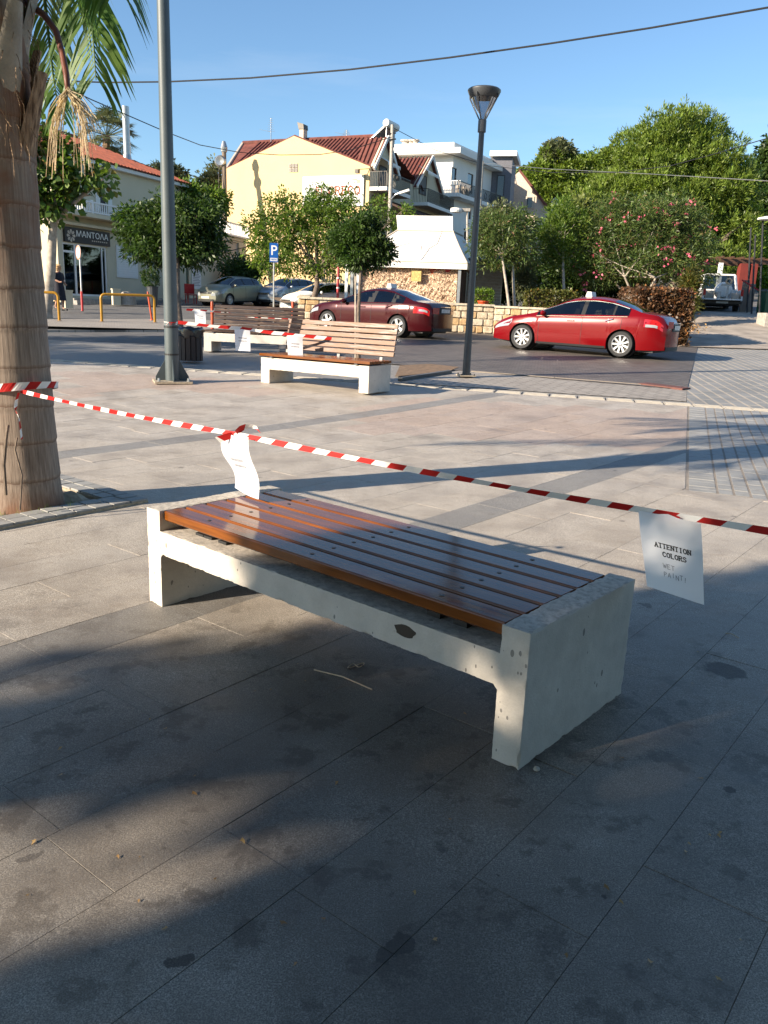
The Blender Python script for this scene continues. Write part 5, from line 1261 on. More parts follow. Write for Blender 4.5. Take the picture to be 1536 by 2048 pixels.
# low wing to the right
Q0 = Ms @ Vector((LS+.0, .4, 0)); Q1 = GD(492, 56); Q0.z = P0.z+.2; Mw = frameM(Q0, Q1); LW = (Q1-Q0).xy.length
wing = thing('low_shop_wing', 'low cream building with white roof balustrade behind the parked silver cars', 'building', Q0, math.atan2(Q1.y-Q0.y, Q1.x-Q0.x))
zw = ploc(Mw, 470, 474)[1]; h1 = prect(Mw, 440, 482, 478, 556); h2 = prect(Mw, 364, 525, 378, 592); h1[2] = .6; h2[2] = .2
mb = loc_mb(wing, Mw); wall_holes(mb, 0, LW, -.3, zw, [h1, h2]); mb.bb((0,.19,-.3),(LW,8,zw)); mb.bb((LW,0,-.3),(LW+.02,8,zw)); mb.build('wall', M['cream'], wing)
mb = loc_mb(wing, Mw); mb.bb((h1[0],.12,h1[2]),(h1[1],.17,h1[3])); mb.build('garage_opening', M['beigewall'], wing); mb = loc_mb(wing, Mw); mb.bb((h2[0],.1,h2[2]),(h2[1],.16,h2[3])); mb.build('door', mat('dark_green_door', (.02,.07,.04), .5), wing)
r_ = prect(Mw, 424, 528, 482, 556); mb = loc_mb(wing, Mw); mb.bb((r_[0],-1.1,r_[2]-.8),(r_[1],-1.05,r_[3])); mb.build('green_screen', mat('green_shade_cloth', (.015,.06,.03), .9, var=.3), wing)
r_ = prect(Mw, 383, 528, 401, 578); mb = loc_mb(wing, Mw); mb.bb((r_[0],-.04,r_[2]),(r_[1],-.003,r_[3])); bd = mb.build('menu_board', M['whitewall'], wing); mb = loc_mb(wing, Mw)
for i in range(13): z = r_[3]-.15-(r_[3]-r_[2]-.25)*i/13; mb.bb((r_[0]+.1,-.046,z),(r_[1]-.1-.1*(i%3),-.041,z+.035))
mb.build('menu_lines', M['pencil'], bd)
mb = loc_mb(wing, Mw); a = ploc(Mw, 446, 505); b = ploc(Mw, 478, 490); mb.tube([(a[0],-.05,a[1]),(b[0],-1.,b[1])], .035, 6); mb.tube([(a[0]-.8,-.9,a[1]+.75),(b[0]+.3,-.9,b[1]+.1)], .05, 6); mb.build('awning_arm', M['dgrey'], wing)
zt = ploc(Mw, 480, 449, -.1)[1]; mb = loc_mb(wing, Mw); x = 0; mb.bb((0,-.2,zw),(LW+.4,0.2,zw+.1)); mb.bb((0,-.14,zt-.08),(LW+.4,-.04,zt))
while x < LW+.3: mb.bb((x,-.12,zw+.1),(x+.1,-.06,zt-.08)); x += .24
o = mb.build('balustrade', M['white'], wing); o['kind'] = 'stuff'
# things in front of the shop
def topiary(px, dep):
    g = GD(px, dep); t = thing('topiary_plant', 'round clipped bush in a tall grey pot by the shop wall', 'potted plant', g); mb = MB(); h = at(px, 573, dep).z-g.z
    mb.lathe([(.0,0),(.2,0),(.27,h-.05),(.29,h),(.25,h),(.24,h-.04)], 14); mb.build('pot', M['dgrey'], t); c = at(px-6, 556, dep); C, Dv = crown_pts([(c.x, c.y, c.z, .38, .38, .42)], 160, 14, .06, .8); leaf_mesh('foliage', C, Dv, .07, .6, M['lf_dark'], t)
topiary(306, 38.5)
for px0, py0, px1, py1, dep, m, nm, lab in ((225,580,240,600,38,'cream','planter_box','tan square planter box below the white shutter'),(130,583,145,608,34,'cream','planter_box','tan square planter box behind the woman'),(372,572,392,604,42,'redpost','cafe_chair','dark red plastic chair by the wing door')):
    c = at((px0+px1)/2, py1, dep); k = dep/FPX; w2 = (px1-px0)*k; h = (py1-py0)*k; z0 = tz(c.x, c.y); t = thing(nm, lab, 'planter' if 'box' in nm else 'chair', (c.x, c.y, z0), rad(30)); zt_ = at((px0+px1)/2, py0, dep).z-z0
    if 'box' in nm: MB().box((0,0,zt_/2), (w2,w2,zt_)).build('box', M[m], t); MB().box((0,0,zt_+.03), (w2*1.12,w2*1.12,.06)).build('rim', M[m], t)
    else:
        MB().box((0,0,.45), (w2,w2,.05)).build('seat', M[m], t); MB().box((0,w2/2,.75), (w2,.04,.5)).build('backrest', M[m], t)
        for sx in (-1,1):
            for sy in (-1,1): MB().box((sx*w2*.42,sy*w2*.42,.22), (.04,.04,.44)).build('leg', M[m], t)
g = GD(254, 38.6); z1 = at(254, 583, 38.6).z; o = MB().lathe([(.0,z1-g.z),(.2,z1-g.z-.03),(.42,z1-g.z-.25),(.46,0)], 14, g).build('stone_dome', M['kerb']); tag(o, 'grey half round stone block against the shop wall', 'stone')

# ---- yellow house
P0 = GD(453, 62.); P1 = GD(731, 57.5); P0.z = P1.z = tz(P1.x, P1.y); My = frameM(P0, P1); LY = (P1-P0).xy.length
yh = thing('yellow_house', 'pale yellow house with blank gable wall, billboard and dark red tiled roof', 'building', P0, math.atan2(P1.y-P0.y, P1.x-P0.x))
eL = ploc(My, 453, 338)[1]; eR = ploc(My, 731, 333)[1]; apx = ploc(My, 588, 272)
kl = ploc(My, 530, 304); kr = ploc(My, 680, 300)
mb = loc_mb(yh, My); wall_holes(mb, 0, LY, -1, min(eL, eR), [])
mb.add([(0,0,min(eL,eR)),(LY,0,min(eL,eR)),(LY,0,eR),(apx[0],0,apx[1]),(0,0,eL)], [(0,1,2,3,4)]); mb.bb((0,.01,-1),(LY,11,min(eL,eR)-.02)); mb.add([(0,.22,min(eL,eR)-.05),(LY,.22,min(eL,eR)-.05),(LY,.22,eR),(apx[0],.22,apx[1]),(0,.22,eL)], [(4,3,2,1,0)])
mb.quad((0,0,eL),(apx[0],0,apx[1]),(apx[0],.22,apx[1]),(0,.22,eL)); mb.quad((apx[0],0,apx[1]),(LY,0,eR),(LY,.22,eR),(apx[0],.22,apx[1])); mb.build('wall', M['yellowwall'], yh)
rd_ = 5.; rL = ploc(My, 486, 287, rd_); rR = ploc(My, 764, 273, rd_); zr_ = (rL[1]+rR[1])/2
mb = loc_mb(yh, My); tiled_slope(mb, (-.25,.24,eL-.25), (LY+.25,.24,eR-.15), (rL[0],rd_,rL[1]), (rR[0],rd_,rR[1]), .33, .12)
tiled_slope(mb, (LY+.25,rd_*2,eL-.4), (-.25,rd_*2,eL-.4), (rR[0],rd_,rR[1]), (rL[0],rd_,rL[1]), .33, .12)
mb.tube([(rL[0],rd_,rL[1]+.05),(rR[0],rd_,rR[1]+.05)], .14, 6); mb.tube([(0,.12,eL+.04),(apx[0],.12,apx[1]+.04),(LY,.12,eR+.04)], .07, 6)
mb.build('roof', M['darktile'], yh)
mb = loc_mb(yh, My); mb.tube([(rR[0]+.03,rd_,rR[1]),(LY+.26,.2,eR-.1)], .13, 6); mb.tube([(rL[0]-.03,rd_,rL[1]),(-.28,.2,eL-.2)], .13, 6); mb.build('verge', M['beigewall'], yh)
cx_, cz0 = ploc(My, 606, 280, 4.8); cz1 = ploc(My, 606, 250, 4.8)[1]; mb = loc_mb(yh, My); mb.bb((cx_-.17,4.5,cz0-1),(cx_+.2,5.1,cz1-.35)); ch = mb.build('chimney', M['beigewall'], yh)
mb = loc_mb(yh, My); mb.prism([(cx_-.2,4.45,cz1-.348),(cx_+.24,4.45,cz1-.348),(cx_+.2,4.45,cz1),(cx_-.34,4.45,cz1+.15)], (0,.7,0)); mb.build('chimney_cap', M['bolt'], ch)
# vent blocks
for i in range(3):
    for j in range(2):
        r_ = prect(My, 578.5+i*6, 327+j*9, 583.5+i*6, 335+j*9); mb = loc_mb(yh, My); a, b, c, d = r_; e = .05
        mb.bb((a,-.05,c),(a+e,-.003,d)); mb.bb((b-e,-.05,c),(b,-.003,d)); mb.bb((a+e,-.05,c),(b-e,-.003,c+e)); mb.bb((a+e,-.05,d-e),(b-e,-.003,d)); mb.bb(((a+b)/2-.03,-.05,c+e),((a+b)/2+.03,-.003,d-e)); mb.bb((a+e,-.02,c+e),(b-e,-.004,d-e)); mb.build('vent_block', M['kerb'], yh)
# billboard
r_ = prect(My, 609, 354, 727, 411); mb = loc_mb(yh, My); mb.bb((r_[0],-.12,r_[2]),(r_[1],-.003,r_[3])); bb_ = mb.build('billboard', M['whitewall'], yh)
mb = loc_mb(yh, My); a, b, c, d = r_; e = .06
mb.bb((a-e,-.14,c-e),(a,-.002,d+e)); mb.bb((b,-.14,c-e),(b+e,-.002,d+e)); mb.bb((a,-.14,d),(b,-.002,d+e)); mb.bb((a,-.14,c-e),(b,-.002,c)); mb.build('billboard_frame', M['steel'], bb_)
W_ = b-a; Hh = d-c
mred = mat('billboard_red', (.38,.07,.025), .6); mgrn = mat('billboard_grey_green', (.10,.13,.10), .6)
pstroke(yh, My, 'EL', a+W_*.215, c+Hh*.37, Hh*.27, W_*.16, .09, mred, -.13, bb_); pstroke(yh, My, 'GRECO', a+W_*.43, c+Hh*.38, Hh*.27, W_*.54, .09, mred, -.13, bb_)
ptext(yh, My, 'Restaurant Pizza', a+W_*.03, c+Hh*.08, Hh*.25, mgrn, -.13, parent=bb_, wx=W_*.94)
for i, s_ in enumerate(('Garden', 'in the', 'Back')): ptext(yh, My, s_, a+W_*.03, c+Hh*(.78-.15*i), Hh*.13, M['pencil'], -.13, parent=bb_, wx=W_*(.17,.11,.1)[i], skew=.1)
mb = loc_mb(yh, My); q = [(.78,.93),(.88,.92),(.925,.86),(.945,.9),(.965,.76),(.89,.76),(.905,.82),(.87,.86),(.78,.9)]; mb.add([(a+W_*u, -.13, c+Hh*v) for u, v in q], [tuple(range(len(q)))]); mb.build('arrow', mat('billboard_arrow', (.5,.3,.22), .6), bb_, fix=False)
mb = loc_mb(yh, My); x_, z_ = ploc(My, 716, 340, -.5); mb.box((x_,-.6,z_-.1), (.25,.3,.25)); mb.bar((x_,-.6,z_+.02), (LY,-.0,z_+.15), .04, .04); mb.build('wall_lamp', M['bolt'], yh)
# antennas
def antenna(px, y0, y1, dep, lab):
    p = at(px, y1, dep); q = at(px, y0, dep); mb = MB(); mb.tube([p, q], .03, 5)
    for k in range(7): c = p.lerp(q, .45+.09*k); mb.bar(c-Vector((.3-.03*k,0,0)), c+Vector((.3-.03*k,0,0)), .018, .018)
    mb.bar(p.lerp(q, .42)-Vector((.9,0,-.15)), p.lerp(q, .42), .02, .02); tag(mb.build('antenna', M['steel']), lab, 'antenna')
antenna(542, 236, 284, 63, 'tall television antenna on the yellow house roof'); antenna(693, 260, 277, 62, 'small antenna right of the chimney on the roof ridge'); antenna(1008, 325, 352, 82, 'thin antenna above the beige house at the hill')

# ---- right part of the yellow house: gables and balconies, facing right
Mg = sub(My, LY, 0, 90)      # facade running away from the camera
g2 = thing('gabled_wing', 'shaded side wing with two pointed gables and balconies next to the yellow wall', 'building', My @ Vector((LY+.03, 0, 0)), math.atan2(Mg[1][0], Mg[0][0])); Mg = g2.matrix_basis.copy()
x1e = ploc(Mg, 880, 400)[0]; zbal = ploc(Mg, 760, 381)[1]; bw = (ploc(Mg, 790, 345), ploc(Mg, 848, 310), ploc(Mg, 866, 376))
xa = ploc(Mg, 791, 350)[0]; xb = ploc(Mg, 829, 350)[0]; zA = ploc(Mg, 763, 273)[1]; zE1 = ploc(Mg, 737, 333)[1]; zE2 = ploc(Mg, 830, 340)[1]; zA2 = ploc(Mg, 848, 310)[1]
xm1 = xa/2; x1e = max(x1e, xb+3.5); xm2 = (xb+x1e)/2
door1 = prect(Mg, 757, 332, 772, 372); door2 = prect(Mg, 838, 350, 852, 390); lw1 = prect(Mg, 744, 400, 757, 440); lw2 = prect(Mg, 800, 405, 815, 440)
zE = min(zE1, zE2)
mb = loc_mb(g2, Mg); wall_holes(mb, 0, x1e, -1, zE-.02, holes_r([door1, door2, lw1, lw2]) if max(door1[3], door2[3]) < zE-.05 else holes_r([lw1, lw2]))
for xs_, xm, xe_, zp in ((.3, xm1, xa, zA), (xb, xm2, x1e, zA2)): mb.prism([(xs_,0,zE-.02),(xe_,0,zE-.02),(xm,0,zp)], (0,.25,0))
mb.bb((.3,.2,-1),(x1e,5,zE-.03)); mb.build('wall', M['cream'], g2)
mb = loc_mb(g2, Mg)
for xs_, xm, xe_, zp in ((.3, xm1, xa+.2, zA), (xb-.2, xm2, x1e+.2, zA2)):
    D8 = 1.5 if xs_ == .3 else 5; tiled_slope(mb, (xs_,D8,zE-.2), (xs_,-.3,zE-.2), (xm,D8,zp), (xm,-.3,zp), .33, .1); tiled_slope(mb, (xe_,-.3,zE-.2), (xe_,D8,zE-.2), (xm,-.3,zp), (xm,D8,zp), .33, .1)
mb.build('roof', M['darktile'], g2)
for xs_, xm, xe_, zp in ((.0, xm1, xa+.2, zA), (xb-.2, xm2, x1e+.2, zA2)):
    mb = loc_mb(g2, Mg); mb.bar((xs_,-.33,zE-.12),(xm,-.33,zp+.08),.08,.22); mb.build('verge', M['whitewall'], g2); mb = loc_mb(g2, Mg); mb.bar((xm,-.33,zp+.08),(xe_,-.33,zE-.12),.08,.22); mb.build('verge', M['whitewall'], g2)
for r_ in (door1, door2, lw1, lw2): window(g2, Mg, r_, 'wood_d', 'shutter', -.02 if r_ in (door1, door2) else .12, .06)
for (xs_, xe_) in ((.0, xa-.1), (xb-.2, x1e)):
    mb = loc_mb(g2, Mg); mb.bb((xs_,-1.3,zbal-.25),(xe_,-.002,zbal)); mb.build('balcony', M['whitewall'], g2)
    mb = loc_mb(g2, Mg); zr2 = zbal+1.0; mb.bb((xs_,-1.3,zr2-.04),(xe_,-1.24,zr2)); mb.bb((xs_,-1.3,zbal+.06),(xe_,-1.24,zbal+.1)); mb.bb((xs_,-1.24,zr2-.04),(xs_+.05,0,zr2)); x = xs_
    while x < xe_: mb.bb((x,-1.285,zbal),(x+.02,-1.255,zr2)); x += .13
    y_ = -1.24
    while y_ < 0: mb.bb((xs_+.01,y_,zbal),(xs_+.03,y_+.02,zr2)); y_ += .13
    o = mb.build('railing', M['bolt'], g2); o['kind'] = 'stuff'
for r_ in (door1, door2):
    mb = loc_mb(g2, Mg); xA, xB, zT = r_[0]-.5, r_[1]+.5, r_[3]+.25; n = 10
    for i in range(n):
        u0, u1 = xA+(xB-xA)*i/n, xA+(xB-xA)*(i+1)/n
        mb.quad((u0,-.02,zT+.3),(u1,-.02,zT+.3),(u1,-.9,zT-.15),(u0,-.9,zT-.15)); mb.quad((u0,-.9,zT-.15),(u1,-.9,zT-.15),(u1,-.9,zT-.32),((u0+u1)/2,-.9,zT-.4),) 
    mb.build('awning', M['canvas'], g2, fix=False)
a = ploc(Mg, 742, 392); zt_ = a[1]; mb = loc_mb(g2, Mg); tiled_slope(mb, (.3,-2.6,zt_-1.0), (x1e+.5,-2.6,zt_-1.0), (.3,-.05,zt_), (x1e+.5,-.05,zt_), .33, .1); mb.build('porch_roof', M['wood_d'], g2)
for x in (.2, x1e*.33, x1e*.66, x1e): mb = loc_mb(g2, Mg); mb.bb((x-.07,-2.5,-.5),(x+.07,-2.36,zt_-1.02)); mb.build('porch_post', M['wood_d'], g2)
# solar water heater
c = at(775, 262, 58.3); t = thing('solar_heater', 'solar water heater with white drum on the gable roof', 'solar heater', c, rad(-25)); mb = MB(); mb.lathe([(0,-.95),(.24,-.93),(.28,-.85),(.28,.85),(.24,.93),(0,.95)], 18, (.25,.1,.38), 'Y'); mb.build('drum', M['whitewall'], t, smooth=40)
mb = MB(); mb.prism([(.1,-.9,.15),(-1.1,-.9,-.75),(-1.1,.9,-.75),(.1,.9,.15)], (.06,0,-.08)); mb.build('collector', M['steel'], t); mb = MB(); mb.bar((.25,-.7,.1),(.25,-.7,-1.),.05,.05); mb.bar((.25,.7,.1),(.25,.7,-1.),.05,.05); mb.bar((-1.1,-.7,-.8),(.25,-.7,-.9),.05,.05); mb.build('stand', M['steel'], t)

# ---- white modern building
P0 = GD(772, 73.); P1 = GD(891, 71.0); P0.z = P1.z = 2.; Mm = frameM(P0, P1); LM = (P1-P0).xy.length
wb = thing('white_building', 'white flat roofed apartment building with black railed balcony behind the kiosk', 'building', P0, math.atan2(P1.y-P0.y, P1.x-P0.x))
Mr = sub(Mm, LM, 0, 90-8)
ztp = ploc(Mm, 889, 285)[1]; zsl = ploc(Mm, 889, 311)[1]; xe = ploc(Mr, 988, 360)[0]; xe = min(max(xe, 5), 25)
zb1 = ploc(Mr, 905, 382, -1.1)[1]; wins = [prect(Mr, 902.5, 335, 913, 372), prect(Mr, 935, 347, 946, 386), prect(Mr, 896, 414, 905, 438), prect(Mr, 934, 418, 942, 438)]
mb = loc_mb(wb, Mm); wall_holes(mb, -3, LM, -2, zsl, []); mb.bb((-3,.01,-2),(LM-.3,9,zsl-.01)); mb.build('wall', M['whitewall'], wb)
mb = loc_mb(wb, Mr); wall_holes(mb, 0, xe, -2, zsl, holes_r(wins)); mb.bb((0,.19,-2),(xe,6,zsl-.01)); mb.build('wall', M['whitewall'], wb)
mb = loc_mb(wb, Mm); mb.bb((-3,-.02,zsl+.45),(LM+.0,8,ztp)); mb.bb((-3,-1.0,zsl),(LM+.9,9,zsl+.44)); mb.build('parapet', M['whitewall'], wb)
mb = loc_mb(wb, Mr); mb.bb((-.8,-.95,zsl+.002),(xe,2,zsl+.442)); mb.bb((0,-.02,zsl+.45),(xe,.3,ztp-.003)); mb.build('parapet', M['whitewall'], wb)
for r_ in wins: window(wb, Mr, r_, 'shutter', 'dglass', .12, .05)
mb = loc_mb(wb, Mr); mb.bb((-1.2,-1.15,zb1-.3),(xe,0-.002,zb1)); mb.build('balcony', M['whitewall'], wb); mb = loc_mb(wb, Mm); mb.bb((LM-3.6,-1.15,zb1-.3),(LM+1.12,-.002,zb1-.002)); mb.build('balcony', M['whitewall'], wb)
mb = loc_mb(wb, Mr); x = -1.1; zt_ = zb1+1.; mb.bb((-1.1,-1.12,zt_-.05),(xe,-1.06,zt_))
while x < xe: mb.bb((x,-1.11,zb1),(x+.03,-1.08,zt_)); x += .15
for i in range(int(xe/1.1)): mb.tube([(i*1.1+.4+.25*math.cos(a), -1.1, zb1+.5+.3*math.sin(a)) for a in np.linspace(0, 2*PI, 9)], .025, 4, False)
o = mb.build('railing', M['bolt'], wb); o['kind'] = 'stuff'
mb = loc_mb(wb, Mm); x = LM-3.6; mb.bb((x,-1.12,zt_-.05),(LM+1.1,-1.06,zt_))
while x < LM+1.1: mb.bb((x,-1.11,zb1),(x+.03,-1.08,zt_)); x += .15
o = mb.build('railing', M['white'], wb); o['kind'] = 'stuff'
for i in range(3): # pots and chairs on the balcony
    x = ploc(Mr, 918+i*8, 375, -.6)[0]; mb = loc_mb(wb, Mr); mb.bb((x-.25,-.8,zb1),(x+.2,-.4,zb1+.75)); mb.build('balcony_chair', M['beigewall'], wb)
for px in (860, 874, 882): p = at(px-40, 283, 74); MB().bb((-.3,-.3,-.6),(.3,.3,.55))
for px, rr_ in ((811,.32),(822,.22),(831,.26)):
    x, z = ploc(Mm, px, 284, 3); mb = loc_mb(wb, Mm); mb.lathe([(rr_,ztp-.1),(rr_,ztp+.75),(rr_*1.5,ztp+.78),(rr_*1.5,ztp+.9),(0,ztp+.95)], 8, (x,3,0)); mb.build('roof_vent', M['beigewall'], wb)
tw = thing('stair_tower', 'dark grey narrow tower block right of the white building behind the lamp post', 'building', GD(966, 78), rad(-12)); tzp = at(966, 325, 78).z-tw.location.z
MB().bb((0,0,-2),(1.9,5,tzp)).build('wall', mat('grey_cladding', (.13,.13,.15), .7), tw); MB().bb((-.2,-.5,tzp),(2.3,5.3,tzp+.45)).build('parapet', M['whitewall'], tw)
for k in range(2): window(tw, tw.matrix_basis, [.6,1.3,tzp-4-3.2*k,tzp-1.6-3.2*k], 'shutter', 'dglass', -.01, .06)
# ---- beige house at the foot of the hill
P0 = GD(985, 86.); P1 = GD(1112, 84.); P0.z = P1.z = 3.; Mb = frameM(P0, P1); LB = (P1-P0).xy.length
bh = thing('beige_house', 'beige house with steep asymmetric gable at the foot of the wooded hill', 'building', P0, math.atan2(P1.y-P0.y, P1.x-P0.x))
pt = [ploc(Mb, *p) for p in ((1004,620),(1108,620),(1108,432),(1096,421),(1038,343),(1012,365),(1012,385),(1004,385))]
mb = loc_mb(bh, Mb); mb.prism([(x,0,z) for x, z in pt], (0,7,0)); mb.build('wall', mat('pink_beige_render', (.62,.50,.40), .85), bh)
mb = loc_mb(bh, Mb); mb.prism([(x,-.3,z) for x, z in (pt[3], (pt[3][0]+.15,pt[3][1]+.25), (pt[4][0],pt[4][1]+.3), pt[4])], (0,7.6,0)); mb.build('roof', M['darktile'], bh)
r_ = prect(Mb, 1052, 395, 1066, 415); mb = loc_mb(bh, Mb); mb.bb((r_[0]-.1,-.08,r_[2]-.1),(r_[1]+.1,-.003,r_[3]+.1)); w_ = mb.build('window', M['beigewall'], bh); mb = loc_mb(bh, Mb); mb.bb((r_[0]+.1,-.1,r_[2]),(r_[1]-.1,-.082,r_[3])); mb.build('pane', M['dglass'], w_)
r_ = prect(Mb, 984, 362, 1022, 395); mb = loc_mb(bh, Mb); mb.bb((r_[0],-1.6,-3),(r_[1],-.4,r_[3])); mb.build('side_block', M['beigewall'], bh); z_ = ploc(Mb, 1000, 386)[1]; mb = loc_mb(bh, Mb); mb.bb((r_[0]+.8,-2.6,z_-.6),(r_[1]+.4,-1.62,z_+.35)); mb.build('balcony', M['beigewall'], bh)
r_ = prect(Mb, 1102, 398, 1112, 436); mb = loc_mb(bh, Mb); mb.bb((r_[0],-.25,-3),(r_[1],6.8,r_[3]-.3)); mb.lathe([(0,0),(.35,.0),(.35,.3),(0,.6)], 8, ((r_[0]+r_[1])/2,1,r_[3]-.3)); mb.build('side_pier', M['beigewall'], bh)

# ================================================================== KIOSK, PLANTER WALL
P0 = GD(690, 33.4); P1 = GD(926, 32.4); P1.z = P0.z; Mk = frameM(P0, P1); LK = (P1-P0).xy.length
kk = thing('kiosk_tent', 'closed kiosk with white pitched membrane roof and beige net walls', 'kiosk', P0, math.atan2(P1.y-P0.y, P1.x-P0.x))
zk = ploc(Mk, 850, 524)[1]; zk2 = zk+.12; dk = 3.2; u0 = ploc(Mk, 797, 460, 1.9)[0]; u1 = ploc(Mk, 905, 464, 1.9)[0]; zu = ploc(Mk, 850, 461, 1.9)[1]; Dk = LK*.9
E_ = [(0,0,zk),(LK,0,zk),(LK+.3,Dk,zk),(0.2,Dk,zk)]; U_ = [(u0,1.9,zu),(u1,1.9,zu),(u1+.15,1.9+2.0,zu),(u0+.15,1.9+2.0,zu)]
mb = loc_mb(kk, Mk); 
for i in range(4):
    j = (i+1) % 4; n = 6
    for a in range(n):
        for b in range(n):
            q = []
            for da, db in ((0,0),(1,0),(1,1),(0,1)):
                fa, fb = (a+da)/n, (b+db)/n; p = Vector(E_[i]).lerp(Vector(E_[j]), fa).lerp(Vector(U_[i]).lerp(Vector(U_[j]), fa), fb); p.z -= .05*math.sin(PI*fb); q.append(p)
            mb.quad(*q)
mb.build('membrane_roof', M['canvas'], kk, smooth=30)
mb = loc_mb(kk, Mk); mb.bb((-.02,-.04,zk-.24),(LK+.02,.0,zk)); mb.bb((LK,.0,zk-.24),(LK+.04,Dk,zk)); mb.bb((-.04,0,zk-.24),(0,Dk,zk)); mb.build('valance', M['canvas'], kk)
zc = ploc(Mk, 850, 432, 1.8)[1]; mb = loc_mb(kk, Mk); a = .12; mb.add([(u0-.02,1.85,zu-.02),(u1+.02,1.85,zu-.02),(u1+.2,4.0,zu-.02),(u0+.1,4.0,zu-.02),(u0-.08,1.7,zc),(u1+.0,1.7,zc),(u1+.16,4.1,zc),(u0+.05,4.1,zc)], [(0,1,5,4),(1,2,6,5),(2,3,7,6),(3,0,4,7),(4,5,6,7)]); mb.build('roof_lantern', M['canvas'], kk)
mb = loc_mb(kk, Mk)
for path in (((.25,.05),(.3,.5),(.42,.62),(.55,.55),(.6,.3)),((.62,.05),(.66,.45),(.74,.6),(.8,.95)),((.1,.1),(.2,.35),(.3,.5))):
    pts = []
    for fa, fb in path: p = Vector(E_[0]).lerp(Vector(E_[1]), fa).lerp(Vector(U_[0]).lerp(Vector(U_[1]), fa), fb); p.z -= .05*math.sin(PI*fb)-.02; pts.append(p)
    mb.tube(pts, .012, 4)
mb.tube([(u0-.05,1.83,zu-.01),(u1+.05,1.83,zu-.01),(u1+.22,4,zu-.01)], .025, 5); mb.tube([(0,-.05,zk),(LK+.02,-.05,zk),(LK+.3,Dk,zk)], .02, 5)
for i in (0,1): mb.tube([Vector(E_[i]).lerp(Vector(U_[i]), f)-Vector((0,0,.05*math.sin(PI*f)-.02)) for f in (0,.25,.5,.75,1)], .03, 5)
mb.build('membrane_seam', M['beigewall'], kk)
x0_ = ploc(Mk, 697, 570)[0]; x1_ = ploc(Mk, 912, 570)[0]; zn = ploc(Mk, 800, 537)[1]; mb = loc_mb(kk, Mk); nx, nz = 60, 26
P_ = {}
for i in range(nx+1):
    for j in range(nz+1): x = x0_+(x1_-x0_)*i/nx; z = -.2+(zn+.25)*j/nz; P_[i,j] = (x, .25+.10*mno.noise(Vector((x*2,z*2,1)))+.06*mno.noise(Vector((x*9,z*9,5))), z+(.08*mno.noise(Vector((x*3,0,0))) if j == nz else 0))
mb.add([P_[i,j] for i in range(nx+1) for j in range(nz+1)], [(i*(nz+1)+j, (i+1)*(nz+1)+j, (i+1)*(nz+1)+j+1, i*(nz+1)+j+1) for i in range(nx) for j in range(nz)]); mb.build('net_wall', M['net'], kk)
mb = loc_mb(kk, Mk); 
for i in range(2600):
    x = random.uniform(x0_, x1_); z = random.uniform(-.1, zn+.02); s_ = random.uniform(.03,.08); y = .2+.10*mno.noise(Vector((x*2,z*2,1))); a = random.uniform(0,3.1)
    mb.add([(x, y, z), (x+s_*math.cos(a), y-.05, z+s_*math.sin(a)), (x-s_*math.sin(a)*.6, y-.03, z+s_*math.cos(a)*.6)], [(0,1,2)])
o = mb.build('net_scraps', M['net'], kk, fix=False); o['kind'] = 'stuff'
mb = loc_mb(kk, Mk); mb.bb((.4,.5,-.3),(LK-.2,Dk-.3,zk-.3)); mb.build('cabin', M['wood_d'], kk)
for px, m in ((692,'whitewall'),(715,'whitewall'),(703,'steel'),(918,'steel')): x = ploc(Mk, px, 560)[0]; mb = loc_mb(kk, Mk); mb.bb((x-.06,.05,-.3),(x+.06,.15,zk-.25)); mb.build('post', M[m], kk)
for px, w2, m in ((867,.22,'orange'),(893,.14,'redpost')): x, z = ploc(Mk, px, 538); mb = loc_mb(kk, Mk); mb.lathe([(0,-.12),(w2,-.1),(w2,.1),(0,.12)], 12, (x,.34,z+.02), 'Y'); mb.build('round_panel', M[m], kk)
x, z = ploc(Mk, 832, 552); mb = loc_mb(kk, Mk); mb.bb((x-.2,.05,z-.2),(x+.2,.09,z+.2)); mb.build('yellow_cloth', mat('ochre_cloth', (.50,.38,.14), .9, var=.3, scale=15), kk)
# shutter hut to its right
P0 = GD(928, 34.); P1 = GD(1000, 35.); Mh = frameM(P0, P1); t = thing('shutter_hut', 'grey ribbed shutter hut between the kiosk and the thin pale tree', 'hut', P0, math.atan2(P1.y-P0.y, P1.x-P0.x)); L_ = (P1-P0).xy.length; zt_ = ploc(Mh, 960, 525)[1]
MB().bb((0,.05,-.3),(L_,3,zt_)).build('wall', M['steel'], t); mb = MB(); z = .1
while z < zt_-.2: mb.bb((.1,-.0,z),(L_-.1,.049,z+.09)); z += .13
mb.build('shutter', M['kerb'], t); MB().bb((-.2,-.4,zt_),(L_+.2,3.2,zt_+.12)).build('roof', M['dgrey'], t)

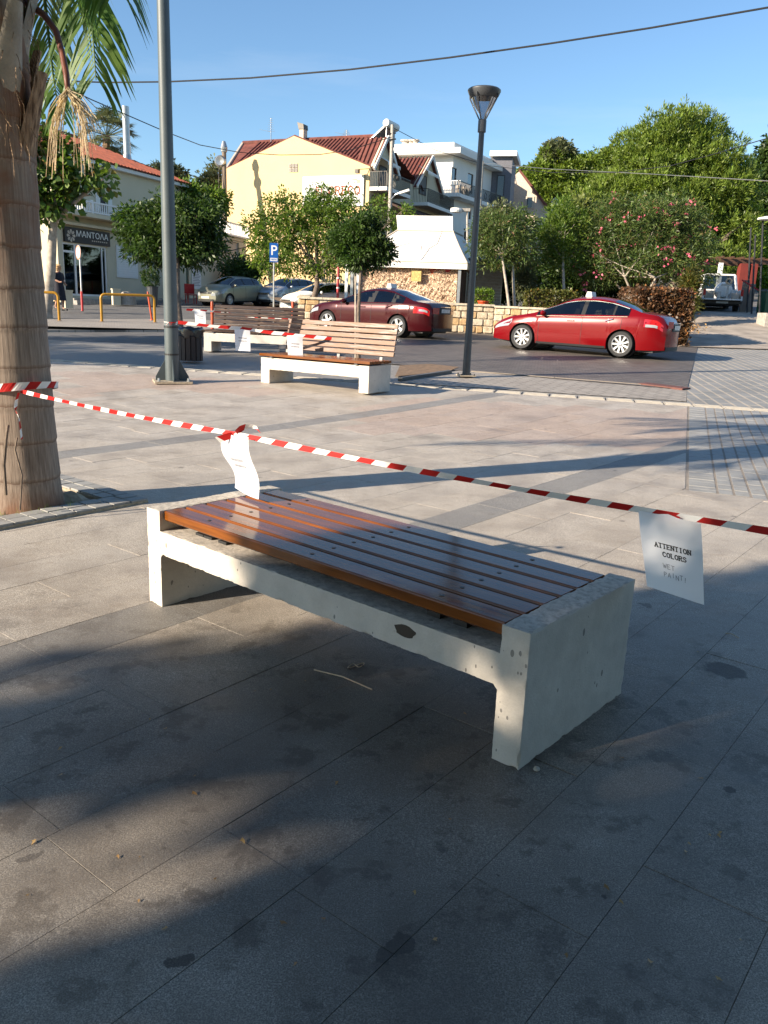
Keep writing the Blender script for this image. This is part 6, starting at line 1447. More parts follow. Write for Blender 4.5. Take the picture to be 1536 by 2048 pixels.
W0 = GD(597,28.6); W1 = GD(985,28.4); W2 = GD(1290,27.2)
WH = .93
wl = thing('stone_wall', 'low wall of warm rough stones with flat cap behind the taxis', 'wall', W0)
def stone_run(A, B, thick, h):
    A = Vector(A); B = Vector(B); d = (B-A).xy; L_ = d.length; d = Vector((d.x, d.y, 0))/L_; n_ = Vector((d.y, -d.x, 0)); inv = wl.matrix_basis.inverted()
    def Z(s): p = A+d*s; return tz(p.x, p.y)
    mb = MB(); k = max(1, int(L_))
    for i in range(k):
        s0, s1 = L_*i/k, L_*(i+1)/k; z0 = Z((s0+s1)/2); c = A+d*((s0+s1)/2); c = Vector((c.x, c.y, z0+h/2-.15)) - n_*(thick/2); mb.box(inv@c, (s1-s0+.002, thick-.03, h+.2), math.atan2(d.y, d.x))
    mb.build('mortar_core', M['mortar'] if False else M['sand'], wl)
    rows = 4; zs = [0]
    for r in range(rows): zs.append(zs[-1]+random.uniform(.85,1.15))
    zs = [z/zs[-1]*h for z in zs]
    for r in range(rows):
        s = 0
        while s < L_-.05:
            w2 = min(random.uniform(.2,.5), L_-s); 
            if L_-s-w2 < .12: w2 = L_-s
            z0 = Z(s+w2/2); g_ = .014; a0, a1, b0_, b1 = s+g_, s+w2-g_, zs[r]+g_, zs[r+1]-g_; j = lambda: random.uniform(-.015,.015); pr = random.uniform(.012,.04)
            out = [(a0+.03+j(),b0_+j()*.5),(a1-.03+j(),b0_+j()*.5),(a1+j()*.3,b0_+.03),(a1+j()*.3,b1-.03),(a1-.03+j(),b1+j()*.5),(a0+.03+j(),b1+j()*.5),(a0+j()*.3,b1-.03),(a0+j()*.3,b0_+.03)]
            cs, cz = (a0+a1)/2, (b0_+b1)/2; V = []
            for f, o_ in ((1., -.02),(1., pr*.5),(.86, pr)):
                for x, z in out: p = A+d*(cs+(x-cs)*f)+n_*o_; V.append(inv@Vector((p.x, p.y, z0+cz+(z-cz)*f)))
            mb = MB(); mb.add(V, [(q, (q+1)%8, 8+(q+1)%8, 8+q) for q in range(8)]+[(8+q, 8+(q+1)%8, 16+(q+1)%8, 16+q) for q in range(8)]+[tuple(range(16,24))])
            mb.build('stone', M[random.choice(('stone','stone','stone2','stone3'))], wl); s += w2
    i = 0; s = 0
    while s < L_-.01:
        w2 = min(.85, L_-s); c = A+d*(s+w2/2)-n_*(thick/2-.03); mb = MB(); mb.box(inv@Vector((c.x, c.y, Z(s+w2/2)+h+.035)), (w2-.008, thick+.1, .07), math.atan2(d.y, d.x)); mb.build('cap_stone', M['stone2'], wl); s += w2
stone_run(W0, W1, .35, WH); stone_run(W1, W2, .35, WH-.03)
stone_run(W0+Vector((.35*0,3.4,0))+Vector((-.25,0,0)), W0, .35, WH)
# planter soil
sp = [xy(W0+Vector((0,.3,0))), xy(W1+Vector((0,.3,0))), xy(W2+Vector((0,.3,0))), (16, 42), (-6, 40)]
sheet('planter_soil', sp, WH-.15 if False else .62, M['earth'], 2.)
# ================================================================== CARS
def sm(pts, sig=.05):
    xs = np.array([p[0] for p in pts]); ys = np.array([p[1] for p in pts]); g = np.linspace(xs[0]-.4, xs[-1]+.4, 700); v = np.interp(g, xs, ys)
    h = g[1]-g[0]; k = np.arange(-60, 61)*h; kk_ = np.exp(-k*k/(2*sig*sig)); kk_ /= kk_.sum(); v2 = np.convolve(np.pad(v, 60, mode='edge'), kk_, 'valid')
    return lambda s: float(np.interp(s, g, v2))
def car(name, label, base, heading, sp, paintm, glass='tglass', taxi=False, group=None, cat='car', slope=0.):
    t = thing(name, label, cat, base, heading, group); L_ = sp['L']; r = sp['r']; xf = sp['fo']; xr = xf+sp['wb']
    top = sm(sp['top'], .045); belt = sm(sp['belt'], .06); hw = sm(sp['hw'], .07); ga, gb = sp['glass']; bp = sp['pillar']; wa, wb_ = sp['ws']; ra, rb = sp['rg']; z0 = .19; arch = r+.055
    X = lambda s: L_/2-s
    def zlow(s):
        z = z0+.05*(abs(s-L_/2)/(L_/2))**4
        for c in (xf, xr):
            if abs(s-c) < arch: z = max(z, r+math.sqrt(arch*arch-(s-c)**2)*.98)
        return z
    st = set(np.linspace(0, L_, 40)) | {ga, gb, *[b for q in bp for b in q], wa, wb_, ra, rb}
    for c in (xf, xr): st |= {c+arch*math.cos(a) for a in np.linspace(0, PI, 13)} | {c-arch-.004, c+arch+.004}
    dd = sp['doors']; st |= set(dd); st = sorted(x for x in st if 0 <= x <= L_)
    K = 7
    def section(s):
        zb_, zt_, w_ = belt(s), top(s), hw(s); zl = zlow(s); gh = max(0, zt_-zb_)
        P = []
        for k in range(K):
            f = k/(K-1); z = zl+(zb_-zl)*f; zz = (z-z0)/max(.05, zb_-z0)
            lat = 1-.055*max(0, (.35-zz)/.35)**1.5-.05*max(0, (zz-.72)/.28)**1.6
            if .46 < zz < .60: lat -= .006
            P.append((w_*lat, z))
        wbelt = P[-1][0]; ye = wbelt*(1-.33*min(1, gh/.5))-.03*min(1, gh/.1); crown = .065*min(1, gh/.35)+.012; ze_ = max(zb_+.004, zt_-crown)
        for f in (.09, .5, .9, 1.): P.append((wbelt+(ye-wbelt)*(f**1.15), zb_+(ze_-zb_)*f))
        for f in (.12, .45, .75, 1.):
            y = ye*(1-f); P.append((y, ze_+(zt_-ze_)*(1-(y/max(ye, .01))**2.2)))
        return P
    secs = [section(s) for s in st]; npt = len(secs[0]); parts = {}
    def put(key, q):
        parts.setdefault(key, MB()).add(q, [(0,1,2,3)])
    for i in range(len(st)-1):
        a, b = st[i], st[i+1]; m_ = (a+b)/2
        for side in (1, -1):
            for j in range(npt-1):
                (y0, q0), (y1, q1) = secs[i][j], secs[i][j+1]; (y2, q2), (y3, q3) = secs[i+1][j], secs[i+1][j+1]
                q = [(X(a), side*y0, q0), (X(b), side*y2, q2), (X(b), side*y3, q3), (X(a), side*y1, q1)]; key = 'body'
                isd = [k for k in range(len(dd)-1) if dd[k] < m_ < dd[k+1]]
                if j < K-1 and isd: key = ('door', side, isd[0])
                elif j == K-1 and isd: key = ('door', side, isd[0])
                elif j in (K, K+1) and ga < m_ < gb:
                    pil = [k for k in range(len(bp)) if bp[k][0] < m_ < bp[k][1]]
                    key = ('pillar', side, pil[0]) if pil else ('side_window', side, sum(1 for k in bp if k[1] <= m_))
                elif j >= K+3 and wa < m_ < wb_: key = 'windscreen'
                elif j >= K+3 and ra < m_ < rb: key = 'rear_window'
                put(key, q)
    for e, sc in ((0, secs[0]), (len(st)-1, secs[-1])):
        sg_ = 1 if e == 0 else -1
        for j in range(npt-1):
            (y0, q0), (y1, q1) = sc[j], sc[j+1]
            for k in range(10):
                a_, b_ = -1+2*k/10, -1+2*(k+1)/10; bl = lambda u: sg_*.09*(1-u*u)
                put('body', [(X(st[e])+bl(a_), y0*a_, q0), (X(st[e])+bl(b_), y0*b_, q0), (X(st[e])+bl(b_), y1*b_, q1), (X(st[e])+bl(a_), y1*a_, q1)])
    gl = M[glass]; doors = {}
    def mk(mb, nm, m, par, sm_=True):
        me_o = mb.build(nm, m, par, fix=False); bm = bmesh.new(); bm.from_mesh(me_o.data); bmesh.ops.remove_doubles(bm, verts=bm.verts, dist=.0008); bmesh.ops.recalc_face_normals(bm, faces=bm.faces)
        cz = sum((f.calc_center_median() for f in bm.faces), Vector())/max(1, len(bm.faces))
        bm.to_mesh(me_o.data); bm.free(); me_o.data.polygons.foreach_set('use_smooth', [True]*len(me_o.data.polygons)); me_o.data.set_sharp_from_angle(angle=rad(38)); return me_o
    for key, mb in parts.items():
        if isinstance(key, tuple) and key[0] == 'door': doors[key[1:]] = mk(mb, 'door', paintm, t)
        elif isinstance(key, tuple) and key[0] == 'pillar': mk(mb, 'door_pillar', M['black'], t)
        elif isinstance(key, tuple): mk(mb, 'side_window', gl, t)
        elif key in ('windscreen', 'rear_window'): mk(mb, key, gl, t)
        else: mk(mb, 'body', paintm, t)
    def SP(s, f, side, off=0):                   # point on the flank; f: 0 sill .. 1 beltline
        P = section(s); x = f*(K-1); i = min(int(x), K-2); y = P[i][0]+(P[i+1][0]-P[i][0])*(x-i); z = P[i][1]+(P[i+1][1]-P[i][1])*(x-i); return Vector((X(s), side*(y+off), z))
    def patch(nm, m, ss, f0, f1, side, off=.006, par=None, n=6):
        mb = MB(); V = []
        for k in range(n+1): s = ss[0]+(ss[1]-ss[0])*k/n; V += [SP(s, f0 if not callable(f0) else f0(k/n), side, off), SP(s, f1 if not callable(f1) else f1(k/n), side, off)]
        mb.add(V, [(2*k, 2*k+2, 2*k+3, 2*k+1) for k in range(n)]); mb.build(nm, m, par or t, smooth=True, fix=False)
    # seams, handles
    for side in (1, -1):
        for d in dd:
            mb = MB(); mb.tube([SP(d, f, side, .001) for f in np.linspace(.04 if zlow(d) < .3 else .02, 1, 7)], .0055, 4); mb.build('door_seam', M['black'], t)
        for k in range(len(dd)-1):
            s = dd[k+1]-.22 if sp.get('hback', True) else dd[k]+.2; f = .86; mb = MB(); a, b = SP(s, f, side, .03), SP(s-.19, f, side, .03); mb.tube([SP(s, f, side, 0), a, b, SP(s-.19, f, side, 0)], .012, 6); mb.build('handle', M['chrome'] if sp.get('chrome') else paintm, doors.get((side, k), t))
        mb = MB(); s = ga+.22; c = SP(s, 1., side, .10)+Vector((0,0,.06)); mb.lathe([(0,-.10),(.055,-.09),(.075,-.02),(.07,.06),(0,.09)], 10, (0,0,0), 'Y'); mb.v = [c+Vector((v.x*.9, v.y, v.z)) for v in mb.v]; mi = mb.build('mirror', paintm, t, smooth=True); MB().tube([SP(s, .98, side, 0)+Vector((0,0,.01)), c], .018, 5).build('mirror_arm', M['black'], mi)
        hl = sp['head']; patch('headlight', M['lamp_w'], hl[:2], hl[2], hl[3], side)
        tl = sp['tail']; patch('tail_light', M['lamp_r'], tl[:2], tl[2], tl[3], side); 
        if sp.get('tailw'): w4 = sp['tailw']; patch('tail_light_lens', M['lamp_w'], w4[:2], w4[2], w4[3], side, .009)
        # chrome line over the windows
        if sp.get('chrome'):
            pts = []
            for s in np.linspace(ga+.05, gb-.04, 16): P = section(s); pts.append((X(s), side*(P[K+2][0]+.004), P[K+2][1]))
            MB().tube(pts, .009, 4).build('window_trim', M['chrome'], t)
        MB().tube([SP(s, .995, side, .004) for s in np.linspace(ga, gb-.03, 12)], .009, 4).build('window_trim', M['chrome'] if sp.get('chrome') else M['black'], t)
        patch('sill', M['black'], (xf+arch+.02, xr-arch-.02), 0.0, .07, side, .004)
    # front and rear details
    zf = top(0.02); F0 = X(0)+.004; wf = hw(0)
    def face(nm, m, y0, y1, z0_, z1, front=True, off=.006, par=None):
        s_ = 0 if front else L_; x = X(s_)+(off if front else -off); n = 8; mb = MB(); V = []
        for k in range(n+1): y = y0+(y1-y0)*k/n; x2 = x+(.09 if front else -.09)*max(0, 1-(y/hw(s_))**2); V += [(x2, y, z0_), (x2, y, z1)]
        mb.add(V, [(2*k, 2*k+2, 2*k+3, 2*k+1) for k in range(n)]); return mb.build(nm, m, par or t, fix=False)
    g_ = sp['grille']; face('grille', M['black'], -g_[0], g_[0], g_[1], g_[2]); 
    for k in (.33, .66): z = g_[1]+(g_[2]-g_[1])*k; face('grille_bar', M['chrome'], -g_[0]*.95, g_[0]*.95, z-.008, z+.008, True, .012)
    face('air_intake', M['black'], -.5, .5, .22, .34); face('number_plate', M['plate'], -.26, .26, .37, .48, True, .02)
    rp = sp['rplate']; pl_ = face('number_plate', M['plate'], -.26, .26, rp, rp+.11, False, .02); face('plate_recess', M['black'], -.36, .36, rp-.04, rp+.15, False, .01)
    face('rear_badge', M['chrome'], -.3, .3, rp+.16, rp+.18, False, .015); face('rear_bumper_trim', M['black'], -.6, .6, .22, .32, False, .01)
    if sp.get('rlamp'): 
        a, b = sp['rlamp']
        for sd in (1, -1): face('tail_light', M['lamp_r'], sd*(hw(L_)-.02), sd*(hw(L_)-.3), a, b, False, .012)
    for sd in (1, -1): face('headlight', M['lamp_w'], sd*(wf-.02), sd*(wf-.25), zf-.2, zf-.06)
    # under body, wells, cabin
    mb = MB(); mb.bb((X(L_-.25),-hw(L_/2)*.80,.16),(X(.25),hw(L_/2)*.80,.42)); mb.build('underbody', M['black'], t)
    mb = MB(); zs_ = belt(L_/2)-.46; mb.bb((X(gb-.1),-.62,zs_-.25),(X(wa+.15),.62,zs_-.18)); mb.build('cabin_floor', M['black'], t); mb = MB(); mb.bb((X(wa+.5),-.66,zs_-.2),(X(wa+.12),.66,belt(wa+.3)+.0)); mb.build('dashboard', M['black'], t)
    for sx in sp['seats']:
        for sy in (-.36, .36):
            mb = MB(); mb.prism([(X(sx+.3), sy-.24, zs_), (X(sx-.25), sy-.24, zs_), (X(sx-.2), sy-.24, zs_+.14), (X(sx+.18), sy-.24, zs_+.16), (X(sx+.36), sy-.24, zs_+.66), (X(sx+.48), sy-.24, zs_+.64)], (0,.48,0)); mb.bb((X(sx+.5), sy-.12, zs_+.66), (X(sx+.40), sy+.12, zs_+.86)); mb.build('seat', M['seatcloth'], t)
    mb = MB(); c = Vector((X(wa+.62), .36, belt(wa+.6)+.03)); mb.tube([c+Vector((.07*math.sin(a), .17*math.cos(a), .16*math.sin(a))) for a in np.linspace(0, 2*PI, 15)], .013, 5); mb.build('steering_wheel', M['black'], t)
    # wheels
    wh = None
    tyre = MB(); tw_ = .20; tyre.lathe([(r*.70,-tw_/2),(r*.93,-tw_/2-.004),(r*.985,-tw_*.38),(r,-tw_*.2),(r,tw_*.2),(r*.985,tw_*.38),(r*.93,tw_/2+.004),(r*.70,tw_/2)], 32, ax='Y')
    rim = MB(); rim.lathe([(r*.71,-.02),(r*.71,tw_/2-.005),(r*.66,tw_/2+.004),(r*.63,tw_/2-.012),(r*.62,-.02)], 32, ax='Y'); ns = sp['spokes']; wd = sp.get('spw', .035)
    for k in range(ns):
        a = 2*PI*k/ns; ca_, sa_ = math.cos(a), math.sin(a); R_ = Matrix.Rotation(-a, 3, 'Y')
        V = [R_@Vector((x, y, z)) for x, y, z in ((.03,tw_/2-.02,-wd*.6),(r*.66,tw_/2-.012,-wd),(r*.66,tw_/2-.012,wd),(.03,tw_/2-.02,wd*.6),(.03,tw_/2-.05,-wd*.6),(r*.66,tw_/2-.045,-wd),(r*.66,tw_/2-.045,wd),(.03,tw_/2-.05,wd*.6))]
        rim.add(V, [(0,1,2,3),(0,4,5,1),(1,5,6,2),(2,6,7,3),(3,7,4,0)])
    rim.lathe([(0,tw_/2-.005),(.04,tw_/2-.008),(.06,tw_/2-.02),(.06,-.02)], 14, ax='Y')
    disc = MB(); disc.lathe([(0,.03),(r*.60,.03),(r*.62,.0)], 20, ax='Y')
    wid = None
    for s, sd in ((xf,1),(xf,-1),(xr,1),(xr,-1)):
        y = sd*(hw(s)-tw_/2-.012); loc = Vector((X(s), y, r))
        if wid is None:
            w_ = tyre.build('wheel', M['tyre'], t, smooth=40); r2 = rim.build('rim', M['alloy'], w_, smooth=35); d2 = disc.build('brake_disc', M['bolt'], w_); wid = (w_, r2, d2); w_.location = loc; w_.rotation_euler = (0,0,0 if sd > 0 else PI)
        else:
            w_ = inst('wheel', wid[0].data, t, loc, 0 if sd > 0 else PI); inst('rim', wid[1].data, w_); inst('brake_disc', wid[2].data, w_)
        mb = MB(); mb.lathe([(arch*.98,-.0),(arch*.98,-.28),(0,-.28)], 24, (0,0,0), 'Y'); mb.v = [Vector((X(s)+v.x, sd*(hw(s)-.03+v.y), r+v.z)) for v in mb.v]; mb.build('wheel_well', M['black'], t)
    if taxi:
        s = sp['taxi']; z = top(s)-.005; mb = MB(); mb.prism([(X(s)+.09,-.17,z),(X(s)-.09,-.17,z),(X(s)-.055,-.17,z+.13),(X(s)+.055,-.17,z+.13)], (0,.34,0)); mb.build('roof_sign', M['whitewall'], t)
    if slope: t.rotation_euler[1] = slope
    return t
RED = dict(L=4.7, r=.325, fo=.96, wb=2.70, top=[(0,.60),(.05,.66),(.15,.74),(.5,.87),(.95,.95),(1.22,1.01),(1.6,1.20),(2.05,1.40),(2.4,1.465),(2.85,1.48),(3.3,1.43),(3.65,1.33),(4.12,1.14),(4.45,1.10),(4.6,1.05),(4.68,.9),(4.7,.8)],
  belt=[(0,.56),(.15,.66),(.5,.78),(1.1,.885),(1.5,.92),(2.6,.955),(3.6,1.0),(4.1,1.03),(4.5,1.02),(4.7,.78)], hw=[(0,.60),(.08,.70),(.25,.80),(.6,.88),(1.,.905),(3.6,.905),(4.2,.87),(4.5,.79),(4.65,.68),(4.7,.60)],
  glass=(1.32, 3.78), pillar=[(2.53,2.64),(3.36,3.41)], ws=(1.24,2.12), rg=(3.30,4.08), doors=[1.42,2.60,3.62], head=(.05,.62,lambda f: .72-.04*f, lambda f: .88+.10*f), tail=(4.18,4.62,.70,.93), tailw=(4.22,4.5,.70,.78), grille=(.42,.48,.58), rplate=.74, rlamp=(.78,.94), seats=(1.95,2.85), spokes=9, spw=.026, chrome=True, taxi=2.45)
SKO = dict(L=4.66, r=.322, fo=.9, wb=2.69, top=[(0,.62),(.05,.70),(.2,.80),(.6,.91),(1.05,.97),(1.3,1.03),(1.7,1.23),(2.1,1.40),(2.5,1.455),(2.9,1.455),(3.3,1.40),(3.7,1.27),(4.1,1.10),(4.45,1.07),(4.6,1.02),(4.65,.88),(4.66,.8)],
  belt=[(0,.58),(.15,.70),(.5,.82),(1.2,.91),(2.6,.95),(3.7,.99),(4.3,1.01),(4.55,.98),(4.66,.78)], hw=[(0,.62),(.08,.72),(.25,.82),(.6,.88),(1.,.907),(3.6,.907),(4.2,.87),(4.5,.80),(4.62,.70),(4.66,.62)],
  glass=(1.38, 3.74), pillar=[(2.53,2.65),(3.30,3.34)], ws=(1.32,2.14), rg=(3.25,4.04), doors=[1.45,2.60,3.58], head=(.05,.5,.70,.90), tail=(4.12,4.60,.66,.90), tailw=(4.3,4.55,.74,.82), grille=(.45,.5,.64), rplate=.78, rlamp=(.74,.92), seats=(1.95,2.85), spokes=5, spw=.05, taxi=2.75)
HAT = dict(L=4.0, r=.30, fo=.83, wb=2.5, top=[(0,.66),(.05,.74),(.2,.86),(.5,.97),(.85,1.05),(1.2,1.25),(1.6,1.43),(2.0,1.48),(2.8,1.47),(3.4,1.40),(3.7,1.2),(3.9,.95),(4.,.7)],
  belt=[(0,.62),(.2,.78),(.6,.90),(1.5,.97),(3.,1.02),(3.6,1.04),(3.9,.85),(4.,.66)], hw=[(0,.58),(.08,.68),(.3,.79),(.7,.85),(3.3,.85),(3.8,.78),(3.95,.68),(4,.6)],
  glass=(1.0, 3.45), pillar=[(2.02,2.12),(2.86,2.96)], ws=(.9,1.66), rg=(3.45,3.8), doors=[1.1,2.1,3.05], head=(.05,.6,.68,.95), tail=(3.65,3.92,.7,.95), grille=(.4,.6,.70), rplate=.8, seats=(1.7,2.55), spokes=10, spw=.02)
red_p = paint('bright_red_paint', (.17,.002,.004), .22, .1); mar_p = paint('maroon_paint', (.05,.004,.006), .22, .25); gold_p = paint('champagne_paint', (.34,.33,.25), .3, .55); sil_p = paint('silver_blue_paint', (.42,.46,.50), .3, .6); whi_p = paint('white_car_paint', (.72,.72,.70), .3, 0)
def place_car(pf, df, pr, dr_, sp, side):
    """near-side wheels (image x, depth) -> centre and heading; side = +1 if the left flank faces us"""
    A = GD(pf, df); B = GD(pr, dr_); h = math.atan2(A.y-B.y, A.x-B.x); c = (A+B)/2; half = .8
    n_ = Vector((-math.sin(h), math.cos(h), 0))*side; mid = c-n_*half
    off = (sp['L']/2-(sp['fo']+sp['wb']/2)); cc = mid-Vector((math.cos(h), math.sin(h), 0))*off*-1*-1
    cc = mid+Vector((math.cos(h), math.sin(h), 0))*(-off); cc.z = (A.z+B.z)/2; 
    sl_ = (A.z-B.z)/max(.1, (A-B).xy.length); return cc, h, -math.atan(sl_)
c, h, sl_ = place_car(1040, 21.9, 1243, 20.45, RED, 1); car('parked_car', 'bright red taxi sedan in front of the oleander', c+Vector((0,0,.01)), h, RED, red_p, 'tglass', True, 'cars by the square', slope=sl_)
c, h, sl_ = place_car(652, 26.1, 801, 24.6, SKO, 1); car('parked_car', 'maroon taxi sedan behind the worn bench', c+Vector((0,0,.01)), h, SKO, mar_p, 'lglass', True, 'cars by the square', slope=sl_)
c, h, sl_ = place_car(461, 41.2, 519, 43.2, HAT, 1); car('parked_car', 'champagne coloured hatchback parked nose out under the shop wing', c, h, HAT, gold_p, 'tglass', False, 'cars by the square', slope=sl_)
c, h, sl_ = place_car(572, 43.2, 628, 45.2, HAT, 1); car('parked_car', 'silver blue hatchback parked behind the P sign', c, h, HAT, sil_p, 'tglass', False, 'cars by the square', slope=sl_)
c, h, sl_ = place_car(640, 35.5, 704, 36.5, HAT, 1); car('parked_car', 'white car seen only above the stone wall beside the mulberry trunk', c, h, HAT, whi_p, 'tglass', False, 'cars by the square', slope=sl_)

# pickup with a tank in its bed, seen from behind
g = GD(1441, 37.0); h = math.atan2(37, 15)+rad(8); t = thing('pickup_truck', 'white pickup truck with a tank and pump in its open bed, seen from behind', 'pickup', g, h-0, None)
# local x forward (away from the camera)
W_ = .86
MB().prism([(0,-W_,.55),(0,-W_,1.0),(1.6,-W_,1.0),(1.75,-W_,1.02),(4.2,-W_,1.05),(4.9,-W_,.95),(5.,-W_,.5),(0.,-W_,.5)], (0,.06,0)).build('side_panel', whi_p, t)
MB().prism([(0,W_-.06,.55),(0,W_-.06,1.0),(1.6,W_-.06,1.0),(1.75,W_-.06,1.02),(4.2,W_-.06,1.05),(4.9,W_-.06,.95),(5.,W_-.06,.5),(0.,W_-.06,.5)], (0,.06,0)).build('side_panel', whi_p, t)
MB().bb((-.42,-W_+.05,.52),(.02,W_-.05,.58)).build('tailgate', whi_p, t); MB().bb((.0,-W_+.07,.46),(1.7,W_-.07,.54)).build('bed_floor', M['bolt'], t)
mb = MB(); zr_ = 1.72; 
mb.add([(1.7,-W_,.5),(1.7,W_,.5),(1.7,W_,1.05),(1.7,-W_,1.05),(1.85,-.66,zr_),(1.85,.66,zr_),(3.1,.66,zr_+.02),(3.1,-.66,zr_+.02),(3.9,W_-.02,1.05),(3.9,-W_+.02,1.05)], [(0,1,2,3),(4,5,6,7)]); mb.bb((1.85,-.68,zr_-.02),(3.1,.68,zr_+.05)); mb.bar((1.7,-W_+.05,1.0),(1.85,-.68,zr_),.1,.07); mb.bar((1.7,W_-.05,1.0),(1.85,.68,zr_),.1,.07); mb.bar((3.9,-W_+.1,1.03),(3.1,-.68,zr_),.08,.06); mb.bar((3.9,W_-.1,1.03),(3.1,.68,zr_),.08,.06); mb.bb((3.8,-W_+.06,.6),(4.95,W_-.06,.98)); mb.build('cab', whi_p, t)
MB().quad((1.72,-W_+.1,1.06),(1.72,W_-.1,1.06),(1.84,.64,zr_-.04),(1.84,-.64,zr_-.04)).build('rear_window', M['tglass'], t)
for sd in (-1, 1):
    MB().quad((1.8,sd*(W_-.02),1.06),(3.8,sd*(W_-.02),1.06),(3.1,sd*.69,zr_-.03),(1.9,sd*.69,zr_-.03)).build('side_window', M['tglass'], t); MB().bb((-.03,sd*(W_-.11),.72),(.03,sd*(W_+.01),1.0)).build('tail_light', M['lamp_r'], t)
    MB().bb((3.5,sd*(W_+.02),1.05),(3.6,sd*(W_+.2),1.25)).build('mirror', M['black'], t)
for x in (.85, 3.95):
    for sd in (-1, 1):
        mb = MB(); mb.lathe([(0,-.11),(.2,-.11),(.34,-.1),(.36,-.06),(.36,.06),(.34,.1),(.2,.11),(0,.11)], 20, (x, sd*(W_-.12), .36), 'Y'); mb.build('wheel', M['tyre'], t)
MB().bb((-.08,-W_+.02,.36),(.0,W_-.02,.47)).build('bumper', M['bolt'], t); MB().bb((-.1,-.26,.38),(-.085,.26,.46)).build('number_plate', M['plate'], t); MB().bb((.1,-W_+.1,.3),(4.6,W_-.1,.46)).build('underbody', M['black'], t)
mb = MB(); mb.lathe([(0,-.34),(.30,-.33),(.38,-.25),(.38,.25),(.30,.33),(0,.34)], 18, (1.05,-.12,.98), 'X'); mb.build('tank', M['canvas'], t, smooth=40)
MB().bb((.55,.3,.56),(1.1,.7,.95)).build('crate', M['stone2'], t); MB().bb((.2,-.75,.56),(.6,-.45,.85)).build('crate', M['beigewall'], t); mb = MB(); mb.bar((.15,-.2,.56),(.15,-.2,1.2),.08,.08); mb.bar((.15,-.35,1.2),(.15,.1,1.2),.1,.1); mb.bar((.2,.15,.56),(.2,.15,.9),.2,.15); mb.build('pump', M['steel'], t)
MB().tube([(.12,-.2+.12*math.cos(a), 1.36+.12*math.sin(a)) for a in np.linspace(0, 2*PI, 12)], .04, 6).build('hose_reel', M['strand'], t)

# ================================================================== STREET FURNITURE
def rail(px0, px1, dep0, dep1, lab):
    a = GD(px0, dep0); b = GD(px1, dep1); a.z += .05; b.z += .05; h = .84; r_ = .13; d = unit(b-a); t = thing('barrier_rail', lab, 'barrier', a, 0, 'yellow tube barriers'); Z = Vector((0,0,1)); p = [Vector((0,0,0)), Z*(h-r_)]
    bb2 = b-a
    for k in range(1, 5): an = PI/2*k/4; p.append(Z*(h-r_)+d*r_*(1-math.cos(an))+Z*r_*math.sin(an))
    for k in range(0, 5): an = PI/2*(1-k/4); p.append(bb2-d*r_*(1-math.cos(an))+Z*(h-r_)+Z*r_*math.sin(an))
    p.append(bb2); MB().tube(p, .042, 12).build('rail', M['yellow'], t, smooth=60); MB().lathe([(0,.004),(.08,.004),(.08,0)], 12).build('foot', M['yellow'], t); mb = MB(); mb.lathe([(0,.004),(.08,.004),(.08,0)], 12, bb2); mb.build('foot', M['yellow'], t)
rail(204, 310, 25.6, 26.3, 'yellow bent tube barrier left of the grey mast'); rail(12, 119, 25.0, 25.2, 'yellow bent tube barrier partly hidden by the palm trunk')
def bollard(px, y0, y1, dep, lab, tilt=0, m='orange', r_=.045):
    g = GD(px, dep); z = at(px, y0, dep).z; g.z = min(g.z+.04, z-.3); h = z-g.z; t = thing('bollard', lab, 'bollard', g, 0, 'orange plastic bollards'); t.rotation_euler[1] = rad(tilt)
    MB().lathe([(0,h),(r_*.8,h-.005),(r_,h-.04),(r_,.03),(r_*2,.02),(r_*2.2,0)], 12).build('post', M[m], t, smooth=40)
    for z in (.62,.8): MB().lathe([(r_+.002,h*z-.03),(r_+.003,h*z),(r_+.002,h*z+.03)], 12).build('reflective_band', M['tapew'] if m != 'orange' else M['orange'], t)
bollard(425, 603, 652, 23.5, 'orange bollard at the left end of the dark bench'); bollard(585, 603, 638, 26.5, 'orange bollard right of the dark bench before the stone wall'); bollard(304, 583, 648, 27.5, 'thin orange red bollard leaning behind the yellow barrier', -7, 'orange', .035)
bollard(674, 535, 600, 31.6, 'tall bright red post at the left kiosk corner', 0, 'redpost', .05)
# parking sign
g = GD(547, 29.); g.z += .02; t = thing('parking_sign', 'blue parking sign with white P on a thin pole', 'sign', g, rad(6)); zt_ = at(547, 489, 29).z-g.z; zb_ = at(547, 526, 29).z-g.z
MB().tube([(0,0,0),(0,0,zt_-.05)], .028, 8).build('post', M['steel'], t); hh = zt_-zb_; ww = .30; mb = MB(); mb.bb((-ww/2,-.045,zb_),(ww/2,-.03,zt_)); pn = mb.build('sign_panel', M['blue'], t)
v, f = text2d('P', hh*.72); mx_ = max(a for a, b in v); mb = MB(); mb.add([(a-mx_/2, -.048, zb_+hh*.38+b) for a, b in v], f); mb.build('lettering', M['tapew'], pn, fix=False); mb = MB(); mb.bb((-ww*.42,-.05,zb_+hh*.06),(ww*.42,-.046,zb_+hh*.22)); mb.build('sub_plate', M['tapew'], pn); v, f = text2d('PARKING', hh*.13); mx_ = max(a for a, b in v); mb = MB(); mb.add([(a*ww*.7/mx_-ww*.35, -.052, zb_+hh*.10+b) for a, b in v], f); mb.build('lettering', M['blue'], pn, fix=False)
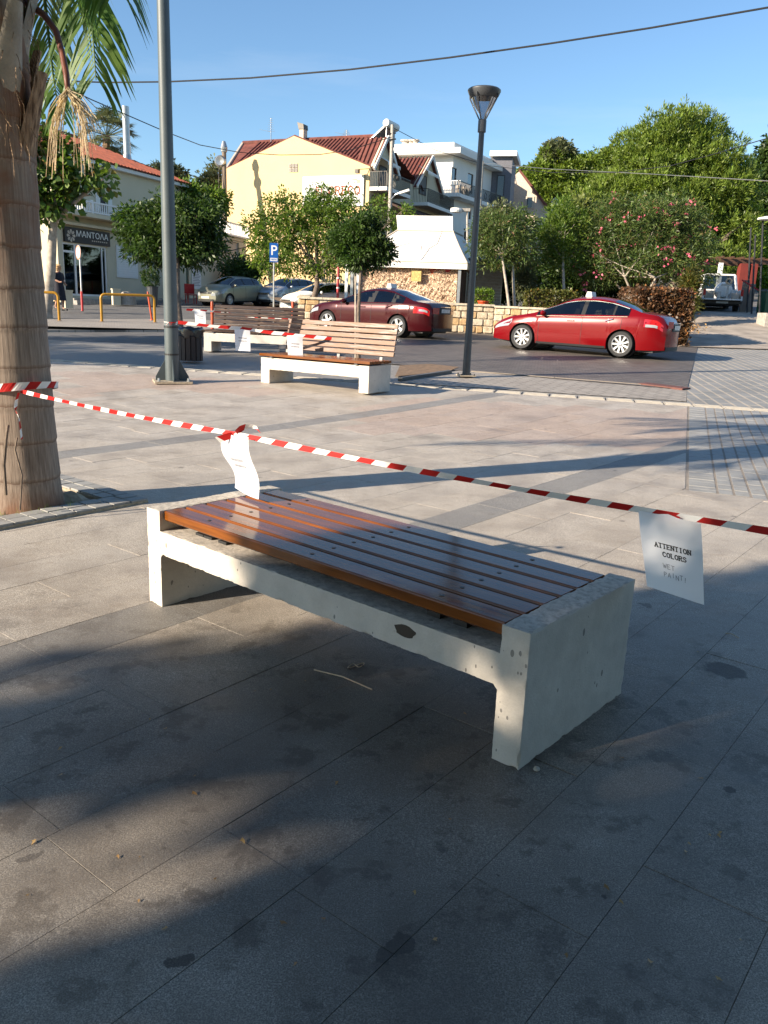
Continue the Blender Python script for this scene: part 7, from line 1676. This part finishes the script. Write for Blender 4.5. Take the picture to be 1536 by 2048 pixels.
# round sign on a leaning red and white pole
g = GD(165, 32.2); t = thing('road_sign', 'round road sign turned sideways on a thin post with dark red foot', 'sign', g, rad(-50)); z1 = at(159, 500, 32.2).z-g.z; z2 = at(160, 583, 32.2).z-g.z
d_ = at(159, 500, 32.2)-g; d_ = Vector((d_.x*math.cos(rad(50))-d_.y*math.sin(rad(50)), d_.x*math.sin(rad(50))+d_.y*math.cos(rad(50)), 0)); tp = Vector((d_.x, d_.y, z1))
MB().tube([tp*(z2/z1), tp*1.0], .03, 8).build('post', M['steel'], t); MB().tube([(0,0,0), tp*(z2/z1)], .05, 8).build('post_foot', M['redpost'], t)
mb = MB(); mb.lathe([(0,-.012),(.27,-.012),(.28,0),(0,.004)], 24, tp+Vector((0,-.05,-.1)), 'Y'); ds = mb.build('sign_disc', M['tapew'], t); mb = MB(); mb.lathe([(.22,-.016),(.275,-.016)], 24, tp+Vector((0,-.05,-.1)), 'Y'); mb.build('sign_ring', mat('faded_red', (.55,.22,.14), .5), ds, fix=False)
# poles and wires
def upole(px, y0, px1, y1, dep, r_, m, lab, nm='utility_pole'):
    a = at(px1, y1, dep); b = at(px, y0, dep); g = Vector((a.x, a.y, tz(a.x, min(a.y, 70)))); t = thing(nm, lab, 'utility pole', g); MB().tube([Vector((0,0,-.2)), b-g], [r_*1.15, r_*.8], 10).build('pole', M[m], t, smooth=50); return t, g
t, g = upole(448, 296, 450, 470, 57.5, .19, 'woodpole', 'brown wooden utility pole at the left edge of the yellow wall')
c = at(440, 322, 57.4)-g; MB().lathe([(0,-.05),(.3,-.1),(.42,.1),(.40,.12)], 16, c, 'Y').build('dish', M['steel'], t); MB().tube([at(438, 330, 57.4)-g, at(437, 395, 57.4)-g], .03, 5).build('conduit', M['bolt'], t); MB().lathe([(.22,-.2),(.25,.1),(.12,.5),(0,.55)], 10, at(448, 298, 57.5)-g).build('pole_cap', M['steel'], t)
t, g = upole(785, 250, 781, 440, 54, .15, 'kerb', 'light concrete utility pole with a curved street lamp arm before the gables')
MB().tube([at(783, 398, 54)-g, at(790, 390, 54)-g, at(803, 384, 53.8)-g], .05, 6).build('lamp_arm', M['steel'], t); mb = MB(); p, q = at(800, 386, 53.8)-g, at(819, 380, 53.6)-g; mb.bar(p, q, .28, .14); mb.build('lamp_head', M['whitewall'], t)
for y in (268, 280): MB().bar(at(777, y, 54)-g, at(792, y-2, 54)-g, .08, .08).build('insulator_arm', M['bolt'], t)
t, g = upole(965, 322, 957, 470, 58, .14, 'kerb', 'thin pale utility pole just right of the dark lamp post')
def wire(pts, r_, lab, m='black', sagn=0):
    P_ = [at(*p) for p in pts]; out = []
    for a, b in zip(P_, P_[1:]):
        for k in range(8): out.append(a.lerp(b, k/8))
    out.append(P_[-1]); o = MB().tube(out, r_, 6).build('overhead_wire', M[m]); tag(o, lab, 'wire', 'overhead wires')
wire([(-200,150,17),(215,165,16.5),(335,163.5,16),(500,156,15.4),(700,139,14.6),(900,115,13.9),(1100,87,13.3),(1300,56,12.7),(1536,15,12),(1900,-60,11)], .0145, 'thick twisted overhead cable crossing the whole sky from left to right')
wire([(-100,60,24),(180,198,33),(240,224,36),(330,263,40),(400,290,45),(480,305,50),(560,310,52),(640,309,53),(700,300,53.6),(783,274,54)], .024, 'dark sagging cable running down to the concrete pole before the gables')
wire([(965,326,58),(1100,338,50),(1300,348,40),(1536,362,30),(1900,380,22)], .016, 'thin pale wire crossing in front of the big pine', 'steel')
wire([(965,330,58),(1100,345,50),(1230,345,42),(1340,332,37),(1440,305,33),(1536,276,30),(1900,150,22)], .018, 'thin dark wire dipping across the big pine')
wire([(785,255,54),(870,300,56),(965,328,58)], .02, 'short dark wire between the two pale utility poles')
# small street light and parabolic lamps
g = GD(925, 44); t = thing('flat_street_lamp', 'flat grey round lamp head left of the tall lamp post above the kiosk', 'street lamp', g); c = at(920, 420, 44)-g; mb = MB(); mb.lathe([(0,-.16),(.30,-.13),(.34,-.02),(.3,.08),(0,.12)], 16, c+Vector((-.2,0,0))); mb.build('lamp_head', M['whitewall'], t); MB().bar(c+Vector((.0,0,0)), c+Vector((.55,0,.02)), .22, .16).build('lamp_neck', M['kerb'], t); MB().tube([c+Vector((.4,.05,0)), (.3,.05,0)], .06, 8).build('pole', M['kerb'], t)

# right edge: pergola, fence posts, gate, bin
g = GD(1478, 44.5); zt_ = at(1478, 520, 44.5).z-g.z; t = thing('pergola', 'dark timber pergola on red pillars behind the pickup', 'pergola', g)
xl = (at(1425, 520, 45)-g).x; xr2 = (at(1560, 520, 44)-g).x
for y in (0, 2.2): MB().bb((xl,y-.06,zt_-.22),(xr2,y+.06,zt_)).build('beam', M['wood_d'], t)
x = xl
while x < xr2: MB().bb((x,-.4,zt_+.002),(x+.08,2.7,zt_+.12)).build('rafter', M['wood_d'], t); x += .55
for px in (1479, 1498): xx = (at(px, 560, 44.5)-g).x; mb = MB(); w_ = .24 if px == 1479 else .16; mb.bb((xx-w_,-.25,0),(xx+w_,.2,zt_-.225)); mb.build('pillar', mat('red_plaster', (.16,.022,.015), .8), t)
xx = (at(1434, 560, 44.5)-g).x; MB().bb((xx-.1,-.1,0),(xx+.1,.1,zt_-.225)).build('post', M['whitewall'], t)
for i, (px, y0, dep, lab) in enumerate(((1502,455,37,'leftmost black iron post by the driveway'),(1511,470,36,'second black iron post by the driveway'),(1526,440,34,'third black iron post under the white lamp head'))):
    a = GD(px-8, dep); b = at(px, y0, dep); t = thing('iron_post', lab, 'post', a, 0, 'black iron posts by the driveway'); MB().tube([Vector((0,0,0)), b-a], .04, 8).build('post', M['black'], t)
c = at(1533, 437, 33.8); o = MB().lathe([(0,.1),(.34,.02),(.36,-.05),(0,-.08)], 14, c).build('lamp_head', M['whitewall']); tag(o, 'white mushroom lamp head at the far right edge', 'street lamp')
for i, (px, w_, y0, lab) in enumerate(((1484,.34,561,'wide grey brown plank leaning left by the pickup'),(1498,.26,568,'narrow grey plank leaning beside the wide one'))):
    a = GD(px, 37.5); z = at(px, y0, 37.5).z-a.z; mb = MB(); mb.box((0,0,z/2), (w_,.05,z), .2); o = mb.build('leaning_plank', mat('grey_plank%d' % i, (.16,.13,.11), .8)); o.location = a; tag(o, lab, 'plank')
g = GD(1531, 36); t = thing('wheelie_bin', 'green wheelie bin at the right edge', 'bin', g, .2); MB().prism([(-.26,-.26,.05),(.26,-.26,.05),(.32,-.3,.95),(-.32,-.3,.95)], (0,.58,0)).build('body', mat('bin_green', (.01,.07,.03), .5), t); MB().bb((-.34,-.33,.952),(.34,.34,1.02)).build('lid', M['lf_dark'] if False else mat('bin_lid_green', (.01,.055,.025), .5), t)
o = MB(); p = G(1536,655); o.box((p.x+.3, p.y+.5, p.z+.25), (.8,.8,.6)); o = o.build('low_pier', M['kerb']); tag(o, 'low pale stone pier at the right edge of the driveway', 'pier')
mb = MB(); a, b = at(1500,640,36), at(1516,595,36.2); mb.tube([at(1484,560,36.5), at(1524,585,36)], .03, 6); o = mb.build('broom_handle', M['redpost']); tag(o, 'reddish stick leaning above the green bin', 'stick')

# ================================================================== WOMAN BY THE SHOP
def skin_mesh(name, joints, edges, m, parent, sub=2):
    me = bpy.data.meshes.new(name); me.from_pydata([j[0] for j in joints], edges, []); o = bpy.data.objects.new(name, me); COL.objects.link(o)
    md = o.modifiers.new('s', 'SKIN'); sv = me.skin_vertices[0].data
    for i, j in enumerate(joints): sv[i].radius = j[1] if isinstance(j[1], tuple) else (j[1], j[1])
    sv[0].use_root = True; md2 = o.modifiers.new('d', 'SUBSURF'); md2.levels = sub; bpy.context.view_layer.update()
    m2 = bpy.data.meshes.new_from_object(o.evaluated_get(bpy.context.evaluated_depsgraph_get())); bpy.data.objects.remove(o)
    m2.materials.clear(); m2.materials.append(m); m2.polygons.foreach_set('use_smooth', [True]*len(m2.polygons)); o = bpy.data.objects.new(name, m2); COL.objects.link(o); o.parent = parent; return o
g = GD(121, 31.3); g.z = at(121, 621, 31.3).z; t = thing('person', 'woman in a dark dress with light hair walking by the shop front', 'person', g, rad(-20))
# local x = walking direction (to the right), z up
J = [((0,0,.88),(.14,.16)), ((0,0,1.05),(.12,.14)), ((.0,0,1.26),(.13,.17)), ((0,0,1.38),(.09,.13)), ((.01,0,1.44),.055), ((.02,0,1.49),.055), ((.03,0,1.58),(.09,.075)), ((.03,0,1.65),.07),
     ((.0,.17,1.36),.055), ((.02,.21,1.14),.045), ((.14,.19,.98),.036), ((.22,.17,.97),.03), ((.0,-.17,1.36),.055), ((.04,-.22,1.14),.045), ((.2,-.16,1.06),.036), ((.28,-.13,1.08),.03),
     ((.03,.09,.78),.09), ((.10,.09,.45),.06), ((.05,.09,.12),.038), ((.17,.09,.03),.03), ((-.02,-.09,.78),.09), ((-.03,-.09,.45),.06), ((-.15,-.09,.14),.038), ((-.05,-.09,.04),.03)]
E_ = [(0,1),(1,2),(2,3),(3,4),(4,5),(5,6),(6,7),(3,8),(8,9),(9,10),(10,11),(3,12),(12,13),(13,14),(14,15),(0,16),(16,17),(17,18),(18,19),(0,20),(20,21),(21,22),(22,23)]
skin_mesh('body', J, E_, M['skin'], t)
mb = MB(); n = 18; R_ = [(.055,.06,1.45),(.12,.19,1.40),(.155,.215,1.30),(.15,.19,1.12),(.145,.18,1.02),(.175,.21,.88),(.20,.23,.7),(.225,.245,.5),(.24,.25,.38)]
mb.add([(a*math.cos(th)*(1+.04*math.sin(5*th) if z < .8 else 1), b*math.sin(th), z) for a, b, z in R_ for th in [2*PI*k/n for k in range(n)]], [(i*n+j, i*n+(j+1)%n, (i+1)*n+(j+1)%n, (i+1)*n+j) for i in range(len(R_)-1) for j in range(n)])
for sy in (1, -1): mb.tube([(0,sy*.15,1.38),(.01,sy*.2,1.28),(.02,sy*.22,1.16)], [.075,.072,.065], 10)
mb.build('dress', M['dress'], t, smooth=True)
C = np.array([[.0,0,1.62]])+rdir(1500)*np.array([.115,.11,.125])*(.8+.25*RNG.random((1500,1))); C = C[~((C[:,0] > .07) & (C[:,2] < 1.66))]; leaf_mesh('hair', C, rdir(len(C))+[0,0,-1.], .06, .3, M['strand'], t, 0, world=False)
for sy, x, z in ((.09,.1,.0),(-.09,-.1,.02)): mb = MB(); mb.box((x+.03,sy,.035+z), (.24,.08,.07)); mb.build('shoe', M['black'], t)
b_ = thing('backpack', 'white and black patterned backpack worn by the woman', 'backpack', g+Vector((-.2,.05,1.05)), rad(-20)); MB().box((0,0,.08), (.16,.3,.42)).build('bag', M['tapew'], b_); mb = MB()
for k in range(5): mb.box((-.083,random.uniform(-.1,.1),-.06+k*.07), (.006,.14,.025), 0)
mb.build('pattern', M['ink'], b_); MB().box((-.02,-.0,.31), (.1,.24,.05)).build('flap', M['tapew'], b_)
